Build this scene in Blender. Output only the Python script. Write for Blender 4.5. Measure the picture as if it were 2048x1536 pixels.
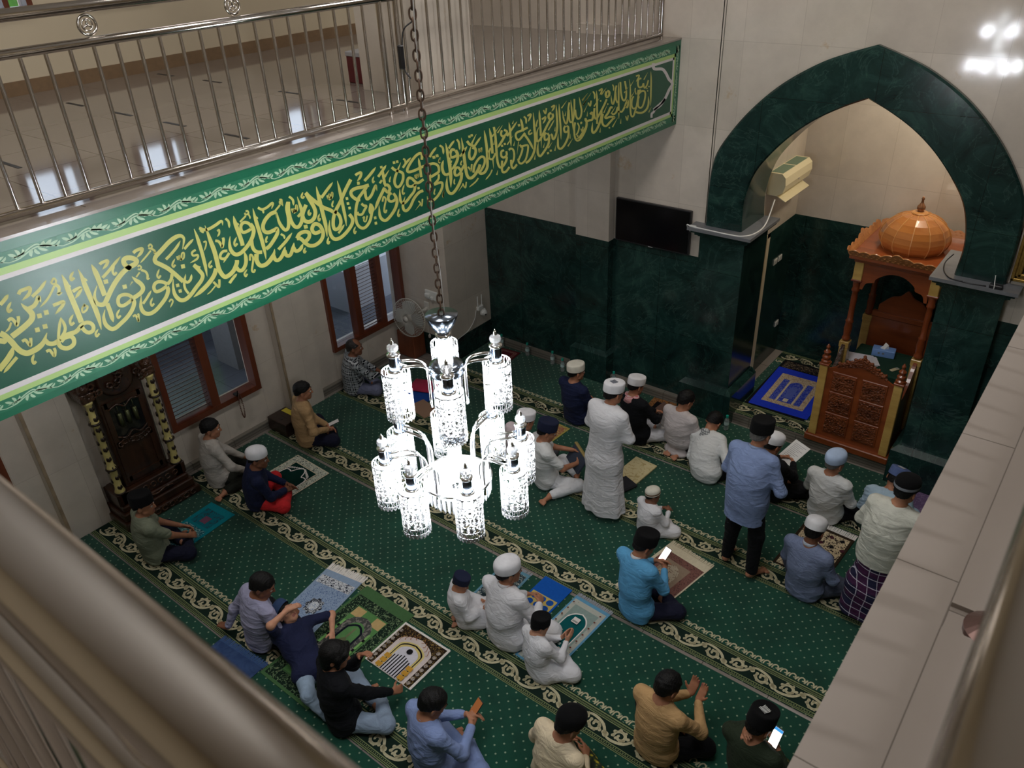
import bpy, bmesh, math, random
import numpy as np
from mathutils import Vector, Matrix
PI = math.pi
for _o in list(bpy.data.objects):
    bpy.data.objects.remove(_o)
scn = bpy.context.scene
COL = scn.collection
# ------------------------------------------------------------------ camera
cd = bpy.data.cameras.new('camera')
cam = bpy.data.objects.new('camera', cd)
COL.objects.link(cam)
cd.sensor_width = 36.0
cd.lens = 28.024
cd.clip_start = 0.02
cd.clip_end = 200
_R = [[0.785493, -0.291995, 0.545656], [0.617558, 0.427229, -0.660377], [-0.040293, 0.855695, 0.515909]]
cam.matrix_world = Matrix([[*_R[0], 0], [*_R[1], 0], [*_R[2], 5.8], [0, 0, 0, 1]])
cd.dof.use_dof = True
cd.dof.focus_distance = 7.0
cd.dof.aperture_fstop = 9.0
scn.camera = cam
# ------------------------------------------------------------------ exposure, world, large lights
vs = scn.view_settings
vs.view_transform = 'Standard'
vs.look = 'None'
vs.gamma = 1.0
vs.exposure = 0.08
vs.use_curve_mapping = False
w = bpy.data.worlds.new('world')
scn.world = w
w.use_nodes = True
bg = w.node_tree.nodes['Background']
bg.inputs[0].default_value = (0.80, 0.88, 1.0, 1)
bg.inputs[1].default_value = 2.4


def area(name, loc, rot, sx, sy, power, color):
    l = bpy.data.lights.new(name, 'AREA')
    l.shape = 'RECTANGLE'
    l.size = sx
    l.size_y = sy
    l.energy = power
    l.color = color
    o = bpy.data.objects.new(name, l)
    o.location = loc
    o.rotation_euler = rot
    COL.objects.link(o)
    return o


# ambient lamps added over void and gallery, lamps below the gallery floor, window daylight
CEIL_LAMPS = [(-2.25, 1.2, 8.3, 1.4, 1.4, 68), (-2.25, 5.2, 8.3, 1.4, 1.4, 78), (-6.2, 3.0, 8.3, 0.6, 1.6, 6), (-6.2, 6.3, 8.3, 0.6, 1.6, 8), (-6.3, 1.5, 4.12, 0.3, 1.2, 18), (-6.3, 5.4, 4.12, 0.3, 1.2, 18)]
for _i, (x, y, z, sx, sy, p) in enumerate(CEIL_LAMPS):
    area('ceiling_lamp_light', (x, y, z), (0, 0, 0), sx, sy, p, (1.0, 0.96, 0.93))
area('window_daylight', (4.1, 1.9, 6.4), (0, math.radians(66), 0), 1.7, 0.42, 120, (0.97, 0.98, 1.0))
area('mihrab_lamp_light', (-1.75, 9.35, 4.55), (0, math.radians(8), 0), 0.5, 0.5, 26, (1.0, 0.86, 0.66))
# ------------------------------------------------------------------ mesh helpers
class MB:
    def __init__(s):
        s.v = []; s.f = []; s.m = []; s.mi = 0

    def add(s, vs_, fs_):
        n = len(s.v)
        s.v.extend([tuple(map(float, q)) for q in vs_])
        s.f.extend([tuple(i + n for i in q) for q in fs_])
        s.m.extend([s.mi] * len(fs_))
        return s

    def box(s, x0, x1, y0, y1, z0, z1, bev=0.0):
        if bev:
            b = min(bev, (x1 - x0) / 2.01, (y1 - y0) / 2.01, (z1 - z0) / 2.01)
            V = []
            for z, k in ((z0, b), (z0 + b, 0), (z1 - b, 0), (z1, b)):
                V += [(x0 + b + 0 * k, y0 + k, z), (x1 - b, y0 + k, z), (x1 - k, y0 + b, z), (x1 - k, y1 - b, z), (x1 - b, y1 - k, z), (x0 + b, y1 - k, z), (x0 + k, y1 - b, z), (x0 + k, y0 + b, z)]
            F = [tuple(range(7, -1, -1)), tuple(range(24, 32))]
            for r in range(3):
                for i in range(8):
                    j = (i + 1) % 8
                    F.append((r * 8 + i, r * 8 + j, r * 8 + 8 + j, r * 8 + 8 + i))
            return s.add(V, F)
        return s.add([(x0, y0, z0), (x1, y0, z0), (x1, y1, z0), (x0, y1, z0), (x0, y0, z1), (x1, y0, z1), (x1, y1, z1), (x0, y1, z1)],
                     [(0, 3, 2, 1), (4, 5, 6, 7), (0, 1, 5, 4), (1, 2, 6, 5), (2, 3, 7, 6), (3, 0, 4, 7)])

    def quad(s, a, b, c, d):
        return s.add([a, b, c, d], [(0, 1, 2, 3)])

    def lathe(s, prof, c=(0, 0, 0), n=24, sx=1.0, sy=1.0, M=None, cap=True, ribs=None, a0=0.0):
        V = []; F = []
        for r, z in prof:
            for i in range(n):
                a = 2 * PI * i / n + a0
                V.append((r * sx * math.cos(a), r * sy * math.sin(a), z))
        for k in range(len(prof) - 1):
            for i in range(n):
                j = (i + 1) % n
                F.append((k * n + i, k * n + j, k * n + n + j, k * n + n + i))
        if cap:
            if prof[0][0] > 1e-6: F.append(tuple(range(n - 1, -1, -1)))
            if prof[-1][0] > 1e-6: F.append(tuple(range((len(prof) - 1) * n, len(prof) * n)))
        if M is not None:
            V = [tuple(M @ Vector(v)) for v in V]
        V = [(v[0] + c[0], v[1] + c[1], v[2] + c[2]) for v in V]
        return s.add(V, F)

    def tube(s, pts, r, n=10, cap=True, closed=False):
        P = [Vector(p) for p in pts]
        N = len(P)
        R_ = r if isinstance(r, (list, tuple)) else [r] * N
        V = []; F = []
        up = None
        for i in range(N):
            if closed:
                t = (P[(i + 1) % N] - P[i - 1]).normalized()
            else:
                t = (P[min(i + 1, N - 1)] - P[max(i - 1, 0)]).normalized()
            if up is None:
                up = Vector((0, 0, 1)) if abs(t.z) < 0.9 else Vector((1, 0, 0))
            a = t.cross(up)
            if a.length < 1e-6: a = t.orthogonal()
            a.normalize()
            b = a.cross(t).normalized()
            up = b
            for k in range(n):
                an = 2 * PI * k / n
                V.append(P[i] + a * (R_[i] * math.cos(an)) + b * (R_[i] * math.sin(an)))
        M_ = N if closed else N - 1
        for i in range(M_):
            i2 = (i + 1) % N
            for k in range(n):
                k2 = (k + 1) % n
                F.append((i * n + k, i2 * n + k, i2 * n + k2, i * n + k2))
        if cap and not closed:
            F.append(tuple(range(n)))
            F.append(tuple(range(N * n - 1, (N - 1) * n - 1, -1)))
        return s.add(V, F)

    def torus(s, c, R, r, axis='z', n=28, m=8, M=None):
        pts = []
        for i in range(n):
            a = 2 * PI * i / n
            q = {'z': (math.cos(a), math.sin(a), 0), 'x': (0, math.cos(a), math.sin(a)), 'y': (math.cos(a), 0, math.sin(a))}[axis]
            v = Vector(q) * R
            if M is not None: v = M @ v
            pts.append(Vector(c) + v)
        return s.tube(pts, r, m, closed=True)

    def sphere(s, c, r, n=16, m=10, sx=1, sy=1, sz=1, M=None):
        prof = [(r * math.sin(PI * k / m), -r * math.cos(PI * k / m)) for k in range(m + 1)]
        prof[0] = (1e-5, -r); prof[-1] = (1e-5, r)
        return s.lathe([(a, z * sz) for a, z in prof], c, n, sx, sy, M=M, cap=False)

    def extrude(s, poly, axis, d0, d1):
        """closed outline poly (u,v) extruded along axis ('x': (y,z), 'y': (x,z), 'z': (x,y))"""
        def P(u, v, d):
            return {'x': (d, u, v), 'y': (u, d, v), 'z': (u, v, d)}[axis]
        n = len(poly)
        V = [P(u, v, d0) for u, v in poly] + [P(u, v, d1) for u, v in poly]
        F = [tuple(range(n - 1, -1, -1)), tuple(range(n, 2 * n))] + [(i, (i + 1) % n, n + (i + 1) % n, n + i) for i in range(n)]
        return s.add(V, F)

    def build(s, name, mats, parent=None, smooth=False, loc=None, rot=None):
        me = bpy.data.meshes.new(name)
        me.from_pydata(s.v, [], s.f)
        if not isinstance(mats, (list, tuple)): mats = [mats]
        for m in mats: me.materials.append(m)
        if len(mats) > 1: me.polygons.foreach_set('material_index', s.m)
        if smooth:
            me.polygons.foreach_set('use_smooth', [True] * len(me.polygons))
        me.update()
        o = bpy.data.objects.new(name, me)
        COL.objects.link(o)
        if smooth == 'auto' or smooth is True:
            pass
        if parent is not None: o.parent = parent
        if loc is not None: o.location = loc
        if rot is not None: o.rotation_euler = rot
        return o


def fixn(o):
    bm = bmesh.new(); bm.from_mesh(o.data)
    bmesh.ops.recalc_face_normals(bm, faces=bm.faces)
    bm.to_mesh(o.data); bm.free()
    return o


def sharp(o, deg=40):
    me = o.data
    me.polygons.foreach_set('use_smooth', [True] * len(me.polygons))
    bm = bmesh.new(); bm.from_mesh(me)
    for e in bm.edges:
        if len(e.link_faces) == 2 and e.calc_face_angle(0) > math.radians(deg):
            e.smooth = False
    bm.to_mesh(me); bm.free()
    return o


def tag(o, label=None, cat=None, group=None, kind=None):
    if label: o['label'] = label
    if cat: o['category'] = cat
    if group: o['group'] = group
    if kind: o['kind'] = kind
    return o


def empty(name, loc=(0, 0, 0), rz=0.0):
    o = bpy.data.objects.new(name, None)
    o.empty_display_size = 0.1
    o.location = loc
    o.rotation_euler = (0, 0, rz)
    COL.objects.link(o)
    return o


def struct(o):
    o['kind'] = 'structure'
    return o


def copy_tree(o, parent=None):
    c = o.copy()
    COL.objects.link(c)
    if parent is not None: c.parent = parent
    for ch in list(o.children):
        copy_tree(ch, c)
    return c


def cr(pts, n=6, closed=False):
    """Catmull-Rom through points of any dimension"""
    P = [np.array(p, float) for p in pts]
    if len(P) < 3 and not closed: return [tuple(p) for p in P]
    out = []
    N = len(P)
    for i in range(N if closed else N - 1):
        p0 = P[i - 1] if (i > 0 or closed) else 2 * P[0] - P[1]
        p1 = P[i]; p2 = P[(i + 1) % N]
        p3 = P[(i + 2) % N] if (i + 2 < N or closed) else 2 * P[-1] - P[-2]
        for k in range(n):
            t = k / n
            out.append(tuple(0.5 * ((2 * p1) + (-p0 + p2) * t + (2 * p0 - 5 * p1 + 4 * p2 - p3) * t * t + (-p0 + 3 * p1 - 3 * p2 + p3) * t ** 3)))
    if not closed: out.append(tuple(P[-1]))
    return out


def strip2d(pts, w, t0=1.0, t1=1.0, tl=0.35):
    """centre line (u,v) -> list of (left,right) offsets; width tapers to t0/t1 of w at the ends"""
    P = [np.array(p, float) for p in pts]
    n = len(P)
    L = [0]
    for i in range(1, n): L.append(L[-1] + np.linalg.norm(P[i] - P[i - 1]))
    T = L[-1] or 1
    out = []
    for i in range(n):
        t = P[min(i + 1, n - 1)] - P[max(i - 1, 0)]
        t = t / (np.linalg.norm(t) or 1)
        nn = np.array([-t[1], t[0]])
        s = L[i] / T
        k = 1.0
        if s < tl: k *= t0 + (1 - t0) * math.sin(s / tl * PI / 2)
        if s > 1 - tl: k *= t1 + (1 - t1) * math.sin((1 - s) / tl * PI / 2)
        out.append((P[i] - nn * w * k / 2, P[i] + nn * w * k / 2))
    return out


def stroke(mb, pts, w, lift, t0=1.0, t1=1.0, n=5, tl=0.35):
    """flat painted stroke: pts in (u,v); lift(u,v) -> 3d"""
    q = strip2d(cr(pts, n), w, t0, t1, tl)
    V = []; F = []
    for a, b in q:
        V.append(lift(*a)); V.append(lift(*b))
    for i in range(len(q) - 1):
        F.append((2 * i, 2 * i + 2, 2 * i + 3, 2 * i + 1))
    mb.add(V, F)


# ------------------------------------------------------------------ materials
def nm(name):
    m = bpy.data.materials.new(name)
    m.use_nodes = True
    nt = m.node_tree
    return m, nt, nt.nodes['Principled BSDF']


def N(nt, t, **kw):
    n = nt.nodes.new(t)
    for k, v in kw.items():
        if k in n.inputs: n.inputs[k].default_value = v
        else: setattr(n, k, v)
    return n


def ramp(nt, pts):
    n = nt.nodes.new('ShaderNodeValToRGB')
    e = n.color_ramp.elements
    e[0].position, e[0].color = pts[0][0], (*pts[0][1], 1)
    e[1].position, e[1].color = pts[1][0], (*pts[1][1], 1)
    for p, c in pts[2:]:
        q = e.new(p); q.color = (*c, 1)
    return n


def srgb(r, g, b):
    f = lambda c: (c / 255 / 12.92) if c <= 10 else ((c / 255 + 0.055) / 1.055) ** 2.4
    return (f(r), f(g), f(b))


_MC = {}


def plain(name, col, rough=0.6, metal=0.0, spec=0.5, emit=None, es=0.0, coat=0.0, alpha=None, trans=0.0, noise=0.0, nscale=20.0, bump=0.0, bscale=60.0, sheen=0.0):
    key = (name,)
    if key in _MC: return _MC[key]
    m, nt, b = nm(name)
    b.inputs['Base Color'].default_value = (*col, 1)
    b.inputs['Roughness'].default_value = rough
    b.inputs['Metallic'].default_value = metal
    b.inputs['Specular IOR Level'].default_value = spec
    b.inputs['Coat Weight'].default_value = coat
    b.inputs['Transmission Weight'].default_value = trans
    if sheen: b.inputs['Sheen Weight'].default_value = sheen
    if emit:
        b.inputs['Emission Color'].default_value = (*emit, 1)
        b.inputs['Emission Strength'].default_value = es
    tc = N(nt, 'ShaderNodeTexCoord')
    if noise:
        nz = N(nt, 'ShaderNodeTexNoise', Scale=nscale, Detail=4.0)
        nt.links.new(tc.outputs['Object'], nz.inputs['Vector'])
        r = ramp(nt, [(0.3, tuple(c * (1 - noise) for c in col)), (0.7, tuple(min(1, c * (1 + noise)) for c in col))])
        nt.links.new(nz.outputs['Fac'], r.inputs['Fac'])
        nt.links.new(r.outputs['Color'], b.inputs['Base Color'])
    if bump:
        nz = N(nt, 'ShaderNodeTexNoise', Scale=bscale, Detail=3.0)
        nt.links.new(tc.outputs['Object'], nz.inputs['Vector'])
        bp = N(nt, 'ShaderNodeBump', Strength=bump, Distance=0.01)
        nt.links.new(nz.outputs['Fac'], bp.inputs['Height'])
        nt.links.new(bp.outputs['Normal'], b.inputs['Normal'])
    _MC[key] = m
    return m


def axes_vec(nt, axis):
    """object coordinates with the wall's own two axes put in x and y"""
    tc = N(nt, 'ShaderNodeTexCoord')
    if axis == 'z': return tc.outputs['Object']
    sp = N(nt, 'ShaderNodeSeparateXYZ')
    nt.links.new(tc.outputs['Object'], sp.inputs[0])
    cb = N(nt, 'ShaderNodeCombineXYZ')
    nt.links.new(sp.outputs['Y' if axis == 'x' else 'X'], cb.inputs[0])
    nt.links.new(sp.outputs['Z'], cb.inputs[1])
    nt.links.new(sp.outputs['X' if axis == 'x' else 'Y'], cb.inputs[2])
    return cb.outputs[0]


def tiles(name, axis, c1, c2, joint, tw, th, rough=0.2, msize=0.004, off=0.0, stain=None, mottle=0.12, nscale=3.0, spec=0.5):
    """polished stone tiles: per-tile tone, cloudy mottling, thin joints, a few rust stains"""
    m, nt, b = nm(name)
    vec = axes_vec(nt, axis)
    br = N(nt, 'ShaderNodeTexBrick', Scale=1.0)
    br.offset = off
    br.inputs['Color1'].default_value = (*c1, 1)
    br.inputs['Color2'].default_value = (*c2, 1)
    br.inputs['Mortar'].default_value = (*joint, 1)
    br.inputs['Mortar Size'].default_value = msize
    br.inputs['Mortar Smooth'].default_value = 0.1
    br.inputs['Brick Width'].default_value = tw
    br.inputs['Row Height'].default_value = th
    nt.links.new(vec, br.inputs['Vector'])
    nz = N(nt, 'ShaderNodeTexNoise', Scale=nscale, Detail=7.0, Roughness=0.62)
    nt.links.new(vec, nz.inputs['Vector'])
    rm = ramp(nt, [(0.32, (1 - mottle,) * 3), (0.68, (1 + mottle * 0.6,) * 3)])
    nt.links.new(nz.outputs['Fac'], rm.inputs['Fac'])
    mx = N(nt, 'ShaderNodeMix', data_type='RGBA', blend_type='MULTIPLY')
    mx.inputs[0].default_value = 1.0
    nt.links.new(br.outputs['Color'], mx.inputs[6])
    nt.links.new(rm.outputs['Color'], mx.inputs[7])
    out = mx.outputs[2]
    if stain:
        n2 = N(nt, 'ShaderNodeTexNoise', Scale=1.7, Detail=5.0, Roughness=0.7)
        nt.links.new(vec, n2.inputs['Vector'])
        r2 = ramp(nt, [(0.655, (0, 0, 0)), (0.72, (0.55,) * 3)])
        nt.links.new(n2.outputs['Fac'], r2.inputs['Fac'])
        m2 = N(nt, 'ShaderNodeMix', data_type='RGBA')
        nt.links.new(r2.outputs['Color'], m2.inputs[0])
        nt.links.new(out, m2.inputs[6])
        m2.inputs[7].default_value = (*stain, 1)
        out = m2.outputs[2]
    nt.links.new(out, b.inputs['Base Color'])
    b.inputs['Roughness'].default_value = rough
    b.inputs['Specular IOR Level'].default_value = spec
    return m


def green_marble(name, axis):
    m, nt, b = nm(name)
    vec = axes_vec(nt, axis)
    n1 = N(nt, 'ShaderNodeTexNoise', Scale=2.2, Detail=9.0, Roughness=0.68, Distortion=1.6)
    nt.links.new(vec, n1.inputs['Vector'])
    r1 = ramp(nt, [(0.30, (0.006, 0.016, 0.015)), (0.52, (0.012, 0.036, 0.032)), (0.72, (0.026, 0.072, 0.058))])
    nt.links.new(n1.outputs['Fac'], r1.inputs['Fac'])
    n2 = N(nt, 'ShaderNodeTexNoise', Scale=1.4, Detail=8.0, Roughness=0.6, Distortion=3.0)
    nt.links.new(vec, n2.inputs['Vector'])
    r2 = ramp(nt, [(0.485, (0, 0, 0)), (0.5, (0.35,) * 3), (0.515, (0, 0, 0))])
    nt.links.new(n2.outputs['Fac'], r2.inputs['Fac'])
    mx = N(nt, 'ShaderNodeMix', data_type='RGBA')
    nt.links.new(r2.outputs['Color'], mx.inputs[0])
    nt.links.new(r1.outputs['Color'], mx.inputs[6])
    mx.inputs[7].default_value = (0.06, 0.13, 0.105, 1)
    br = N(nt, 'ShaderNodeTexBrick', Scale=1.0)
    br.offset = 0.0
    br.inputs['Color1'].default_value = (1, 1, 1, 1)
    br.inputs['Color2'].default_value = (0.8, 0.86, 0.86, 1)
    br.inputs['Mortar'].default_value = (0.45, 0.45, 0.45, 1)
    br.inputs['Mortar Size'].default_value = 0.003
    br.inputs['Brick Width'].default_value = 1.1
    br.inputs['Row Height'].default_value = 1.0
    nt.links.new(vec, br.inputs['Vector'])
    m2 = N(nt, 'ShaderNodeMix', data_type='RGBA', blend_type='MULTIPLY')
    m2.inputs[0].default_value = 1.0
    nt.links.new(mx.outputs[2], m2.inputs[6])
    nt.links.new(br.outputs['Color'], m2.inputs[7])
    nt.links.new(m2.outputs[2], b.inputs['Base Color'])
    b.inputs['Roughness'].default_value = 0.16
    return m


def wood(name, c1, c2, axis='z', scale=6.0, rough=0.3, coat=0.2, bump=0.0, bscale=40):
    m, nt, b = nm(name)
    tc = N(nt, 'ShaderNodeTexCoord')
    mp = N(nt, 'ShaderNodeMapping')
    s = {'x': (0.12, 1, 1), 'y': (1, 0.12, 1), 'z': (1, 1, 0.12)}[axis]
    mp.inputs['Scale'].default_value = s
    nt.links.new(tc.outputs['Object'], mp.inputs['Vector'])
    nz = N(nt, 'ShaderNodeTexNoise', Scale=scale, Detail=6.0, Roughness=0.6, Distortion=0.8)
    nt.links.new(mp.outputs[0], nz.inputs['Vector'])
    r = ramp(nt, [(0.32, c1), (0.68, c2)])
    nt.links.new(nz.outputs['Fac'], r.inputs['Fac'])
    nt.links.new(r.outputs['Color'], b.inputs['Base Color'])
    b.inputs['Roughness'].default_value = rough
    b.inputs['Coat Weight'].default_value = coat
    if bump:
        v = N(nt, 'ShaderNodeTexVoronoi', Scale=bscale)
        v.feature = 'SMOOTH_F1'
        nt.links.new(tc.outputs['Object'], v.inputs['Vector'])
        bp = N(nt, 'ShaderNodeBump', Strength=bump, Distance=0.02)
        nt.links.new(v.outputs['Distance'], bp.inputs['Height'])
        nt.links.new(bp.outputs['Normal'], b.inputs['Normal'])
    return m


def cloth(name, col, wr=0.5, fine=0.15, rough=0.85, var=0.06):
    """woven cloth: soft creases from stretched noise plus a fine weave"""
    m, nt, b = nm(name)
    tc = N(nt, 'ShaderNodeTexCoord')
    mp = N(nt, 'ShaderNodeMapping')
    mp.inputs['Scale'].default_value = (1.0, 1.0, 2.2)
    nt.links.new(tc.outputs['Object'], mp.inputs['Vector'])
    n1 = N(nt, 'ShaderNodeTexNoise', Scale=7.0, Detail=3.0, Roughness=0.5, Distortion=1.2)
    nt.links.new(mp.outputs[0], n1.inputs['Vector'])
    b1 = N(nt, 'ShaderNodeBump', Strength=wr, Distance=0.035)
    nt.links.new(n1.outputs['Fac'], b1.inputs['Height'])
    n2 = N(nt, 'ShaderNodeTexNoise', Scale=260.0, Detail=1.0)
    nt.links.new(tc.outputs['Object'], n2.inputs['Vector'])
    b2 = N(nt, 'ShaderNodeBump', Strength=fine, Distance=0.002)
    nt.links.new(n2.outputs['Fac'], b2.inputs['Height'])
    nt.links.new(b1.outputs['Normal'], b2.inputs['Normal'])
    nt.links.new(b2.outputs['Normal'], b.inputs['Normal'])
    r = ramp(nt, [(0.3, tuple(c * (1 - var) for c in col)), (0.7, tuple(min(1, c * (1 + var)) for c in col))])
    n3 = N(nt, 'ShaderNodeTexNoise', Scale=18.0, Detail=4.0)
    nt.links.new(tc.outputs['Object'], n3.inputs['Vector'])
    nt.links.new(n3.outputs['Fac'], r.inputs['Fac'])
    nt.links.new(r.outputs['Color'], b.inputs['Base Color'])
    b.inputs['Roughness'].default_value = rough
    b.inputs['Sheen Weight'].default_value = 0.02
    b.inputs['Specular IOR Level'].default_value = 0.2
    return m


STEEL = plain('brushed_steel', (0.56, 0.52, 0.48), rough=0.13, metal=1.0)
CHROME = plain('chrome', (0.80, 0.80, 0.80), rough=0.06, metal=1.0)
WHITE = plain('white_plastic', (0.75, 0.75, 0.72), rough=0.4)
BLACK = plain('black_plastic', (0.012, 0.012, 0.014), rough=0.4)
# ================================================================== SETTING
CREAM_X = tiles('cream_marble_side', 'x', srgb(206, 196, 182), srgb(197, 186, 173), srgb(186, 175, 161), 0.6, 0.9, 0.22, 0.003, 0.0, srgb(176, 138, 84), 0.09)
CREAM_Y = tiles('cream_marble_front', 'y', srgb(206, 196, 184), srgb(197, 187, 175), srgb(187, 177, 165), 0.6, 0.9, 0.08, 0.003, 0.0, srgb(180, 146, 98), 0.09)
PAINT = plain('cream_paint', srgb(205, 192, 166), rough=0.55, noise=0.03, nscale=2)
GREEN_Y = green_marble('green_marble_front', 'y')
GREEN_X = green_marble('green_marble_side', 'x')
SHELF = plain('grey_stone_shelf', srgb(112, 114, 118), rough=0.3, noise=0.08)
TILE = tiles('beige_floor_tile', 'z', srgb(140, 131, 122), srgb(134, 125, 117), srgb(84, 76, 70), 0.6, 0.605, 0.07, 0.004, 0.0, None, 0.04, 1.5)
TILE2 = plain('beige_ledge_tile', srgb(138, 129, 121), rough=0.22, noise=0.03, nscale=3)
JOINT = plain('tile_joint', srgb(96, 88, 80), rough=0.8)
BASEB = tiles('grey_baseboard_stone', 'y', srgb(126, 120, 110), srgb(116, 111, 102), srgb(90, 85, 78), 0.6, 0.04, 0.3, 0.006)
BASEB_X = tiles('grey_baseboard_stone_side', 'x', srgb(126, 120, 110), srgb(116, 111, 102), srgb(90, 85, 78), 0.6, 0.04, 0.3, 0.006)
BROWNSK = plain('brown_skirting', srgb(128, 104, 78), rough=0.35, noise=0.08)
TAPE = plain('dark_floor_tape', (0.02, 0.018, 0.016), rough=0.6)
GREY_FL = tiles('grey_porch_tile', 'z', srgb(120, 126, 140), srgb(116, 122, 136), srgb(96, 100, 110), 0.4, 0.4, 0.25)


def wall_cells(name, axis, face, back, u0, u1, z0, z1, holes, mats):
    """a wall slab with rectangular openings; axis 'x': u is y, axis 'y': u is x"""
    us = sorted(set([u0, u1] + [h[0] for h in holes] + [h[1] for h in holes]))
    zs = sorted(set([z0, z1] + [h[2] for h in holes] + [h[3] for h in holes]))
    mb = MB()
    for i in range(len(us) - 1):
        for j in range(len(zs) - 1):
            uc, zc = (us[i] + us[i + 1]) / 2, (zs[j] + zs[j + 1]) / 2
            if any(h[0] < uc < h[1] and h[2] < zc < h[3] for h in holes): continue
            a, b = min(face, back), max(face, back)
            if axis == 'x': mb.box(a, b, us[i], us[i + 1], zs[j], zs[j + 1])
            else: mb.box(us[i], us[i + 1], a, b, zs[j], zs[j + 1])
    return struct(mb.build(name, mats))


# floor
struct(MB().box(-8.4, 4.2, -4.2, 8.9, -0.12, 0.0).build('floor', TILE))
# left wall with its windows
LW = [(0.75, 1.78, 0.85, 2.7), (3.5, 4.76, 0.6, 2.7), (5.98, 7.40, 0.55, 2.7)]
UW = [(1.5, 2.1, 5.15, 6.7), (2.85, 3.45, 5.15, 6.7), (3.98, 4.6, 5.15, 6.7), (5.85, 6.45, 5.15, 6.7)]
wall_cells('wall_left', 'x', -8.15, -8.4, -4.2, 8.32, 0.0, 4.5, LW, CREAM_X)
wall_cells('wall_left_upper', 'x', -8.15, -8.4, -4.2, 8.32, 4.5, 8.6, UW, PAINT)
mb = MB(); mb.box(-8.15, -8.13, -4, 8.3, 4.5, 4.62); struct(mb.build('baseboard_upper', BROWNSK))
mb = MB()
for a, b in ((-3.9, 2.05), (2.52, 5.08), (5.64, 7.4)): mb.box(-8.15, -8.09, a, b, 0, 0.10)
struct(mb.build('baseboard_left', BASEB_X))
# shallow pilasters on the left wall
GROOVE = plain('stained_groove', srgb(150, 132, 108), rough=0.5, noise=0.2, nscale=9)
for a, b in ((2.05, 2.52), (5.08, 5.62)):
    mb = MB(); mb.box(-8.15, -8.03, a, b, 0, 4.2)
    mb.mi = 1; mb.box(-8.034, -8.026, a + 0.0, a + 0.035, 0, 4.2)
    struct(mb.build('pillar_left_wall', [CREAM_X, GROOVE]))
# corner column with its low green band
mb = MB(); mb.box(-8.15, -7.22, 7.42, 8.32, 0, 4.2); struct(mb.build('column_corner', CREAM_X))
mb = MB(); mb.box(-8.14, -7.21, 7.41, 8.315, 0.0, 0.36); struct(mb.build('trim_corner_column', GREEN_X))
# front wall: green wainscot below, cream marble above
YW = 8.32
for xa, xb, zt in ((-8.4, -3.84, 2.09), (-0.70, 4.2, 2.13)):
    struct(MB().box(xa, xb, YW, 8.9, zt, 8.6).build('wall_front', CREAM_Y))
    struct(MB().box(xa, xb, YW, 8.9, 0, zt).build('wall_front_wainscot', GREEN_Y))
mb = MB(); mb.box(-7.22, -5.6, YW - 0.012, YW, 2.09, 2.125); mb.box(-7.22, -5.6, YW - 0.012, YW, 0.1, 2.09)
struct(mb.build('trim_wainscot', GREEN_Y))
mb = MB(); mb.box(-5.58, -5.08, 8.2, YW, 2.08, 4.6); struct(mb.build('pillar_front', CREAM_Y))
mb = MB(); mb.box(-5.58, -5.08, 8.2, YW, 0, 2.08)
# plinth with sloping top
pl = [(-5.62, 0.0), (-5.04, 0.0)]


def plinth(mb, x0, x1, y0, y1, h, b):
    V = [(x0, y0, 0), (x1, y0, 0), (x1, y1, 0), (x0, y1, 0), (x0, y0, h - b), (x1, y0, h - b), (x1, y1, h - b), (x0, y1, h - b),
         (x0 + b, y0 + b, h), (x1 - b, y0 + b, h), (x1 - b, y1, h), (x0 + b, y1, h)]
    F = [(0, 1, 5, 4), (1, 2, 6, 5), (2, 3, 7, 6), (3, 0, 4, 7), (4, 5, 9, 8), (5, 6, 10, 9), (6, 7, 11, 10), (7, 4, 8, 11), (8, 9, 10, 11)]
    mb.add(V, F)


plinth(mb, -5.63, -5.03, 8.13, YW, 0.5, 0.055)
struct(mb.build('pillar_front_base', GREEN_Y))
mb = MB(); mb.box(-7.2, -5.63, 8.25, YW, 0, 0.11); mb.box(-5.03, -3.9, 8.25, YW, 0, 0.11)
struct(mb.build('baseboard_front', BASEB))
# the pointed arch and what stands above it
AC = -2.27
OUT = [(1.545, 2.5), (1.55, 2.9), (1.51, 3.3), (1.35, 3.6), (1.13, 3.88), (0.85, 4.14), (0.52, 4.35), (0.25, 4.465), (0, 4.55)]
INN = [(1.10, 2.5), (1.115, 2.85), (1.035, 3.18), (0.885, 3.42), (0.68, 3.65), (0.46, 3.83), (0.22, 3.97), (0, 4.07)]
oc = cr(OUT, 6); ic = cr(INN, 7)


def sym(c):
    return [(AC - u, z) for u, z in c] + [(AC + u, z) for u, z in c[::-1][1:]]


def resamp(c, n):
    P = np.array(c); L = np.r_[0, np.cumsum(np.hypot(*np.diff(P, axis=0).T))]
    t = np.linspace(0, L[-1], n)
    return list(zip(np.interp(t, L, P[:, 0]), np.interp(t, L, P[:, 1])))


so = sym(resamp(oc, 40)); si = sym(resamp(ic, 40))
mb = MB(); n = len(so)
Y0, Y1 = 8.25, 8.88
bev = 0.02
V = []
for (ox, oz), (ix, iz) in zip(so, si):
    cx, cz = AC, 2.9
    V += [(ox, YW, oz), (ox, Y0 + bev, oz), (ox + (ix - ox) * 0.04, Y0, oz + (iz - oz) * 0.04), (ix + (ox - ix) * 0.03, Y0, iz + (oz - iz) * 0.03), (ix, Y0 + bev, iz), (ix, Y1, iz), (ox, Y1, oz)]
F = []
for i in range(n - 1):
    for k in range(7):
        k2 = (k + 1) % 7
        F.append((i * 7 + k, i * 7 + 7 + k, i * 7 + 7 + k2, i * 7 + k2))
mb.add(V, F)
o = fixn(mb.build('trim_arch', GREEN_Y)); struct(o); sharp(o, 25)
mb = MB(); V = []; F = []
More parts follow.
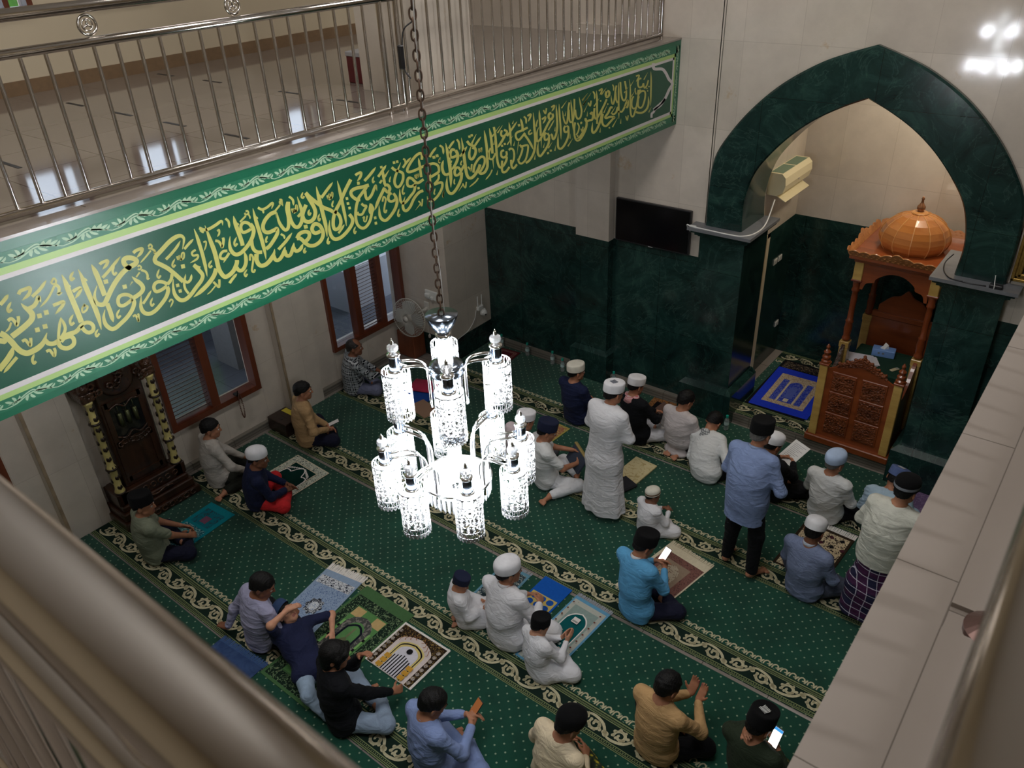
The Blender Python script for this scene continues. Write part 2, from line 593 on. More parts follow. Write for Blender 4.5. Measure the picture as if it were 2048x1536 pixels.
# wall above: fan of quads from the arch line up to the ceiling, front face and back face
for (ox, oz) in so: V += [(ox, YW, oz), (ox, YW, 8.6)]
for i in range(n - 1): F.append((2 * i, 2 * i + 2, 2 * i + 3, 2 * i + 1))
mb.add(V, F)
mb.box(-3.85, so[0][0], YW, 8.88, 2.5, 8.6); mb.box(so[-1][0], -0.69, YW, 8.88, 2.5, 8.6)
struct(mb.build('wall_arch', CREAM_Y))
# arch piers with capital shelf and plinth
for x0, x1, sgn, nmz in ((-3.85, -3.3, 1, 'left'), (-1.24, -0.69, -1, 'right')):
    mb = MB(); mb.box(x0, x1, 8.22, 8.88, 0, 2.5)
    plinth(mb, x0 - 0.08, x1 + 0.08, 8.13, 8.9, 0.5, 0.06)
    struct(mb.build('pillar_arch_' + nmz, GREEN_Y))
    mb = MB()
    prof = [(0.02, 2.40), (0.02, 2.42), (0.05, 2.44), (0.05, 2.455), (0.085, 2.475), (0.085, 2.49)]
    for k in range(len(prof) - 1):
        a, z0 = prof[k]; b, z1 = prof[k + 1]
        mb.box(x0 - b, x1 + b, 8.22 - b, 8.90, z0, z1 + 0.001)
    mb.mi = 1
    mb.box(x0 - 0.11, x1 + 0.11, 8.09, 8.92, 2.49, 2.525)
    struct(mb.build('trim_capital_' + nmz, [GREEN_Y, SHELF]))
# mihrab niche
NX0, NX1, NY = -3.45, -1.09, 10.2
mb = MB(); mb.box(NX0, NX1, NY, NY + .2, 0, 2.15); struct(mb.build('wall_mihrab_back_wainscot', GREEN_Y))
mb = MB(); mb.box(NX0, NX1, NY, NY + .2, 2.15, 5.0); struct(mb.build('wall_mihrab_back', CREAM_Y))
struct(MB().box(NX0 - .2, NX0, 9.36, NY + .2, 0, 2.15).build('wall_mihrab_left_wainscot', GREEN_X)); struct(MB().box(NX1, NX1 + .2, 8.88, NY + .2, 0, 2.15).build('wall_mihrab_right_wainscot', GREEN_X))
struct(MB().box(NX0 - .2, NX0, 8.88, NY + .2, 2.15, 5.0).build('wall_mihrab_left', CREAM_X)); struct(MB().box(NX1, NX1 + .2, 8.88, NY + .2, 2.15, 5.0).build('wall_mihrab_right', CREAM_X))
mb = MB(); mb.box(NX0 - .2, NX1 + .2, 8.88, NY + .2, 5.0, 5.1); struct(mb.build('ceiling_mihrab', PAINT))
mb = MB(); mb.box(-3.45, -1.09, 8.30, 10.2, 0.0, 0.12)
mb.mi = 1; mb.box(-3.22, -1.32, 8.285, 8.32, 0.0, 0.125)
struct(mb.build('floor_mihrab', [TILE, BASEB]))
# narrow cream door in the side of the niche
CREAMD = plain('cream_door_paint', srgb(214, 200, 172), rough=0.45, noise=0.03, nscale=5)
dr = struct(MB().box(-3.62, -3.50, 8.97, 9.30, 0.12, 2.12).build('door_1', CREAMD))
mb = MB(); mb.box(-3.56, -3.44, 9.28, 9.37, 0.12, 2.15); mb.box(-3.56, -3.44, 8.88, 8.95, 0.12, 2.15); mb.box(-3.56, -3.44, 8.88, 9.37, 2.10, 2.15)
mb.build('door_frame', CREAMD, dr)
mb = MB(); mb.tube([(-3.47, 9.0, 1.12), (-3.43, 9.0, 1.12), (-3.43, 9.09, 1.12)], 0.012); mb.box(-3.49, -3.475, 8.97, 9.03, 1.0, 1.24)
mb.build('door_handle', plain('dark_metal', (0.05, 0.045, 0.04), 0.35, 1.0), dr)
# gallery slabs
mb = MB(); mb.box(-8.15, -4.33, -4.2, 8.32, 4.2, 4.5); struct(mb.build('floor_gallery_left', TILE))
TAPES = [(-7.235, 3.165), (-6.475, 3.17), (-7.8, 4.35), (-7.03, 4.36), (-5.0, 3.19), (-5.75, 3.18), (-5.15, 4.36), (-5.9, 4.36), (-7.4, 1.98), (-6.6, 1.98), (-5.7, 1.98), (-5.2, 5.6), (-6.1, 6.8)]
mb = MB()
for x, y in TAPES: mb.box(x - 0.14, x + 0.14, y - 0.014, y + 0.014, 4.5, 4.502)
struct(mb.build('trim_floor_tape', TAPE))
mb = MB(); mb.box(-0.185, 4.2, -4.2, 8.32, 4.2, 4.5)
mb.mi = 1
for k in range(-3, 13):
    y = 0.952 + 0.605 * k
    mb.box(-0.185, -0.0565, y - 0.0012, y + 0.0012, 4.497, 4.5006)
    mb.box(-0.0545, 4.2, y - 0.095 - 0.0012, y - 0.095 + 0.0012, 4.497, 4.5006)
mb.box(-0.0570, -0.0538, -3, 8.3, 4.497, 4.5008)
struct(mb.build('floor_gallery_right', [TILE2, JOINT]))
mb = MB(); mb.box(-0.0538, 0.20, 1.475, 8.3, 4.5, 4.512); mb.box(-0.0538, 0.20, 0.3, 1.395, 4.5, 4.512)
struct(mb.build('trim_ledge', TILE2))
mb = MB(); mb.box(-4.3, -0.185, -4.2, 0.28, 4.2, 4.5); struct(mb.build('floor_gallery_rear', TILE))
mb = MB(); mb.box(-5.40, -4.75, 4.75, 5.42, 4.5, 8.6); struct(mb.build('column_gallery', CREAM_X))
# walls behind the camera and the ceiling
WR = [(1.65, 2.15, 5.4, 7.3), (3.9, 4.4, 5.4, 7.3)]
wall_cells('wall_right', 'x', 4.2, 4.4, -4.2, 8.9, 0.0, 8.6, WR, PAINT)
struct(MB().box(-8.4, 4.4, -4.4, -4.2, 0, 8.6).build('wall_rear', PAINT))
struct(MB().box(-8.4, 4.4, -4.4, 8.9, 8.6, 8.75).build('ceiling', plain('white_ceiling', (0.75, 0.73, 0.70), rough=0.8)))
LAMPG = plain('lamp_diffuser', (0.9, 0.9, 0.9), rough=0.5, emit=(1.0, 0.95, 0.91), es=2.5)
for i, (x, y, z, sx, sy, p) in enumerate(CEIL_LAMPS):  # housings for the unseen lamps; those on the main ceiling are added for ambient light
    t = empty('ceiling_lamp', (x, y, 8.6 if z > 6 else 4.2))
    tag(t, ['added square ambient lamp panel over the rear of the void', 'added square ambient lamp panel over the void nearer the arch wall', 'added narrow ambient lamp panel over the gallery, farther from the arch wall', 'added narrow ambient lamp panel over the gallery, nearer the arch wall', 'lamp under the gallery floor, farther from the arch wall', 'lamp under the gallery floor, nearer the arch wall'][i], 'ceiling lamp', 'lamp panels on the ceiling')
    MB().box(-sx / 2 - .04, sx / 2 + .04, -sy / 2 - .04, sy / 2 + .04, -0.05, 0).build('lamp_housing', WHITE, t)
    MB().box(-sx / 2, sx / 2, -sy / 2, sy / 2, -0.06, -0.05).build('diffuser', LAMPG, t)
t = empty('ceiling_lamp', (-1.75, 9.35, 5.0)); tag(t, 'warm square lamp in the ceiling of the niche', 'ceiling lamp')
MB().box(-.3, .3, -.3, .3, -0.1, 0).build('lamp_housing', WHITE, t)

# ------------------------------------------------------------------ windows
WOODW = wood('red_brown_window_wood', srgb(84, 40, 24), srgb(112, 56, 34), 'z', 5, 0.35, 0.2)
GLASS = plain('window_glass', (0.9, 0.95, 1.0), rough=0.02, trans=1.0, spec=0.5)


def win_frame(mb, y0, y1, z0, z1, t, x0=-8.26, x1=-8.10):
    mb.box(x0, x1, y0, y0 + t, z0, z1); mb.box(x0, x1, y1 - t, y1, z0, z1)
    mb.box(x0, x1, y0 + t, y1 - t, z0, z0 + t); mb.box(x0, x1, y0 + t, y1 - t, z1 - t, z1)


def louvers(parent, y0, y1, z0, z1):
    mb = MB()
    z = z0 + 0.03
    while z < z1 - 0.02:
        mb.add([(-8.225, y0, z - 0.014), (-8.225, y1, z - 0.014), (-8.155, y1, z + 0.022), (-8.155, y0, z + 0.022), (-8.225, y0, z - 0.006), (-8.225, y1, z - 0.006), (-8.155, y1, z + 0.03), (-8.155, y0, z + 0.03)],
               [(0, 3, 2, 1), (4, 5, 6, 7), (0, 1, 5, 4), (1, 2, 6, 5), (2, 3, 7, 6), (3, 0, 4, 7)])
        z += 0.052
    mb.build('louver', wood('louver_wood', srgb(58, 32, 24), srgb(84, 48, 36), 'y', 5, 0.4, 0.1) if 'lw' not in _MC else _MC['lw'], parent)


def pane(parent, y0, y1, z0, z1):
    MB().box(-8.205, -8.199, y0, y1, z0, z1).build('pane', GLASS, parent)


mb = MB(); win_frame(mb, 3.5, 4.76, 0.6, 2.7, 0.07); mb.box(-8.25, -8.11, 4.06, 4.17, 0.67, 2.63)
w1 = struct(mb.build('window_1', WOODW)); louvers(w1, 3.57, 4.06, 0.67, 2.63)
mb = MB(); mb.box(-8.16, -8.08, 4.38, 4.43, 0.67, 0.69); mb.tube([(-8.09, 4.40, 0.69), (-8.07, 4.40, 0.75)], 0.006); mb.build('window_latch', plain('dark_metal', (0.05, 0.045, 0.04), 0.35, 1.0), w1)
mb = MB(); win_frame(mb, 5.98, 7.40, 0.55, 2.7, 0.06)
for a, b in ((6.46, 6.56), (6.93, 7.02)): mb.box(-8.25, -8.11, a, b, 0.61, 2.64)
w2 = struct(mb.build('window_2', WOODW)); louvers(w2, 6.56, 6.93, 0.61, 2.64); pane(w2, 6.04, 6.46, 0.61, 2.64); pane(w2, 7.02, 7.34, 0.61, 2.64)
mb = MB(); win_frame(mb, 0.75, 1.78, 0.85, 2.7, 0.08); mb.box(-8.25, -8.11, 1.2, 1.3, 0.9, 2.63); w3 = struct(mb.build('window_3', WOODW)); pane(w3, 0.83, 1.7, 0.93, 2.62)
for i, (a, b, c, d) in enumerate(UW):
    mb = MB(); win_frame(mb, a, b, c, d, 0.05); mb.box(-8.25, -8.11, a + (b - a) * .60, a + (b - a) * .68, c, d)
    o = struct(mb.build('window_%d' % (i + 4), WOODW)); pane(o, a + .05, b - .05, c + .05, d - .05)
for i, (a, b, c, d) in enumerate(WR):
    mb = MB(); win_frame(mb, a, b, c, d, 0.06, 4.18, 4.34); mb.box(4.2, 4.32, (a + b) / 2 - .03, (a + b) / 2 + .03, c, d)
    struct(mb.build('window_%d' % (i + 8), WOODW))
# porch seen through the ground-floor windows
struct(MB().box(-13, -8.4, -5, 10, 0.2, 0.3).build('floor_porch', GREY_FL))
mb = MB(); mb.box(-11.2, -11.0, -5, 10, 0.3, 1.1); mb.box(-13, -8.4, -5, 10, 3.2, 3.4); struct(mb.build('wall_porch', plain('dark_porch', srgb(50, 50, 56), rough=0.7)))
PORCH = plain('grey_porch_plaster', srgb(120, 122, 126), rough=0.7, noise=0.05)
struct(MB().box(-9.75, -9.25, 5.15, 5.65, 0.3, 3.2).build('pillar_porch', PORCH))
o = MB().box(-10.2, -9.3, 7.3, 8.4, 0.3, 1.0).build('porch_bench', plain('pale_porch_stone', srgb(186, 190, 200), rough=0.4)); tag(o, 'pale stone block bench on the porch behind the glass of the second window', 'bench')
struct(MB().box(-60, -13, -40, 60, -0.2, 0.0).build('ground', plain('garden_green', (0.09, 0.16, 0.05), rough=0.9, noise=0.4, nscale=1.5)))
for i, (x, y, r) in enumerate([(-17, 2.6, 2.6), (-18, 8.5, 2.2)]):
    t = empty('garden_tree', (x, y, 0)); tag(t, ['bushy green garden tree outside the upper window beside the brown frame', 'smaller bushy garden tree outside, farther toward the arch wall'][i], 'tree')
    MB().tube([(0, 0, 0), (0.1, 0, 2.5), (0, 0.1, 5)], [0.2, 0.15, 0.1]).build('trunk', plain('bark', (0.1, 0.06, 0.04), 0.9), t)
    mb = MB(); rg = random.Random(i)
    for k in range(26): mb.sphere((rg.uniform(-1, 1) * r * .7, rg.uniform(-1, 1) * r * .7, 5.2 + rg.uniform(-1, 1) * r * .6), r * rg.uniform(.25, .45), 8, 6)
    mb.build('crown', plain('leaf_green', (0.12, 0.30, 0.05), 0.8, noise=0.5, nscale=6), t, smooth=True)

# ------------------------------------------------------------------ steel railings
def make_railing(name, length, ys, thick, ring0, loc, rz, label, skip_end=False):
    """runs along local +x from 0 to length; ys = baluster positions"""
    t = empty(name, loc, rz); tag(t, label, 'railing', 'steel gallery railings')
    h = MB().tube([(0, 0, 0.94), (length, 0, 0.94)], 0.030, 24).build('handrail', STEEL, t, smooth=True)
    MB().tube([(0, 0, 0.772), (length, 0, 0.772)], 0.024, 18).build('middle_rail', STEEL, t, smooth=True)
    MB().tube([(0, 0, 0.035), (length, 0, 0.035)], 0.022, 14).build('bottom_rail', STEEL, t, smooth=True)
    pb = None
    for y in ys:
        if pb is None:
            pb = MB().tube([(0, 0, 0.035), (0, 0, 0.77)], 0.0105, 10, cap=False).build('baluster', STEEL, t, smooth=True); pb.location = (y, 0, 0)
        else:
            c = pb.copy(); COL.objects.link(c); c.location = (y, 0, 0)
    pp = None
    for y in thick:
        if pp is None:
            pp = MB().tube([(0, 0, 0.0), (0, 0, 0.94)], 0.022, 14, cap=False).build('post', STEEL, t, smooth=True); pp.location = (y, 0, 0)
        else:
            c = pp.copy(); COL.objects.link(c); c.location = (y, 0, 0)
    mb = MB(); mb.torus((0, 0, 0), 0.047, 0.008, 'y', 28, 8)
    y = ring0; pr = None
    while y < length - 0.05:
        if pr is None:
            pr = mb.build('ring', STEEL, t, smooth=True); pr.location = (y, 0, 0.853)
            m2 = MB(); m2.torus((0, 0, 0), 0.028, 0.004, 'y', 20, 6)
            for k in range(3):
                a = PI / 2 + k * 2 * PI / 3
                m2.tube([(0, 0, 0), (0.03 * math.cos(a), 0, 0.03 * math.sin(a))], [0.007, 0.003], 6)
            m2.build('ring_star', STEEL, pr, smooth=True)
        else:
            copy_tree(pr, t).location = (y, 0, 0.853)
        y += 0.88
    return t


bal = [0.524 + 0.1255 * k for k in range(-3, 57)]
bal = [b for b in bal if all(abs(b - q) > 0.05 for q in (3.19, 3.35)) and b < 7.2]
make_railing('gallery_railing', 7.24, bal, [3.19, 3.35, 7.23], 0.27 + 0.0, (-4.5, 1.0, 4.5), PI / 2, 'steel railing on the gallery above the green calligraphy panel')
bal2 = [0.02 + 0.1255 * k for k in range(0, 36)]
make_railing('gallery_railing', 4.46, bal2, [2.0], 0.55, (-4.5, 0.1, 4.5), 0, 'blurred thick steel railing at the lower left corner of the photo')
bal3 = [0.09 + 0.1255 * k for k in range(0, 60)]
rr = make_railing('gallery_railing', 7.83, [b - .07 for b in bal3[1:]], [0.02, 1.27, 2.83, 4.53], 0.38, (0.0315, 0.17, 4.512), PI / 2, 'steel railing standing on the beige tiled ledge')
mb = MB(); mb.lathe([(0.055, 0), (0.055, 0.012), (0.03, 0.03), (0.024, 0.03)], (1.27, 0, -0.012), 24); mb.build('flange', plain('red_brown_flange', (0.12, 0.07, 0.06), 0.35, 0.7), rr, smooth=False)
# ================================================================== CARPETS (one roll per prayer row)
CG = plain('carpet_green', (0.010, 0.085, 0.050), rough=0.95, spec=0.1)


def carpet_green():
    m, nt, b = nm('carpet_green_dotted')
    tc = N(nt, 'ShaderNodeTexCoord')
    mp = N(nt, 'ShaderNodeMapping')
    mp.inputs['Rotation'].default_value = (0, 0, PI / 4)
    mp.inputs['Location'].default_value = (0.0, 0.0, 0.0)
    nt.links.new(tc.outputs['Object'], mp.inputs['Vector'])
    v = N(nt, 'ShaderNodeTexVoronoi', Scale=12.8, Randomness=0.0)
    v.voronoi_dimensions = '2D'
    nt.links.new(mp.outputs[0], v.inputs['Vector'])
    r = ramp(nt, [(0.085, (0.22, 0.30, 0.20)), (0.12, (0.0065, 0.056, 0.034))])
    nt.links.new(v.outputs['Distance'], r.inputs['Fac'])
    nz = N(nt, 'ShaderNodeTexNoise', Scale=2.6, Detail=5.0, Roughness=0.6)
    nt.links.new(tc.outputs['Object'], nz.inputs['Vector'])
    r2 = ramp(nt, [(0.3, (0.72,) * 3), (0.7, (1.25,) * 3)])
    nt.links.new(nz.outputs['Fac'], r2.inputs['Fac'])
    mx = N(nt, 'ShaderNodeMix', data_type='RGBA', blend_type='MULTIPLY')
    mx.inputs[0].default_value = 1.0
    nt.links.new(r.outputs['Color'], mx.inputs[6]); nt.links.new(r2.outputs['Color'], mx.inputs[7])
    nt.links.new(mx.outputs[2], b.inputs['Base Color'])
    b.inputs['Roughness'].default_value = 0.95
    b.inputs['Specular IOR Level'].default_value = 0.15
    b.inputs['Sheen Weight'].default_value = 0.25
    n2 = N(nt, 'ShaderNodeTexNoise', Scale=420.0)
    nt.links.new(tc.outputs['Object'], n2.inputs['Vector'])
    bp = N(nt, 'ShaderNodeBump', Strength=0.4, Distance=0.004)
    nt.links.new(n2.outputs['Fac'], bp.inputs['Height']); nt.links.new(bp.outputs['Normal'], b.inputs['Normal'])
    return m


CARP = [carpet_green(), plain('carpet_cream', (0.50, 0.46, 0.30), 0.95, spec=0.1, noise=0.12, nscale=60), plain('carpet_dark', (0.010, 0.022, 0.016), 0.95, spec=0.1),
        plain('carpet_olive', (0.20, 0.24, 0.11), 0.95, spec=0.1, noise=0.15, nscale=60)]


def spiral(c, r0, r1, a0, a1, n, flip=1):
    return [(c[0] + (r0 + (r1 - r0) * k / n) * math.cos(a0 + (a1 - a0) * k / n), c[1] + flip * (r0 + (r1 - r0) * k / n) * math.sin(a0 + (a1 - a0) * k / n)) for k in range(n + 1)]


def arabesque(mb, u0, u1, vc, hh, lift):
    """scrolling vine: alternate up and down curls with leaves, hh = half height"""
    L = hh * 3.05
    k = 0
    u = u0
    while u < u1 - L * 0.5:
        s = 1 if k % 2 == 0 else -1
        c = (u + L * 0.5, vc + s * hh * 0.10)
        R = hh * 0.80
        stroke(mb, spiral(c, R, R * 0.24, math.radians(205), math.radians(205 - 430), 11, s), hh * 0.36, lift, 0.7, 0.7, 2)
        mb_leaf = lambda p, q, w: stroke(mb, [p, ((p[0] + q[0]) / 2 + (q[1] - p[1]) * .18, (p[1] + q[1]) / 2 - (q[0] - p[0]) * .18), q], w, lift, 0.25, 0.0, 3)
        # stem to the next curl
        stroke(mb, [(u - L * 0.05, vc - s * hh * 0.5), (u + L * 0.12, vc - s * hh * 0.78), (u + L * 0.38, vc - s * hh * 0.80), (u + L * 0.72, vc - s * hh * 0.45), (u + L * 0.98, vc + s * hh * 0.45)], hh * 0.34, lift, 0.5, 0.9, 3)
        # palmette in the gap
        g = u + L * 0.98
        for da, ln in ((-50, .55), (-12, .75), (28, .6)):
            a = math.radians(90 + da)
            mb_leaf((g, vc + s * hh * 0.15), (g + math.cos(a) * hh * ln, vc + s * (hh * 0.15 + math.sin(a) * hh * ln)), hh * 0.46)
        for a, ln, w in ((10, .55, .40), (60, .42, .36), (105, .42, .36), (150, .48, .38), (190, .5, .36)):
            a = math.radians(a)
            p = (c[0] + R * .82 * math.cos(a), c[1] + s * R * .82 * math.sin(a)); q = (p[0] + hh * ln * math.cos(a + .9), p[1] + s * hh * ln * math.sin(a + .9) * .7)
            mb_leaf(p, q, hh * w)
        for a in (210, 285, 330):
            a = math.radians(a)
            mb_leaf((c[0] + R * .42 * math.cos(a), c[1] + s * R * .42 * math.sin(a)), (c[0] + R * .80 * math.cos(a + .5), c[1] + s * R * .80 * math.sin(a + .5)), hh * 0.34)
        u += L
        k += 1


def carpet_mesh(name, x0, x1, depth, far_border=False, border=True):
    mb = MB()
    mb.mi = 0
    mb.box(x0, x1, 0.004, depth - 0.004, 0.0, 0.012)
    Z = 0.0126

    def band(v0, v1, mi, z):
        mb.mi = mi
        mb.quad((x0, v0, z), (x1, v0, z), (x1, v1, z), (x0, v1, z))

    def border_at(off, sg):
        f = lambda v: off + sg * v
        L = lambda u, v: (u, f(v), Z + 0.0014)

        def b2(v0, v1, mi, z):
            a, b = sorted((f(v0), f(v1)))
            band(a, b, mi, z)
        b2(0.006, 0.056, 2, Z)
        for a, b, mi in ((0.006, 0.013, 3), (0.020, 0.026, 3), (0.046, 0.054, 3)): b2(a, b, mi, Z + 0.0007)
        b2(0.056, 0.216, 2, Z)
        b2(0.216, 0.276, 2, Z)
        for a, b, mi in ((0.216, 0.224, 3), (0.232, 0.236, 3), (0.240, 0.244, 3), (0.254, 0.266, 3)): b2(a, b, mi, Z + 0.0007)
        mb.mi = 3
        x = x0
        while x < x1 - .02:      # small dashes between the lines
            for v in (0.036,): mb.quad((x, f(v - sg * .004), Z + .0012), (x + .011, f(v - sg * .004), Z + .0012), (x + .011, f(v + sg * .004), Z + .0012), (x, f(v + sg * .004), Z + .0012))
            x += 0.022
        mb.mi = 1
        if sg > 0: arabesque(mb, x0 + 0.05, x1 - 0.05, f(0.136), 0.074, lambda u, v: (u, v, Z + 0.0014))
        else: arabesque(mb, x0 + 0.05, x1 - 0.05, f(0.136), 0.074, lambda u, v: (u, v, Z + 0.0014))
        x = x0 + 0.02
        lf = lambda u, v: (u, f(v), Z + 0.0010)
        while x < x1 - 0.1:
            stroke(mb, [(x, .282), (x + .004, .318), (x + .026, .336), (x + .046, .322), (x + .042, .302), (x + .028, .300)], 0.013, lf, 0.8, 0.7, 2)
            stroke(mb, [(x + .052, .284), (x + .060, .308), (x + .072, .330)], 0.016, lf, 0.9, 0.1, 2)
            x += 0.078
        mb.mi = 1
    if border: border_at(0.0, 1)
    if far_border: border_at(depth, -1)
    me = mb.build(name, CARP)
    return me


SAF = [1.045, 2.245, 3.42, 4.645, 5.83, 7.05]
WH = ['along the bottles and front baseboard', 'under the two standing men', 'under the man in sky blue', 'under the white robed father', 'under the man in sage green', 'crossing under the lower left railing']
c0 = carpet_mesh('prayer_carpet', -8.02, 3.6, 1.19)
for i, y in enumerate(SAF):
    if i == 5: c = carpet_mesh('prayer_carpet', -7.20, 3.6, 1.19)
    else:
        c = c0 if i == 0 else c0.copy()
        if i: COL.objects.link(c)
    c.location = (0, y, 0)
    tag(c, 'green bordered carpet roll ' + WH[5 - i], 'carpet', 'green carpet rolls in prayer rows')
c = carpet_mesh('prayer_carpet', -8.08, 3.6, 1.19); c.location = (0, -0.155, 0)
tag(c, 'green prayer carpet roll under the gallery edge behind the last row', 'carpet', 'green carpet rolls in prayer rows')
c = carpet_mesh('prayer_carpet', -3.33, -1.12, 1.86, True); c.location = (0, 8.325, 0.1195)
tag(c, 'small green carpet with cream borders on the raised niche floor', 'carpet')

# ================================================================== CALLIGRAPHY PANEL on the gallery edge
PY0, PY1, PX = 0.25, 8.315, -4.3
PGREEN = plain('panel_green', srgb(24, 80, 58), rough=0.35, noise=0.06, nscale=3)
PEDGE = plain('panel_edge_green', srgb(28, 98, 70), rough=0.35)
PORN = plain('panel_ornament_green', srgb(38, 108, 78), rough=0.4)
PMINT = plain('panel_mint', srgb(160, 190, 158), rough=0.45)
PLIME = plain('panel_lime', srgb(162, 192, 116), rough=0.45)
PWHT = plain('panel_white', srgb(204, 198, 196), rough=0.45)
PYEL = plain('panel_yellow', srgb(186, 182, 98), rough=0.45)
panel = empty('calligraphy_panel', (PX, 0, 3.6))
tag(panel, 'long green panel with yellow Arabic calligraphy along the gallery edge', 'panel')


def flat(name, y0, y1, z0, z1, mat, lift=0.0, thick=0.0):
    return MB().box(PX - 0.001, PX + 0.0005 + lift, y0, y1, z0 - 3.6, z1 - 3.6).build(name, mat, panel, loc=(-PX, 0, 0))


o = MB().box(PX - 0.025, PX, PY0, PY1, 0, 0.884).build('beam', PEDGE, panel, loc=(-PX, 0, 0))
struct(MB().box(-4.40, -4.296, PY0, PY1, 4.485, 4.5008).build('trim_gallery_edge', TILE2))
flat('field', PY0, PY1 - 0.16, 3.765, 4.30, PGREEN, 0.001)
mb = MB()
for z0, z1 in ((3.735, 3.765), (4.30, 4.325)): mb.box(PX, PX + 0.002, PY0, PY1 - 0.135, z0 - 3.6, z1 - 3.6)
mb.box(PX, PX + 0.002, PY1 - 0.165, PY1 - 0.135, 0.135, 0.725)
mb.build('white_border', PWHT, panel, loc=(-PX, 0, 0))
mb = MB()
for z0, z1 in ((3.705, 3.735), (4.325, 4.36)): mb.box(PX, PX + 0.0015, PY0, PY1 - 0.105, z0 - 3.6, z1 - 3.6)
mb.box(PX, PX + 0.0015, PY1 - 0.135, PY1 - 0.105, 0.105, 0.76)
mb.build('lime_border', PLIME, panel, loc=(-PX, 0, 0))
mb = MB()
for z0, z1 in ((3.64, 3.705), (4.36, 4.432)): mb.box(PX, PX + 0.001, PY0, PY1 - 0.03, z0 - 3.6, z1 - 3.6)
mb.box(PX, PX + 0.001, PY1 - 0.105, PY1 - 0.03, 0.04, 0.83)
mb.build('ornament_ground', PORN, panel, loc=(-PX, 0, 0))


def vine(mb, u0, u1, vc, hh, lift):
    L = 0.27
    u = u0
    while u < u1 - L * .6:
        stroke(mb, [(u, vc - hh * .7), (u + L * .2, vc - hh * .55), (u + L * .45, vc + hh * .25), (u + L * .62, vc + hh * .35), (u + L * .8, vc - hh * .1), (u + L, vc - hh * .7)], hh * .24, lift, .6, .6, 3)
        stroke(mb, [(u + L * .05, vc - hh * .25), (u + L * .25, vc - hh * .05), (u + L * .42, vc + hh * .55), (u + L * .56, vc + hh * .78), (u + L * .62, vc + hh * .35)], hh * .24, lift, .2, .7, 3)
        for p, q, w in (((.60, .2), (.70, .95), .55), ((.66, .1), (.84, .85), .5), ((.70, -.1), (.95, .45), .45), ((.15, -.45), (.02, .55), .5), ((.18, -.35), (.16, .9), .5), ((.22, -.3), (.30, .75), .4),
                        ((.45, .1), (.40, -.85), .5), ((.50, .15), (.56, -.8), .5), ((.56, .2), (.72, -.65), .42), ((.86, -.4), (.98, .3), .34)):
            a = (u + p[0] * L, vc + p[1] * hh); b = (u + q[0] * L, vc + q[1] * hh)
            m_ = ((a[0] + b[0]) / 2 + (b[1] - a[1]) * .22, (a[1] + b[1]) / 2)
            stroke(mb, [a, m_, b], hh * w, lift, .3, .05, 3)
        u += L


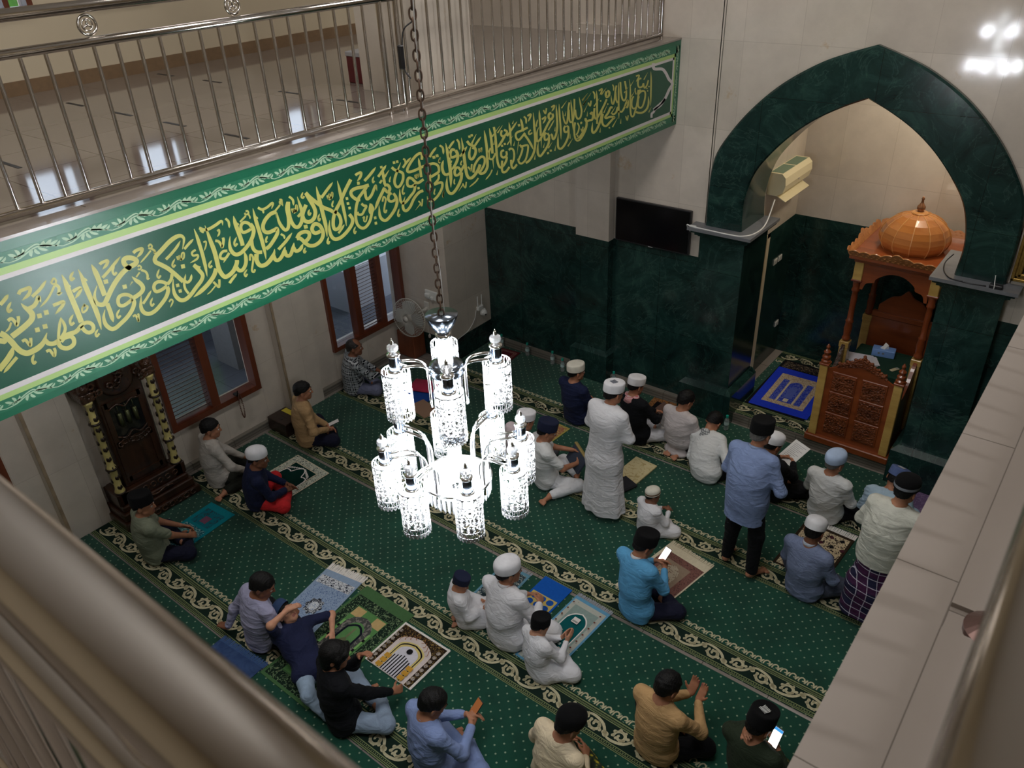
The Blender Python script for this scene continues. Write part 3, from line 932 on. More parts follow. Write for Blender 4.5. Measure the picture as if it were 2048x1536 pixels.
LF = lambda u, v: (PX + 0.0022, u, v - 3.6)
for a_, b_, c_, h_, l_ in ((PY0, PY1 - 0.11, 3.672, 0.029, LF), (PY0, PY1 - 0.11, 4.396, 0.033, LF), (0, 0.85, PY1 - 0.068, 0.028, lambda u, v: (PX + 0.0022, v, u + 0.03))):
    mb = MB(); vine(mb, a_, b_, c_, h_, l_); mb.build('scroll_ornament', PMINT, panel, loc=(-PX, 0, 0))
CALLI = """
Z 2.41 -0.87 -1.00 -2.64
s 11.0 1312,4158 1320,4135 1336,4107 1342,4082 1329,4058 1292,4038 1250,4022 1214,4010
e 8.1 1335,4118 1364,4123 1385,4140 1400,4159 1402,4129
e 11.0 1170,4048 1185,4029 1203,3987 1214,3948 1229,3916 1252,3896 1282,3896 1315,3903 1344,3920 1377,3962
n 9.1 1354,3929 1365,3904 1388,3892 1417,3897 1445,3907 1478,3910 1513,3908 1542,3922 1558,3933
s 5.9 1468,4015 1447,3972 1424,3920 1414,3885
s 6.2 1468,4013 1472,3965 1465,3938 1444,3916 1419,3900
n 8.8 1420,3904 1412,3877 1422,3852 1449,3837 1481,3846 1491,3873 1481,3895 1450,3900 1426,3888
n 8.1 1552,3927 1559,3897 1577,3876 1601,3879 1610,3902 1601,3924 1579,3936 1553,3931 1528,3915
s 11.0 1545,4231 1550,4187 1551,4132 1554,4067 1557,4005 1558,3947
e 5.0 1551,4179 1558,4165 1568,4152
b 10.5 1633,4230 1638,4189 1640,4133 1645,4061 1651,3989 1651,3926 1645,3865
e 5.0 1639,4180 1647,4168 1659,4155
e 6.2 1372,4172 1419,4195 1464,4229
e 6.6 1316,4206 1329,4219 1350,4221 1376,4220 1371,4201 1356,4186 1322,4171
n 3.8 1485,4212 1501,4226 1508,4211 1499,4197 1486,4202 1483,4216
e 4.4 1492,4188 1467,4160 1435,4131 1390,4105
e 6.2 1498,4194 1510,4173 1504,4150 1497,4138 1519,4140
s 5.3 1608,4227 1586,4207 1582,4187 1600,4194
e 6.7 1569,4125 1590,4130 1613,4129 1600,4109 1568,4085
n 4.4 1608,4037 1586,4019 1583,3997 1605,4003 1615,4020 1598,4031
s 5.3 1533,4006 1507,3981 1505,3955 1523,3962
s 4.7 1631,3875 1610,3857 1610,3838 1629,3849
e 6.7 1452,4090 1471,4091 1507,4090 1495,4071 1447,4041
D 10.8 1372,4063
D 10.8 1409,4067
D 10.8 1338,3996
D 10.8 1379,3998
n 6.2 1225,4095 1243,4100 1253,4079 1256,4057 1273,4083 1277,4100
e 3.8 1236,4082 1217,4057 1194,4044
n 5.9 1250,3966 1266,3968 1272,3952 1279,3928 1290,3953 1294,3968
n 5.9 1340,3865 1357,3866 1363,3850 1370,3825 1382,3850 1382,3868
s 5.3 1282,3878 1263,3852 1263,3829 1277,3836
e 7.0 1220,4187 1247,4204 1272,4223
s 5.3 1272,4183 1246,4156 1245,4138 1262,4146
s 11.0 1201,3958 1182,3928 1146,3898 1099,3868
e 6.7 1200,3896 1162,3873 1115,3843
e 10.3 1154,4013 1172,4001 1184,3991
Z 2.78 -0.84 -1.01 -2.77
s 9.5 1706,4232 1714,4185 1718,4131 1720,4082 1721,4043
e 4.3 1713,4183 1720,4172 1729,4158
e 8.6 1720,3995 1722,3942 1720,3880
s 9.5 1700,4112 1674,4073 1665,4034 1678,4006 1705,3999 1731,4024 1765,4061 1807,4099 1858,4133 1901,4148 1937,4155 1948,4170 1929,4191 1902,4202 1882,4197 1877,4179 1885,4158 1905,4135
s 8.6 1897,4092 1913,4063 1932,4036 1939,4008 1925,3988 1894,3976 1866,3971
n 7.0 1866,3971 1850,3995 1824,4009 1797,4008 1782,3989 1781,3962 1802,3950 1834,3956 1862,3967
e 8.3 1866,3965 1863,3937 1837,3903 1798,3875 1757,3856 1723,3843 1698,3847 1677,3883 1679,3928 1699,3967
e 2.8 1892,4063 1870,4046
D 9.9 1841,4051
D 9.9 1751,4115
n 3.3 1944,4133 1955,4138 1963,4125 1952,4115 1941,4122
n 3.3 1946,4100 1919,4080
e 4.8 1959,4110 1980,4091 1985,4068 1979,4046 1995,4048
n 3.6 2036,4224 2050,4233 2058,4219 2047,4209 2034,4216
e 3.6 2044,4198 2009,4175 1964,4149
e 4.3 2050,4207 2065,4190 2061,4176 2073,4184
e 5.8 1740,4142 1784,4167 1825,4194 1868,4222
s 4.6 1823,4183 1804,4160 1807,4136 1823,4145
e 5.8 1748,4217 1762,4223 1794,4223 1783,4204 1754,4186
e 6.3 1943,4217 1962,4225 1998,4225 1987,4205 1954,4185
s 8.9 2230,4142 2250,4180 2256,4204 2240,4223 2208,4224 2162,4209 2105,4178 2059,4151 2053,4125 2078,4100 2112,4065 2141,4023 2164,3986 2183,3955
e 5.8 2116,4119 2154,4138 2199,4166 2232,4196
n 7.0 2129,4023 2112,3993 2084,3974
n 7.0 2083,3972 2067,3993 2035,4009 2010,4003 1999,3980 2008,3957 2040,3956 2077,3966
e 8.3 2078,3962 2078,3937 2053,3902 2005,3868 1963,3848 1926,3847 1901,3869 1896,3908 1916,3968
e 5.3 1912,3917 1943,3941 1981,3974
s 4.3 1977,3932 1957,3908 1958,3886 1975,3895
s 4.1 2063,4079 2040,4048 2045,4029 2060,4040
s 8.6 2127,3992 2114,3952 2110,3901 2128,3860 2158,3845 2200,3857 2253,3892 2296,3921 2312,3949 2300,3982 2274,4030
n 4.6 2274,4030 2291,4014 2311,3999
s 5.3 2210,3994 2187,3949 2182,3910 2195,3872
e 5.8 2193,3955 2207,3941 2230,3950 2246,3979
n 3.8 2185,4115 2188,4094 2201,4113 2206,4087 2219,4119 2233,4118 2223,4090 2197,4086
s 4.1 2170,4105 2145,4078 2148,4061 2163,4070
D 10.2 2206,4044
D 8.4 2142,3946
D 8.4 2148,3907
e 5.8 2242,4140 2277,4160 2314,4179
e 4.6 2310,4113 2283,4105 2285,4085 2314,4078 2304,4058 2254,4048
b 7.9 2333,4236 2339,4187 2343,4122 2345,4065 2344,3999 2339,3930
e 3.6 2370,4141 2387,4139 2381,4116 2360,4088
n 4.3 1834,3868 1850,3870 1855,3844 1857,3829 1867,3862 1866,3874
s 4.3 1778,3939 1754,3917 1753,3892 1770,3902
e 3.6 2064,3869 2079,3879 2087,3863 2061,3833
Z 3.37 -0.79 -1.13 -3.03
s 8.6 2406,4234 2412,4185 2418,4127 2425,4072 2427,4013 2426,3959 2434,3919 2453,3887 2485,3887 2522,3904 2554,3940 2561,3961
e 7.6 2543,3922 2561,3890 2589,3889 2616,3918 2626,3957 2623,4001
e 5.7 2366,4231 2397,4210 2431,4207 2477,4216 2520,4227 2520,4199
e 5.1 2369,4218 2379,4207 2386,4193
e 8.4 2410,3957 2384,3920 2334,3884 2273,3856 2220,3839
e 4.6 2549,4234 2565,4209 2560,4170
e 3.6 2476,4177 2490,4180 2485,4158 2467,4143
n 5.3 2448,4125 2468,4114 2479,4090 2484,4072 2502,4108 2503,4127
n 5.3 2511,4039 2481,4044 2458,4028 2457,4008 2487,3998 2521,4022
e 5.1 2485,3993 2467,3975
s 4.1 2396,4018 2369,3996 2373,3978 2388,3985
s 8.3 2606,4233 2608,4180 2616,4120 2623,4060 2623,4035
e 3.6 2614,4186 2623,4177 2630,4169
n 6.3 2715,4122 2700,4155 2671,4172 2646,4164 2637,4138 2647,4115 2679,4113 2713,4121
e 7.9 2709,4151 2723,4116 2714,4081 2680,4041 2634,4010 2587,3993 2553,4004 2535,4043 2540,4087 2553,4120
n 3.6 2696,4235 2710,4234 2712,4218 2691,4216 2688,4229
n 3.6 2690,4208 2641,4184
e 3.3 2710,4214 2716,4196 2714,4181
s 4.1 2595,4102 2571,4073 2572,4051 2591,4061
b 7.9 2750,4239 2751,4186 2756,4126 2763,4057 2767,3996 2769,3943 2766,3894
e 3.6 2755,4185 2763,4176 2772,4166
s 7.4 2704,4075 2690,4029 2693,3990 2714,3962 2750,3949
n 7.9 2910,4170 2867,4167 2822,4144 2795,4110 2797,4076 2826,4058 2872,4060 2893,4062 2890,4033 2857,4001 2815,3971 2783,3960
e 3.0 2911,4172 2904,4128
n 3.3 2957,4229 2970,4221 2962,4207 2948,4219
n 3.3 2946,4199 2899,4171
e 2.8 2964,4210 2972,4187
e 5.1 2786,4233 2815,4213 2855,4217 2892,4231 2900,4224 2882,4197
e 4.3 2815,4213 2819,4201 2818,4186
s 3.8 2811,4033 2793,4013 2797,3998
n 4.3 2649,3926 2659,3959 2671,3955 2676,3932 2663,3897 2648,3859 2660,3845 2672,3859
s 5.8 2540,3876 2511,3861 2474,3836
s 3.8 2617,3879 2591,3858 2595,3838 2611,3850
n 4.6 2370,3883 2383,3861 2398,3838 2409,3868 2412,3885
e 2.8 2377,3855 2338,3832 2308,3822
Z 4.05 -0.72 -1.27 -3.32
e 7.9 2707,3951 2698,3913 2712,3873 2749,3861 2792,3876 2830,3907 2846,3939
e 7.0 2827,3899 2836,3866 2865,3860 2902,3887 2928,3928
e 7.0 2917,3904 2925,3867 2954,3861 2983,3896 3001,3931
e 7.0 2990,3902 3005,3871 3041,3872 3070,3900
n 7.4 3030,3951 3059,3975 3102,3976 3133,3958 3129,3929 3099,3911 3070,3903
n 7.4 3030,3951 3057,3942 3083,3912 3113,3876 3159,3860 3211,3870 3244,3901 3248,3940 3229,3982 3195,4001 3170,3987 3165,3962 3187,3938 3231,3939
D 8.9 3117,4006
e 5.8 2873,3926 2940,3959 3002,4000
e 4.1 2913,4020 2934,4000 2934,3978
s 3.8 2813,4039 2794,4015 2800,3999
s 3.8 3085,3870 3066,3850 3071,3837 3085,3847
s 6.3 2917,4164 2918,4104 2937,4055 2957,4033 2981,4046 2995,4102 2996,4166 3013,4203
n 7.0 3018,4206 3007,4154 3010,4085 3030,4036 3059,4023 3091,4047 3115,4101 3151,4147
s 7.6 3093,4219 3100,4175 3109,4124 3106,4086 3118,4048 3152,4029 3192,4039 3214,4072 3212,4108 3195,4152 3170,4211
n 7.4 3163,4225 3191,4187 3240,4135 3285,4091 3335,4059 3369,4031
n 3.6 3032,4156 3042,4127 3051,4149 3061,4126 3071,4165 3078,4158 3074,4135 3040,4122
e 4.6 3030,4237 3054,4208 3052,4171
n 5.1 3069,4089 3111,4111
n 3.3 2954,4237 2970,4232 2964,4217 2947,4226
n 3.3 2951,4204 2908,4179
e 2.8 2970,4220 2974,4194
s 3.6 3144,4235 3125,4210 3135,4197 3148,4207
s 3.8 3173,4110 3157,4089 3164,4073 3178,4086
b 7.9 3257,4242 3261,4181 3268,4109 3275,4036 3281,3962 3277,3885
e 3.6 3266,4184 3275,4173 3282,4166
e 5.6 3283,4157 3334,4191 3400,4233
n 3.6 3333,4161 3340,4133 3352,4164 3361,4131 3375,4166 3382,4160 3373,4137 3343,4127
s 3.6 3381,4112 3363,4086 3368,4069
s 3.6 3246,4058 3229,4032 3233,4012 3247,4026
n 7.1 3557,4211 3496,4152 3437,4087 3387,4039 3357,3993 3345,3942 3356,3912 3391,3914 3415,3948 3409,3996 3376,4037
b 6.6 3438,4234 3445,4179 3451,4097 3455,4028 3459,3963 3457,3905
s 7.4 3322,3990 3308,3940 3311,3885 3337,3848 3388,3841 3452,3863 3507,3902 3520,3940 3498,3979
e 4.6 3378,3877 3411,3898 3441,3922
D 6.6 3499,4092
D 6.6 3501,4056
D 6.6 3509,4021
n 6.9 3713,4130 3652,4132 3588,4139 3546,4129 3546,4098 3585,4060 3616,4051
e 6.3 3598,4065 3659,4103 3706,4127
n 6.3 3598,4060 3571,4013 3554,3953 3555,3896 3583,3855 3624,3843 3672,3870 3699,3914 3714,3962 3706,3992
e 6.1 3671,4100 3670,4058 3684,4036 3724,4053 3763,4098 3778,4108 3782,4069
n 5.3 3576,3974 3578,3955 3612,3945 3641,3969 3662,3990 3640,4001 3621,4021
n 5.1 3707,3997 3687,3951 3696,3929 3723,3945 3721,3969
n 3.3 3613,3916 3631,3919 3621,3895 3639,3885 3660,3921
D 7.1 3620,4168
D 7.1 3731,3883
D 7.1 3730,3843
s 3.6 3539,3877 3518,3851 3523,3830 3538,3844
s 3.8 3291,3881 3271,3846 3280,3833 3291,3848
Z 4.86 -0.60 -1.34 -3.57
e 4.8 3603,4228 3626,4234 3657,4233 3646,4206 3612,4184
e 5.2 3677,4169 3731,4195 3799,4236
s 3.2 3770,4178 3752,4155 3754,4137 3769,4146
e 4.9 3809,4164 3851,4192 3900,4226
D 5.8 3851,4223
e 4.7 3870,4148 3922,4186
n 4.3 3816,4115 3841,4132
n 5.4 3856,4191 3860,4143 3862,4095
n 5.8 3856,4091 3891,4082 3907,4051 3883,4031 3861,4056
e 6.0 3857,4073 3819,4035 3779,3994 3738,3940
n 5.4 3919,4016 3890,4008 3880,3978 3903,3956 3942,3957 3955,3977 3937,4009
e 6.2 3952,3986 3962,3939 3938,3896 3893,3860 3839,3835 3802,3846 3778,3886 3782,3962
n 3.4 3820,3979 3836,4011 3854,3985 3835,3942 3824,3905 3838,3893 3849,3910
s 3.4 3976,3881 3954,3842 3963,3825 3976,3839
s 3.0 3929,4137 3912,4109 3916,4098
D 6.0 3977,4225
D 6.0 4010,4224
e 5.4 3949,4198 3977,4172 4023,4148 4052,4125 4046,4082 4012,4047 3979,4045 3960,4077 3969,4115 4003,4161 4045,4210
e 4.5 4059,4167 4103,4196 4153,4220
e 3.9 4072,4231 4089,4215 4087,4192
n 5.4 4262,4177 4267,4211 4250,4228 4203,4220 4141,4183 4102,4144 4114,4122 4177,4118 4259,4125 4279,4124
s 5.4 4229,4198 4234,4144 4237,4086 4238,4051
n 2.6 4172,4086 4175,4061 4189,4085 4195,4060 4209,4084 4209,4064 4179,4055
n 5.6 4260,4029 4202,4017 4170,4034 4140,4065 4108,4078 4089,4059 4090,4027 4126,4009 4173,4016
e 5.6 4167,4014 4150,3969 4104,3940 4048,3910 4014,3913 3997,3945 4004,4025
s 3.4 4055,4044 4028,4002 4032,3976 4048,3984
e 5.9 4245,3945 4198,3943 4140,3913 4092,3864 4049,3844 4022,3859 4018,3898 4050,3953
D 6.0 4197,3977
n 3.2 4183,3880 4199,3863 4213,3834 4228,3884
e 2.4 4202,3854 4138,3820
n 4.1 4333,4058 4332,4003 4334,3944
n 5.6 4330,4124 4383,4119 4428,4092 4435,4048 4402,4036 4340,4026
n 4.9 4431,4024 4421,3989 4371,3962
e 5.6 4368,3958 4417,3959 4458,3949 4454,3912 4418,3874 4372,3849 4327,3840 4287,3859 4280,3893
D 6.2 4392,4163
D 6.2 4429,4168
e 4.1 4352,4176 4403,4215
s 3.0 4464,4145 4446,4116
s 3.0 4377,3928 4359,3895 4367,3881
s 3.0 4477,3884 4459,3850 4466,3830
Z 6.11 -0.40 -1.49 -3.97
b 6.4 4537,4239 4547,4183 4557,4114 4564,4028 4563,3960 4555,3886
s 5.2 4496,4118 4476,4075 4484,4024 4511,4000 4548,3998
n 4.9 4637,4162 4602,4174 4580,4150 4583,4121 4619,4113 4658,4124 4640,4161
e 5.2 4645,4160 4664,4122 4654,4082 4617,4044 4569,4016
e 4.1 4565,4191 4600,4216 4638,4237
e 3.9 4467,4238 4500,4210 4501,4161
e 4.1 4347,4177 4384,4205 4431,4232
D 6.2 4394,4164
D 6.2 4430,4167
s 3.2 4466,4148 4445,4120 4456,4104
s 5.9 4719,4240 4728,4175 4734,4106 4740,4036 4746,3974 4756,3932 4778,3905 4818,3899 4867,3921 4910,3959 4922,3980
n 4.8 4732,4020 4695,3991 4673,3966
n 4.9 4688,3984 4665,4015 4634,4022 4613,3998 4621,3967 4653,3963 4690,3977
e 5.6 4694,3971 4681,3921 4636,3871 4580,3838 4542,3841 4515,3873 4509,3922 4522,3983
e 4.1 4688,4100 4729,4124 4780,4159
e 3.9 4665,4239 4687,4209 4691,4150
s 2.8 4592,4093 4573,4072 4581,4059
s 2.8 4711,4064 4691,4043 4699,4028
s 2.8 4607,3944 4596,3917 4602,3899
s 3.2 4475,3884 4457,3846 4464,3830
e 5.2 4783,4200 4812,4168 4850,4147 4878,4115 4876,4081 4839,4047 4807,4055 4799,4090 4815,4130 4831,4151
D 5.4 4815,4227
D 5.4 4845,4231
e 4.1 4838,4167 4902,4229
e 4.1 4844,4123 4897,4158 4956,4196
n 4.7 4835,3934 4855,3986 4905,4025 4953,4036 4984,4015 4982,3976 4944,3937 4908,3915
n 5.4 4901,3926 4927,3902 4976,3902 5012,3934 5018,3968
s 5.4 4999,4238 5009,4176 5020,4078 5018,3968
n 2.6 4920,4110 4925,4078 4939,4104 4950,4076 4957,4110
n 3.2 4774,3997 4798,3969 4808,3958 4823,4007
s 5.2 5064,4241 5078,4182 5085,4107 5089,4029
e 2.8 5091,3977 5092,3902
n 3.9 5068,4080 5042,4042 5048,3997 5088,3987 5128,4024
n 4.9 5123,4238 5134,4183 5141,4094 5142,4018 5150,3940 5175,3894 5217,3892 5263,3926 5275,3960
n 4.5 5225,4190 5210,4162 5235,4136 5279,4147 5289,4167 5253,4187
e 4.9 5258,4134 5211,4096 5158,4061
n 4.5 5241,4022 5206,4017 5203,3981 5237,3961 5274,3974 5271,4006
n 4.7 5210,3941 5203,3881 5213,3843 5257,3837 5305,3863
D 5.2 5219,4063
D 5.2 5256,4070
n 4.3 5306,4007 5330,4014 5364,3997 5377,3954 5366,3910 5334,3877
n 4.7 5330,3919 5335,3863 5362,3838 5410,3860
b 4.7 5322,4235 5333,4163 5335,4095 5338,4030
e 3.2 5096,4165 5201,4231
e 3.2 5167,4180 5236,4228
e 3.9 5292,4127 5353,4167 5432,4218
e 3.0 5287,4056 5373,4115
s 2.6 5123,4133 5111,4096
s 2.8 5393,4064 5374,4027
s 2.6 5389,4235 5367,4212
s 3.0 5148,3877 5130,3839
e 2.8 5075,3898 5043,3867 4980,3835
e 3.0 4891,3875 4854,3853 4770,3830
n 2.8 4742,3882 4724,3838 4696,3881
e 2.4 4701,3871 4638,3830
n 4.5 5577,4138 5500,4131 5419,4126 5409,4092 5451,4061 5538,4101
D 5.4 5458,4181
s 4.3 5497,4213 5503,4162 5501,4124
n 4.3 5456,4018 5493,3982 5476,3940 5435,3894
n 4.3 5464,3998 5539,3994 5575,3981 5566,3928 5532,3870 5477,3852 5441,3869 5428,3905
e 2.1 5444,4048 5414,3944
Z 7.36 -0.17 -1.59 -4.31
e 4.4 5521,4098 5574,4041 5621,3980 5649,3933
s 4.5 5661,4246 5667,4188 5674,4103 5680,4018 5669,3935 5638,3886 5586,3851 5536,3841
s 4.3 5481,4234 5500,4181 5510,4119
n 2.7 5620,4110 5591,4096 5598,4074 5641,4081
e 3.5 5580,4234 5626,4240 5619,4218 5587,4185
e 3.3 5529,4240 5557,4214 5557,4172
s 4.1 5750,4250 5755,4170 5763,4084 5764,4027
e 2.3 5770,3998 5767,3919
n 4.5 5927,4194 5891,4185 5890,4155 5925,4136 5954,4159 5943,4182
e 4.3 5925,4144 5872,4104 5812,4049 5759,4000 5715,3990 5703,4021 5712,4074 5739,4107
n 4.1 5848,4036 5820,4021 5826,3978 5869,3976 5890,3997 5864,4028
e 4.5 5891,3984 5875,3927 5813,3880 5753,3851 5719,3876 5714,3925 5727,3980
s 4.3 6002,4247 6010,4161 6016,4074 6005,4007 5974,3962 5945,3960 5934,3992 5916,4009
b 3.9 6048,4247 6055,4152 6069,4041 6075,3925
n 4.1 6145,4034 6122,4013 6138,3979 6183,3978 6192,4011 6162,4030
e 4.5 6193,3998 6193,3936 6151,3882 6095,3847 6049,3848 6024,3884 6029,3987
s 3.7 6100,4177 6116,4105 6145,4057 6170,4060 6186,4126 6194,4189 6210,4229
n 3.7 6200,4167 6209,4078 6233,4048 6271,4065 6289,4150 6290,4244
s 3.9 6367,4248 6393,4173 6410,4113 6392,4063 6351,4054 6319,4087 6305,4146
b 3.7 6232,4247 6249,4135 6265,4023 6281,3937
e 3.3 5786,4164 5839,4174 5831,4150 5798,4123
n 2.9 5811,4238 5839,4203 5856,4246
e 3.3 5928,4240 5974,4246 5966,4225 5933,4203
e 2.5 5878,4051 5924,4085 5971,4123
e 2.5 6085,4202 6168,4251
e 2.5 6423,4203 6490,4243
e 2.7 6432,4161 6548,4232
e 2.5 5874,3892 5940,3935
e 2.9 6182,3839 6264,3894
e 2.0 6449,4096 6516,4160
D 5.1 5869,3849
D 5.1 5911,3862
D 4.1 6401,4003
D 5.3 5458,4182
s 2.5 5724,4176 5702,4131 5711,4120
s 2.5 5985,4059 5979,4020
s 2.5 5817,3953 5800,3913
s 2.7 5989,3892 5975,3846
s 2.5 5675,3882 5665,3840
s 2.1 6224,3947 6219,3902
s 2.5 6155,4162 6138,4122
s 2.1 6509,4089 6503,4049
n 4.1 6303,4032 6289,3973 6297,3904 6328,3862 6377,3855 6435,3883 6484,3932 6502,3982 6468,4025
n 3.3 6343,4020 6370,3978 6354,3937 6321,3912
D 4.1 6344,3898
n 2.7 6401,3954 6423,3922 6436,3965
Z 9.33 0.23 -1.76 -4.79
n 4.1 6471,4036 6498,4004 6547,4002 6589,3999 6605,4027 6589,4065 6556,4055
e 4.1 6497,3997 6490,3955 6441,3916 6374,3880 6316,3878
s 3.5 6659,4254 6671,4172 6674,4081 6680,4012 6678,3941
n 3.7 6629,4099 6624,4046 6642,4002 6674,3996 6734,4038 6803,4098 6843,4140
n 4.3 6841,4213 6826,4189 6843,4160 6886,4169 6887,4200 6851,4216
e 4.3 6752,4053 6754,3993 6721,3935 6669,3885 6619,3869 6593,3897 6600,3971
n 4.1 6778,4016 6764,3958 6790,3907 6844,3887 6897,3903 6959,3928 6993,3940 6913,3960 6843,3962 6825,3978 6875,4006 6918,4047 6954,4040
D 3.5 6904,3857
n 3.7 6948,3982 6985,3971 7029,3985 7048,4019 7074,4019
n 3.7 7057,3979 7094,3976 7132,3966 7177,3994 7205,4031 7239,4058 7249,4018 7234,3989 7197,4008
b 3.5 7051,4258 7062,4170 7068,4052 7081,3906
s 3.3 6922,4162 6935,4100 6962,4073 6987,4114 7002,4203 7018,4237
n 3.3 7001,4180 7016,4109 7045,4066
n 3.5 7088,4257 7104,4162 7134,4092 7172,4067 7206,4092 7203,4168 7172,4252
s 3.7 7253,4256 7279,4178 7288,4059 7301,3936 7327,3884 7366,3881 7392,3919 7426,3985 7450,4077 7485,4118
n 3.3 7399,3951 7352,3956 7321,3995 7326,4051 7353,4075
n 3.7 7444,4121 7440,4079 7505,4096 7573,4083 7589,4042 7574,3986 7538,3939 7489,3935 7449,3966 7445,4020 7461,4056
n 3.5 7494,4226 7438,4221 7432,4175 7462,4142 7521,4141 7540,4166
n 3.3 7538,4171 7564,4120 7610,4135 7638,4183
e 4.3 7412,3910 7463,3891 7554,3877 7632,3897 7666,3945 7653,4021
b 3.5 7683,4262 7698,4178 7706,4050 7714,3913
e 2.3 7545,4203 7620,4263
e 2.5 6420,4209 6511,4255
e 2.5 6429,4160 6569,4249
e 2.7 6620,4114 6714,4174
e 2.3 6746,4199 6832,4247
e 2.5 6930,3986 7010,4041
e 2.7 6963,3851 7057,3923
e 2.3 7677,3853 7731,3899
e 2.3 7168,4141 7241,4185
e 2.1 6795,4021 6856,4084
e 2.0 7286,4186 7351,4232
e 2.0 7303,4079 7369,4121
e 2.9 6600,4256 6628,4224 6629,4179
e 2.5 6944,4258 6965,4232 6962,4195
e 3.1 6702,4242 6754,4251 6747,4225 6718,4203
e 2.9 7385,4263 7444,4262 7437,4240 7392,4209
n 2.7 6519,4169 6553,4132 6570,4178
n 2.5 7211,3906 7242,3861 7260,3906
n 2.3 7384,4150 7378,4128 7401,4085
D 3.3 6863,4091
D 3.5 6735,4145
D 3.3 7636,4077
D 3.3 7657,4117
D 2.9 7618,4105
D 3.9 6405,4009
s 2.1 6509,4091 6504,4046
s 2.3 7119,3901 7115,3852
s 2.3 6740,3894 6731,3848
Z 9.34 0.28 -1.38 -4.60
W 6.4 7726,4335 7736,4288 7781,4269 7923,4245 8008,4191 8080,4120 8164,4059 8098,4004 8008,3922 7885,3884 7780,3859
Z 9.33 0.23 -1.76 -4.79
W 4.9 8023,3928 7925,3875 7821,3860 7784,3837 7744,3825 7743,3784
"""



def nib(mb, pts, wd, J, t0, t1, lift, n=6):
    """broad stroke whose width is measured in the slanted frame J of the letters"""
    Ji = np.linalg.inv(J)
    P = [tuple(Ji @ np.array(p)) for p in pts]
    q = strip2d(cr(P, n), wd, t0, t1, 0.30)
    V = []
    for a, b in q:
        a = J @ a; b = J @ b
        V += [lift(*a), lift(*b)]
    mb.add(V, [(2 * i, 2 * i + 2, 2 * i + 3, 2 * i + 1) for i in range(len(q) - 1)])


mb = MB(); mw = MB(); J = np.eye(2)
for ln in CALLI.strip().split('\n'):
    t = ln.split()
    if t[0] == 'Z':
        J = np.array([[float(t[1]), float(t[2])], [float(t[3]), float(t[4])]]) / 1000
        continue
    wd = float(t[1])
    pts = [tuple(float(c) / 1000 for c in q.split(',')) for q in t[2:]]
    k = len(mb.v) % 7
    LFc = lambda u, v: (PX + 0.0016 + 0.0002 * k, u, v - 3.6)
    if t[0] == 'D':
        c = pts[0]
        e = [J @ np.array(d) * wd * 0.5 for d in ((-1.0, -.62), (.62, -1.0), (1.0, .62), (-.62, 1.0))]
        mb.add([LFc(c[0] + d[0], c[1] + d[1]) for d in e], [(0, 1, 2, 3)])
    elif t[0] == 'W':
        nib(mw, pts, wd, J, 1, 1, lambda u, v: (PX + 0.0024, u, v - 3.6))
    else:
        nib(mb, pts, wd, J, 0.12 if t[0] in 'sb' else 1.0, 0.12 if t[0] in 'eb' else 1.0, LFc)
mb.build('lettering', PYEL, panel, loc=(-PX, 0, 0))
mw.build('end_bracket', PWHT, panel, loc=(-PX, 0, 0))
# ================================================================== CHANDELIER
CX, CY = -2.255, 2.262
ch = empty('chandelier', (CX, CY, 4.25))
tag(ch, 'bright twelve lamp chandelier hanging on a rusty chain over the hall', 'chandelier')
LATT = plain('pierced_metal', (0.30, 0.30, 0.30), rough=0.35, metal=0.5)
BULB = plain('lit_bulb', (1, 1, 1), rough=0.5, emit=(0.88, 0.94, 1.0), es=360.0)
TUBE = plain('lit_tube', (1, 1, 1), rough=0.5, emit=(0.9, 0.95, 1.0), es=26.0)
STEELB = plain('blue_steel', (0.22, 0.26, 0.32), rough=0.18, metal=1.0)
CRYS = plain('crystal', (0.95, 0.97, 1.0), rough=0.05, trans=0.55)
RUST = plain('rusty_chain', (0.10, 0.062, 0.042), rough=0.6, metal=0.5, noise=0.4, nscale=30)


def lattice():
    mb = MB(); R, H = 0.066, 0.255
    lf = lambda u, v: (R * math.cos(u / R), R * math.sin(u / R), -v)
    C = 2 * PI * R

    def ring(v, w_):
        stroke(mb, [(C * k / 40, v) for k in range(41)], w_, lf, n=1)
    for v, w_ in ((0.003, .006), (0.052, .005), (0.2, .005), (0.232, .006)): ring(v, w_)
    for r0, r1, cnt in ((.006, .05, 14), (.203, .23, 18)):
        for k in range(cnt):
            u = C * k / cnt; a = C / cnt * .34; vm = (r0 + r1) / 2; b = (r1 - r0) / 2
            stroke(mb, [(u + a * math.cos(t), vm + b * math.sin(t)) for t in [2 * PI * j / 8 for j in range(9)]], .0045, lf, n=2)
    for k in range(22):
        u = C * k / 22
        stroke(mb, [(u, .232), (u + C / 44, .252), (u + C / 22, .232)], .006, lf, n=3)
    cnt = 7
    for row in range(3):
        for k in range(cnt):
            u = C * (k + .5 * (row % 2)) / cnt; v = .076 + .05 * row
            for j in range(6):
                a = PI / 6 + j * PI / 3
                q = (u + .028 * math.cos(a), v + .027 * math.sin(a))
                stroke(mb, [(u, v), q], .0032, lf, n=1)
                for da in (-.42, .42):
                    stroke(mb, [(u, v), (u + .016 * math.cos(a + da), v + .016 * math.sin(a + da)), q], .003, lf, n=2)
                a2 = a + PI / 3
                stroke(mb, [q, (u + .028 * math.cos(a2), v + .027 * math.sin(a2))], .003, lf, n=1)
    me = mb.build('lamp_shade', LATT)
    md = me.modifiers.new('thickness', 'SOLIDIFY'); md.thickness = 0.0016; md.offset = 0
    # star grille across the bottom
    return me


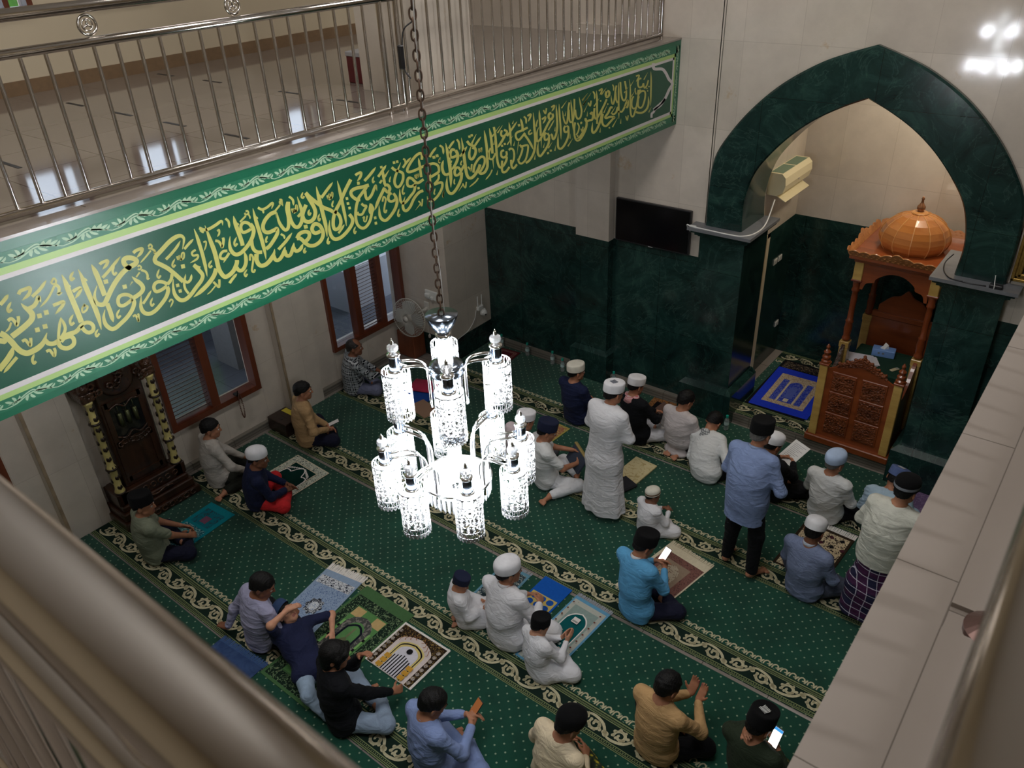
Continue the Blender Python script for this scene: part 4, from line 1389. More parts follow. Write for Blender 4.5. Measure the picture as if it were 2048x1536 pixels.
def star_bottom():
    mb = MB()
    for k in range(6):
        a = k * PI / 3
        mb.tube([(0, 0, -.195), (.064 * math.cos(a), .064 * math.sin(a), -.195)], .0022, 6)
        b = a + PI / 6
        mb.tube([(.064 * math.cos(a), .064 * math.sin(a), -.195), (.030 * math.cos(b), .030 * math.sin(b), -.195), (.064 * math.cos(a + PI / 3), .064 * math.sin(a + PI / 3), -.195)], .0018, 6)
    return mb.build('star_grille', LATT)


def lamp_unit():
    hd = MB(); hd.lathe([(0.0262, .005), (.0262, .075)], n=20)
    holder = hd.build('lamp_holder', STEELB, ch, smooth=True); sharp(holder)
    MB().lathe([(.034, -.012), (.036, 0), (.030, .006), (.028, .006)], n=20).build('lower_collar', CHROME, holder, smooth=True); MB().lathe([(.028, .074), (.031, .078), (.031, .086), (.015, .09)], n=20).build('upper_collar', CHROME, holder, smooth=True)
    f = MB(); f.lathe([(.008, .088), (.012, .094), (.024, .104), (.0275, .116), (.024, .128), (.010, .136)], n=12)
    f.build('crystal_knob', CRYS, holder)
    g = MB(); g.lathe([(.012, .134), (.007, .140), (.009, .146), (.006, .154), (.001, .165)], n=12); g.build('finial', CHROME, holder, smooth=True)
    s = lattice(); s.parent = holder
    b = star_bottom(); b.parent = holder
    bb = MB(); bb.lathe([(.001, -.148), (.016, -.142), (.026, -.12), (.028, -.095), (.022, -.065), (.014, -.045), (.013, -.015)], n=14); bb.build('bulb', BULB, holder, smooth=True)
    return holder


lat = Vector((1, 1, 0)).normalized(); tow = Vector((1, -1, 0)).normalized()
L0 = lamp_unit()
first = True
ARMM = MB()
for tier, (r, zt, cnt, off) in enumerate(((0.232, 4.000, 4, 0.0), (0.338, 3.525, 8, math.radians(7)))):
    for k in range(cnt):
        a = 2 * PI * k / cnt + off
        d = tow * math.cos(a) + lat * math.sin(a)
        if first: h = L0; first = False
        else: h = copy_tree(L0, ch)
        h.location = (d.x * r, d.y * r, zt - 4.25)
        h.rotation_euler = (0, 0, a)
        for dz, ri in ((0.045, 0), (0.012, 1)):
            zb = zt - 4.25 + dz
            r0 = 0.085 - ri * 0.022 if tier == 0 else 0.165 - ri * 0.022
            pts = [(r - .025, zb), (r0 + .07, zb), (r0 + .03, zb - .012), (r0 + .008, zb - .04), (r0, zb - .085), (r0, zb - .26 + (0.02 if ri else 0))]
            ARMM.mi = 0
            mb = MB(); mb.tube([(d.x * p, d.y * p, z) for p, z in cr(pts, 4)], .0075, 8); 
            if ri == 0: arm = mb.build('arm', CHROME, ch, smooth=True)
            else: mb.build('arm_rod', CHROME, arm, smooth=True)
mb = MB(); mb.lathe([(.073, .012), (.074, .008), (.060, -.03), (.032, -.075), (.028, -.078)], n=32); mb.lathe([(.071, .012), (.0, -.004)], n=32, cap=False); mb.build('canopy_cone', STEELB, ch, smooth=True)
mb = MB(); mb.lathe([(.031, -.078), (.036, -.085), (.036, -.1)], n=24); mb.build('tube_collar', CHROME, ch, smooth=True)
mb = MB(); mb.lathe([(.033, -.1), (.033, -.235)], n=24); mb.build('lit_tube', TUBE, ch, smooth=True)
mb = MB(); mb.lathe([(.05, -.232), (.078, -.24), (.08, -.255), (.07, -.265), (.075, -.272), (.078, -.29), (.06, -.30), (.03, -.31)], n=32); mb.build('disc', STEELB, ch, smooth=True)
mb = MB(); mb.lathe([(.036, -.31), (.036, -.66)], n=24); mb.build('lit_tube', TUBE, ch, smooth=True)
mb = MB(); mb.lathe([(.03, -.62), (.07, -.625), (.075, -.64), (.05, -.65)], n=32); mb.build('disc', STEELB, ch, smooth=True)
mb = MB(); mb.lathe([(.034, -.65), (.034, -.9)], n=24); mb.build('lit_tube', TUBE, ch, smooth=True)
bowl = MB(); bowl.lathe([(.035, -.955), (.10, -.95), (.15, -.93), (.17, -.90), (.175, -.885), (.165, -.885), (.145, -.915), (.10, -.935), (.035, -.94)], n=40, cap=False); bowl.build('glass_bowl', plain('bowl_white_glass', (0.92, 0.94, 0.96), rough=0.15, emit=(0.95, 0.97, 1), es=0.35), ch, smooth=True)
mb = MB(); mb.torus((0, 0, -.885), .174, .006, n=40); mb.torus((0, 0, -.94), .135, .006, n=40); mb.build('bowl_rim', CHROME, ch, smooth=True)
mb = MB()
for rr_, cnt, z0, hh in ((.165, 40, -.9, .085), (.13, 32, -.945, .085), (.09, 22, -.955, .11), (.045, 12, -.96, .13)):
    for k in range(cnt):
        a = 2 * PI * k / cnt
        mb.lathe([(.001, z0), (.009, z0 - .014), (.007, z0 - hh * .8), (.001, z0 - hh)], (rr_ * math.cos(a), rr_ * math.sin(a), 0), 6)
o = mb.build('crystal_drop', CRYS, ch); o['kind'] = 'stuff'
mb = MB()
for k in range(8):
    a = 2 * PI * k / 8
    mb.sphere((.12 * math.cos(a), .12 * math.sin(a), -.915), .012, 8, 6)
mb.build('bowl_bulb', TUBE, ch)
# chain and its cable
mb = MB()
lp = cr([(0, -.022), (.011, -.012), (.011, .012), (0, .022), (-.011, .012), (-.011, -.012)], 3, True)
z = 0.015; k = 0
while z < 4.34:
    a = (k % 2) * PI / 2 + PI / 4
    mb.tube([(p * math.cos(a), p * math.sin(a), z + q) for p, q in lp], .0042, 6, closed=True)
    z += 0.0355; k += 1
mb.build('chain', RUST, ch, smooth=True)
mb = MB(); mb.tube(cr([(.012 * math.sin(i * 1.3) + .008, .012 * math.cos(i * 1.7), i * .22) for i in range(20)], 4), .0022, 6); mb.build('cable', plain('grey_cable', (.45, .44, .42), .5), ch, smooth=True)
mb = MB(); mb.tube(cr([(.0, .0, 1.20), (-.03, -.03, 1.16), (-.035, -.035, 1.04), (-.02, -.02, 1.0)], 5), .003, 6); mb.box(-.05, -.03, -.05, -.03, 1.035, 1.12, .004); mb.build('cable_connector', BLACK, ch, smooth=False)

# ================================================================== TELEVISION
t = empty('television', (-4.51, 8.315, 2.38)); tag(t, 'black flat television on the wall beside the dark green arch', 'television')
MB().box(-.51, .51, -.06, -.012, -.275, .27, .006).build('casing', BLACK, t)
MB().box(-.495, .495, -.0625, -.06, -.255, .258).build('screen', plain('black_screen', (.004, .004, .005), .12), t)
MB().box(-.2, .2, -.012, 0.0, -.15, .15).build('wall_bracket', BLACK, t)
MB().box(-.03, .03, -.064, -.06, -.272, -.266).build('maker_mark', plain('grey_mark', (.4, .4, .4), .4), t)
WCAB = plain('white_cable', (.72, .72, .70), .45)
o = MB().tube(cr([(-4.0, 8.28, 2.40), (-3.98, 8.13, 2.535), (-3.9, 8.115, 2.532), (-3.7, 8.11, 2.531), (-3.45, 8.10, 2.531), (-3.3, 8.13, 2.531), (-3.22, 8.3, 2.531), (-3.23, 8.6, 2.55), (-3.26, 8.86, 2.75)], 6), .008, 8).build('power_cable', WCAB, smooth=True); tag(o, 'white cable from the television across the grey shelf of the arch pillar', 'cable')
MB().box(-3.94, -3.86, 8.105, 8.13, 2.527, 2.548, .004).build('plug', WHITE, o)

# ================================================================== GRANDFATHER CLOCK
DW = wood('dark_carved_wood', srgb(34, 19, 12), srgb(62, 36, 22), 'z', 7, .28, .4)
DWC = wood('dark_carved_relief', srgb(40, 24, 16), srgb(78, 50, 32), 'z', 9, .3, .4, 1.0, 38)
GOLD = plain('antique_gold', srgb(176, 148, 84), .32, .8, noise=.15)
CREMG = plain('cream_gold_column', srgb(190, 176, 112), .4, noise=.12, nscale=14)
DLEAF = plain('dark_leaf', srgb(34, 22, 12), .35)
t = empty('grandfather_clock', (-7.95, 2.96, 0.0135)); tag(t, 'tall dark carved grandfather clock with golden columns against the left wall', 'clock')
mb = MB()
mb.box(-.16, .30, -.46, .46, 0.0, .10, .012); mb.box(-.15, .26, -.43, .43, .10, .20, .012); mb.box(-.14, .22, -.40, .40, .20, .27, .012); mb.box(-.14, .19, -.37, .37, .27, .42, .01)
mb.build('base', DW, t)
mb = MB()
for k in range(9): mb.torus((.30, -.36 + .09 * k, .055), .032, .010, 'x', 12, 6)
for k in range(7): mb.torus((.192, -.27 + .09 * k, .345), .03, .008, 'x', 12, 6)
mb.tube(cr([(.225, -.2, .24), (.235, -.1, .262), (.235, 0, .235), (.235, .1, .262), (.225, .2, .24)], 5), .012, 6)
mb.build('base_carving', DWC, t, smooth=True)
MB().box(-.14, .12, -.25, .25, .42, 1.95, .01).build('case', DW, t)
mb = MB(); mb.box(.12, .135, -.20, .20, .48, .54); mb.box(.12, .135, -.20, .20, .92, 1.0); mb.box(.12, .135, -.20, .20, 1.42, 1.48); mb.box(.12, .135, -.22, -.165, .48, 1.48); mb.box(.12, .135, .165, .22, .48, 1.48); mb.build('door', DW, t)
mb = MB()
for k in range(8): mb.torus((.137, -.16 + .045 * k, .96 + .02 * math.sin(k)), .03, .009, 'x', 10, 6)
mb.tube(cr([(.14, -.17, 1.06), (.15, -.08, 1.02), (.15, 0, 1.07), (.15, .08, 1.02), (.14, .17, 1.06)], 5), .010, 6)
mb.tube(cr([(.14, -.17, 1.40), (.15, -.08, 1.43), (.15, 0, 1.38), (.15, .08, 1.43), (.14, .17, 1.40)], 5), .010, 6)
mb.build('door_carving', DWC, t, smooth=True)
MB().box(.121, .126, -.165, .165, 1.0, 1.42).build('door_glass', plain('dark_glass', (.01, .01, .01), .06), t)
mb0 = None
for y in (-.085, 0.0, .085):
    mb = MB(); mb.lathe([(.001, 0), (.024, .004), (.024, .16), (.001, .165)], (.15, y, 1.16), 14); mb.tube([(.15, y, 1.32), (.15, y, 1.41)], .003, 6)
    mb.build('clock_weight', plain('aged_brass', srgb(96, 100, 70), .3, .8), t, smooth=True)
M_ = Matrix.Rotation(PI / 2, 4, 'Y')
mb = MB(); mb.lathe([(.19, 0), (.20, .02), (.175, .035), (.16, .03)], (.12, 0, 1.72), 36, M=M_); mb.build('dial_rim', DW, t, smooth=True)
mb = MB(); mb.lathe([(.0001, .028), (.165, .028)], (.12, 0, 1.72), 36, M=M_, cap=False); dial = mb.build('dial', GOLD, t)
mb = MB()
for k in range(12):
    a = k * PI / 6
    mb.box(.149, .1515, -.004 + .135 * math.cos(a), .004 + .135 * math.cos(a), 1.705 + .135 * math.sin(a), 1.735 + .135 * math.sin(a))
mb.box(.150, .153, -.004, .004, 1.72, 1.83); mb.box(.150, .153, -.004, .09, 1.716, 1.724)
mb.build('clock_hand', BLACK, dial)
for y in (-.34, .34):
    prof = [(.052, .42), (.056, .45), (.045, .48), (.040, .50), (.040, .72), (.050, .735), (.050, .77), (.040, .785), (.037, .80), (.034, 1.30), (.048, 1.315), (.048, 1.36), (.036, 1.375), (.034, 1.55), (.05, 1.575), (.054, 1.60)]
    mb = MB(); mb.lathe(prof, (.14, y, 0), 18); c = mb.build('column', CREMG, t, smooth=True)
    mb = MB(); rg = random.Random(int(y * 100))
    for k in range(26):
        zz = .50 + k * .042; a = k * 2.1 + rg.uniform(-.3, .3)
        for da in (-.5, 0, .5):
            ca, sa = math.cos(a + da * .8), math.sin(a + da * .8)
            mb.sphere((.14 + .040 * ca, y + .040 * sa, zz + abs(da) * .02), .013, 6, 5, 1, 1, 1.9)
    for z0 in (.43, .75, 1.335): mb.torus((.14, y, z0), .052, .014, 'z', 16, 6)
    mb.build('column_leaf', DLEAF, c, smooth=True)
    MB().box(-.12, .19, y - .07, y + .07, .27, .425, .01).build('column_pedestal', DW, t)
    mb = MB(); mb.box(-.12, .19, y - .07, y + .07, 1.60, 1.70, .01); mb.sphere((.14, y, 1.74), .06, 12, 8); mb.build('column_capital', DWC, t, smooth=False)
    MB().box(-.10, .02, y - .03 * (1 if y > 0 else -1) - .012, y - .03 * (1 if y > 0 else -1) + .012, .43, 1.60).build('side_panel', plain('pale_side_panel', srgb(176, 168, 150), .4), t)
mb = MB(); mb.box(-.14, .20, -.44, .44, 1.96, 2.06, .02); rg = random.Random(4)
for k in range(26): mb.torus((.17, rg.uniform(-.4, .4), rg.uniform(1.6, 2.1)), .03, .012, 'x', 10, 6)
mb.build('crown_carving', DWC, t, smooth=False)

# ================================================================== MIMBAR (pulpit)
RW = wood('teak_red', srgb(116, 56, 26), srgb(150, 78, 38), 'x', 5, .3, .3)
RWZ = wood('teak_upright', srgb(108, 50, 24), srgb(140, 70, 34), 'z', 5, .3, .3)
RWC = wood('teak_carved', srgb(86, 42, 22), srgb(140, 76, 40), 'x', 9, .34, .3, 1.0, 46)
YW_ = wood('yellow_inlay_wood', srgb(176, 140, 72), srgb(206, 172, 98), 'x', 9, .35, .2)
DOMEW = wood('dome_veneer', srgb(150, 84, 38), srgb(206, 138, 72), 'x', 2.6, .2, .6)
GCL = plain('green_desk_cloth', srgb(12, 54, 38), .9, noise=.1)
mim = empty('pulpit', (-1.82, 8.28, 0.1335)); tag(mim, 'carved wooden pulpit with a wooden dome standing inside the green arch', 'pulpit')
W2 = .45
mb = MB(); mb.box(-W2 - .03, W2 + .03, -.03, .10, 0, .085, .01); mb.box(-W2, W2, .0, 1.72, 0, .06); mb.build('plinth_board', RW, mim)
pst = None
for sx in (-1, 1):
    MB().box(sx * W2 - (0.09 if sx > 0 else 0), sx * W2 + (0.09 if sx < 0 else 0), 0, .09, .085, 1.02, .006).build('gate_post', YW_, mim)
    mb = MB(); c = (sx * (W2 - .045), .045, 1.02)
    mb.box(c[0] - .055, c[0] + .055, -.01, .10, 1.02, 1.045, .005)
    mb.lathe([(.05, .025), (.052, .05), (.036, .065), (.046, .085), (.046, .105), (.030, .12), (.034, .14), (.040, .16), (.024, .18), (.014, .195), (.020, .21), (.022, .225), (.012, .245), (.001, .262)], c, 18)
    mb.build('gate_finial', RWZ, mim, smooth=False)
# front gate with six carved panels and a carved crest
mb = MB()
top = cr([(-W2 + .09, .98), (-.24, 1.04), (-.1, 1.10), (0, 1.12), (.1, 1.10), (.24, 1.04), (W2 - .09, .98)], 5)
mb.extrude([(-W2 + .09, .085)] + [(W2 - .09, .085)] + top[::-1], 'y', .03, .06)
g = mb.build('gate', RW, mim)
mb = MB()
for xa, xb in ((-.285, -.045), (.045, .285)):
    for za, zb in ((.17, .41), (.46, .69), (.74, .95)):
        mb.box(xa - .018, xb + .018, .016, .032, za - .018, zb + .018, .006)
mb.build('gate_moulding', RWZ, g)
mb = MB(); rg = random.Random(3)
for xa, xb in ((-.285, -.045), (.045, .285)):
    for za, zb in ((.17, .41), (.46, .69), (.74, .95)):
        mb.box(xa, xb, .010, .02, za, zb)
        for k in range(26):
            x, z = rg.uniform(xa + .02, xb - .02), rg.uniform(za + .02, zb - .02)
            mb.torus((x, .010, z), rg.uniform(.012, .022), .005, 'y', 10, 5)
mb.build('gate_carving', RWC, g)
mb = MB()
cre = [(-.26, 1.03), (-.25, 1.075), (-.20, 1.085), (-.17, 1.12), (-.12, 1.13), (-.09, 1.17), (-.04, 1.185), (0, 1.235), (.04, 1.185), (.09, 1.17), (.12, 1.13), (.17, 1.12), (.20, 1.085), (.25, 1.075), (.26, 1.03)]
mb.extrude(cre + [(.12, 1.07), (0, 1.10), (-.12, 1.07)], 'y', .025, .065)
for x, z in cre: mb.sphere((x, .045, z), .02, 8, 6)
for k in range(12): mb.torus((-.2 + .036 * k, .024, 1.08 + .05 * math.cos((k - 5.5) * .35)), .016, .006, 'y', 10, 5)
mb.build('crest', RWC, g)
# side rails, steps, desk
for sx in (-1, 1):
    mb = MB(); x = sx * (W2 - .045)
    V = cr([(.09, .80), (.25, .72), (.45, .80), (.60, .95), (.70, 1.02)], 5)
    mb.extrude([(.09, .085), (.70, .085)] + V[::-1], 'x', x - .02, x + .02)
    mb.build('side_rail', DWC if sx < 0 else RWZ, mim)
mb = MB(); mb.box(-W2 + .06, W2 - .06, .25, .5, .06, .25); mb.box(-W2 + .06, W2 - .06, .5, .72, .06, .42); mb.build('step', GCL, mim)
mb = MB(); mb.box(-W2 + .07, W2 - .07, .74, 1.40, .06, .70, .015); mb.build('desk_cloth', GCL, mim)
mb = MB(); mb.box(-W2 + .09, W2 - .09, 1.54, 1.58, .5, 1.06); mb.box(-W2 + .09, W2 - .09, 1.52, 1.60, 1.04, 1.11, .01); mb.extrude([(-.3, 1.11), (.3, 1.11)] + cr([(.3, 1.2), (.18, 1.32), (.08, 1.36), (0, 1.44), (-.08, 1.36), (-.18, 1.32), (-.3, 1.2)], 4), 'y', 1.55, 1.58)
mb.build('back_panel', RW, mim)
colp = [(.034, 1.03), (.05, 1.05), (.05, 1.07), (.038, 1.09), (.042, 1.13), (.047, 1.20), (.040, 1.27), (.048, 1.29), (.034, 1.31), (.033, 1.45), (.036, 1.60), (.032, 1.66), (.046, 1.68), (.046, 1.70), (.038, 1.72), (.046, 1.78), (.052, 1.81)]
for sx in (-1, 1):
    for yy in (.72, 1.58):
        x = sx * (W2 - .045)
        mb = MB(); mb.lathe(colp, (x, yy, 0), 18); c = mb.build('canopy_column', RWZ, mim, smooth=True)
        mb = MB(); mb.box(x - .05, x + .05, yy - .05, yy + .05, .085, .95, .006); mb.box(x - .056, x + .056, yy - .056, yy + .056, .95, 1.03, .006); mb.build('column_pedestal', YW_, c); MB().box(x - .05, x + .05, yy - .05, yy + .05, 1.82, 2.05, .006).build('column_head', YW_, c)
        MB().box(x - .06, x + .06, yy - .06, yy + .06, 1.805, 1.83, .006).build('column_cap', RWZ, c)
# arched fascia boards
for fy in (.70, 1.60):
    mb = MB()
    arch = cr([(-.33, 1.72), (-.30, 1.80), (-.22, 1.83), (-.2, 1.88), (-.1, 1.95), (0, 1.97), (.1, 1.95), (.2, 1.88), (.22, 1.83), (.30, 1.80), (.33, 1.72)], 4)
    mb.extrude([(-W2 + .09, 1.72), ] + arch + [(W2 - .09, 1.72), (W2 - .09, 2.05), (-W2 + .09, 2.05)], 'y', fy - .012, fy + .018)
    mb.build('fascia', RW, mim)
mb = MB(); mb.box(-W2 - .01, W2 + .01, .64, 1.66, 2.05, 2.10, .006); mb.box(-W2 - .06, W2 + .06, .58, 1.72, 2.10, 2.145, .006); mb.build('canopy_top', RW, mim)
# pierced cresting that leans outward round the canopy edge


def crest_run(p0, p1, out):
    mb = MB(); P0, P1, O = Vector(p0), Vector(p1), Vector(out)
    nseg = 9; d = (P1 - P0)

    def lf(u, v): return P0 + d * u + O * (v * .55) + Vector((0, 0, v))
    prof = []
    for k in range(nseg * 6 + 1):
        u = k / (nseg * 6)
        h = .055 + .022 * abs(math.sin(u * nseg * PI)) + .045 * math.exp(-((u - .5) / .10) ** 2)
        prof.append((u, h))
    V = []; F = []
    for u, h in prof: V += [lf(u, 0), lf(u, h)]
    for k in range(len(prof) - 1): F.append((2 * k, 2 * k + 2, 2 * k + 3, 2 * k + 1))
    mb.add(V, F)
    L = d.length
    for k in range(nseg * 2):
        u = (k + .5) / (nseg * 2)
        for j in range(3 if abs(u - .5) < .12 else 2):
            c = lf(u + (.01 if j else -.01), .022 + .028 * j) + O * -.004
            mb.torus(c, .013, .0055, 'y' if abs(d.x) > abs(d.y) else 'x', 8, 5)
    mb.tube([lf(u, h) for u, h in prof], .006, 6)
    o = mb.build('cresting', wood('cresting_wood', srgb(150, 94, 50), srgb(186, 128, 76), 'x', 9, .35, .2) if not bpy.data.materials.get('cresting_wood') else bpy.data.materials['cresting_wood'], mim)
    md = o.modifiers.new('thickness', 'SOLIDIFY'); md.thickness = .012


crest_run((-W2 - .06, .58, 2.14), (W2 + .06, .58, 2.14), (0, -1, 0))
crest_run((-W2 - .06, 1.72, 2.14), (-W2 - .06, .58, 2.14), (-1, 0, 0))
crest_run((W2 + .06, .58, 2.14), (W2 + .06, 1.72, 2.14), (1, 0, 0))
crest_run((W2 + .06, 1.72, 2.14), (-W2 - .06, 1.72, 2.14), (0, 1, 0))
dp = [(.30, -.02), (.345, .04), (.368, .10), (.370, .14), (.355, .20), (.322, .265), (.262, .325), (.18, .375), (.10, .400), (.06, .406)]
mb = MB(); mb.lathe(dp, (0, 1.15, 2.145), 12, a0=math.radians(-52)); dome = mb.build('dome', DOMEW, mim)
mb = MB()
for k in range(12):
    a = 2 * PI * k / 12 + math.radians(-52)
    mb.tube([(r * math.cos(a) * 1.004, 1.15 + r * math.sin(a) * 1.004, 2.145 + z) for r, z in dp], .006, 6)
mb.lathe([(.085, .40), (.09, .41), (.08, .42), (.05, .425)], (0, 1.15, 2.145), 24)
mb.build('dome_rib', wood('rib_wood', srgb(190, 130, 72), srgb(214, 156, 92), 'z', 5, .3, .3), dome, smooth=False)
mb = MB(); mb.lathe([(.036, .42), (.03, .435), (.044, .455), (.044, .48), (.026, .505), (.015, .525), (.012, .555), (.019, .565), (.014, .58), (.004, .595)], (0, 1.15, 2.145), 20); mb.build('dome_finial', plain('polished_finial', srgb(150, 104, 74), .2, .4), dome, smooth=True)
# loose things on and by the pulpit desk
DZ = 0.1335 + .70 + .001


def mk(name, label, cat, loc, rz=0, group=None):
    t = empty(name, loc, rz); tag(t, label, cat, group); return t


t = mk('tissue_box', 'light blue tissue box on the green cloth of the pulpit desk', 'tissue box', (-1.88, 9.50, DZ), .15)
MB().box(-.13, .13, -.065, .065, 0, .09, .004).build('box', plain('tissue_blue', srgb(120, 160, 222), .5), t)
mb = MB(); mb.add([(-.05, 0, .09), (.05, .01, .09), (.04, 0, .145), (0, .02, .165), (-.02, -.01, .13), (0, -.03, .09)], [(0, 5, 4), (5, 1, 2, 4), (4, 2, 3), (1, 0, 4, 3), (1, 3, 2)]); mb.build('tissue', plain('tissue_white', (.8, .8, .78), .9), t)
mb = MB(); mb.sphere((-.05, -.066, .05), .014, 8, 6, 1, .15, 1); mb.sphere((.0, -.066, .05), .014, 8, 6, 1, .15, 1); mb.build('printed_motif', plain('tissue_print', srgb(120, 130, 140), .5), t)
t = mk('paper_stack', 'stack of white papers in front of the blue tissue box', 'papers', (-2.04, 9.22, DZ), .2)
for k, (dx, dy, a, c) in enumerate(((0.02, 0, .12, (.72, .70, .74)), (-.01, .02, -.1, (.62, .60, .70)), (.03, -.02, .3, (.75, .73, .76)), (-.04, .03, -.02, (.70, .68, .74)))):
    MB().box(-.15, .15, -.105, .105, 0, .004 + .003 * (k == 1)).build('paper_sheet', plain('paper_%d' % k, c, .8), t, loc=(dx, dy, .006 * k), rot=(0, 0, a))
t = mk('remote_control', 'small cream remote control beside the papers on the pulpit desk', 'remote control', (-1.66, 9.20, DZ), -.5)
MB().box(-.024, .024, -.06, .06, 0, .016, .006).build('body', plain('remote_cream', srgb(206, 196, 160), .45), t); MB().box(-.016, .016, .02, .05, .0155, .017).build('display', plain('remote_grey', (.35, .37, .36), .3), t)

# ================================================================== AIR CONDITIONER, SWITCHES
ACW = plain('ac_cream', srgb(226, 216, 180), .4)
t = mk('air_conditioner', 'cream wall air conditioner with open flap inside the niche', 'air conditioner', (-3.45, 9.50, 2.85))
mb = MB(); pf = [(0, -.13), (.12, -.13), (.19, -.085), (.215, .0), (.205, .09), (.16, .135), (0, .135)]
mb.extrude([(x, z) for x, z in pf], 'y', -.42, .42); mb.build('casing', ACW, t)
mb = MB()
for k in range(15):
    for h in (-1, 1): mb.box(.012, .155, h * .2 - .18 + 0.0, h * .2 + .18, .1352, .137) if k == 0 else mb.box(.015 + .0095 * k, .018 + .0095 * k, h * .2 - .18, h * .2 + .18, .137, .1385)
mb.build('intake_grille', plain('ac_grille', srgb(120, 142, 122), .5), t)
mb = MB(); mb.box(0, .14, -.38, .38, -.004, .004); mb.build('flap', ACW, t, loc=(.10, 0, -.135), rot=(0, math.radians(28), 0))
MB().box(.212, .216, -.012, .012, -.02, .0).build('maker_mark', plain('grey_mark', (.4, .4, .4), .4), t)
SWW = plain('switch_white', (.72, .72, .68), .4)
for (y, z, lab) in ((9.68, 1.66, 'white double switch on the green niche wall, nearer the cream door'), (9.83, 1.66, 'white double switch on the green niche wall, farther from the cream door'), (10.06, .60, 'single white socket low on the green niche wall')):
    t = mk('wall_switch', lab, 'switch', (-3.45, y, z)); MB().box(0, .012, -.055, .055, -.04, .04, .004).build('plate', SWW, t)
    mb = MB(); [mb.box(.012, .016, -.04 + .03 * k, -.015 + .03 * k, -.022, .022) for k in range(3)]; mb.build('rocker', plain('rocker_grey', (.6, .6, .57), .35), t)

# ================================================================== FAN, SOCKET, CAMERA, CABINET
FANW = plain('fan_ivory', srgb(200, 196, 186), .4)
t = mk('wall_fan', 'ivory wall fan with round wire cage on the corner column', 'fan', (-7.66, 7.42, .80))
d = Vector((.10, -.97, .10)).normalized()
Mz = d.to_track_quat('Z', 'Y').to_matrix().to_4x4()
fc = Vector((-.10, -.30, -.08))
hd = MB()
R = .29
for k in range(52):
    a = 2 * PI * k / 52
    pts = [(0.05 * math.cos(a), 0.05 * math.sin(a), .085), (R * .6 * math.cos(a + .1), R * .6 * math.sin(a + .1), .078), (R * .92 * math.cos(a + .2), R * .92 * math.sin(a + .2), .05), (R * math.cos(a + .22), R * math.sin(a + .22), .0), (R * .9 * math.cos(a + .2), R * .9 * math.sin(a + .2), -.06), (R * .4 * math.cos(a), R * .4 * math.sin(a), -.08)]
    hd.tube([Mz @ Vector(p) for p in cr(pts, 2)], .0022, 4)
hd.torus((0, 0, 0), R, .006, 'z', 40, 6, Mz)
cage = hd.build('cage', FANW, t, loc=fc, smooth=True)
mb = MB()
for k in range(4):
    a = 2 * PI * k / 4
    V = []; rows = ((.05, .05), (.13, .10), (.22, .10), (.255, .05))
    for r, wdt in rows:
        for s in (-1, 1): V.append(Mz @ Vector((r * math.cos(a) - s * wdt * math.sin(a), r * math.sin(a) + s * wdt * math.cos(a), s * .018)))
    mb.add(V, [(2 * i, 2 * i + 2, 2 * i + 3, 2 * i + 1) for i in range(3)])
o = mb.build('blade', plain('fan_blade', srgb(170, 172, 168), .3), t, loc=fc); o.modifiers.new('thickness', 'SOLIDIFY').thickness = .004
mb = MB(); mb.lathe([(.055, -.16), (.07, -.12), (.07, -.03), (.05, .0), (.045, .09), (.001, .10)], n=20, M=Mz); mb.build('motor', FANW, t, loc=fc, smooth=True)
mb = MB(); mb.tube(cr([fc + d * -.14, fc + d * -.2 + Vector((0, 0, .0)), Vector((0, -.06, -.02)), Vector((0, 0, 0))], 4), .022, 10); mb.box(-.05, .05, -.03, .0, -.09, .09, .01); mb.build('wall_bracket', FANW, t, smooth=False)
mb = MB(); mb.tube(cr([(.02, -.05, -.09), (.04, -.07, -.2), (.03, -.06, -.36), (.04, -.06, -.42)], 5), .004, 6); mb.box(.025, .055, -.075, -.045, -.47, -.42, .005); mb.build('pull_cord', FANW, t)
t = mk('socket_box', 'white socket box with plugs above the fan bracket on the column', 'socket', (-7.53, 7.42, 1.02))
MB().box(-.13, .10, -.03, 0, -.07, .07, .006).build('plate', SWW, t)
mb = MB(); mb.box(-.10, -.02, -.075, -.03, -.02, .035, .008); mb.box(.0, .05, -.07, -.03, -.05, .0, .008); mb.build('plug', WHITE, t)
t = mk('security_camera', 'white plug-in camera with two antennas on the corner column', 'camera', (-7.22, 8.04, .66))
mb = MB(); mb.box(0, .05, -.06, .06, -.03, .035, .01); mb.box(.0, .07, .0, .1, -.13, -.03, .02); mb.sphere((.06, .05, -.09), .05, 12, 8); mb.build('body', WHITE, t)
for y in (-.05, .04): MB().tube([(.03, y, .02), (.03, y + .005, .20)], .008, 8).build('antenna', WHITE, t)
MB().sphere((.10, .035, -.105), .016, 8, 6).build('lens', BLACK, t)
MB().tube(cr([(.01, -.07, -.02), (.01, -.12, -.15), (.012, -.28, -.27), (.01, -.52, -.31)], 6), .005, 6).build('cable', WCAB, t, smooth=True)
t = mk('wooden_cabinet', 'small brown wooden cabinet on the floor under the wall fan', 'cabinet', (-7.93, 7.27, 0.013))
MB().box(-.17, .17, -.12, .12, 0, .40, .008).build('body', wood('cabinet_wood', srgb(110, 58, 36), srgb(134, 74, 46), 'z', 5, .4, .1), t)
MB().box(-.15, .15, -.125, -.12, .03, .37).build('door', wood('cabinet_wood2', srgb(100, 52, 32), srgb(126, 68, 42), 'z', 5, .4, .1), t)
BOXW = wood('donation_box_wood', srgb(34, 20, 15), srgb(52, 32, 24), 'x', 5, .35, .2)
YLAB = plain('yellow_label', srgb(204, 186, 60), .5)
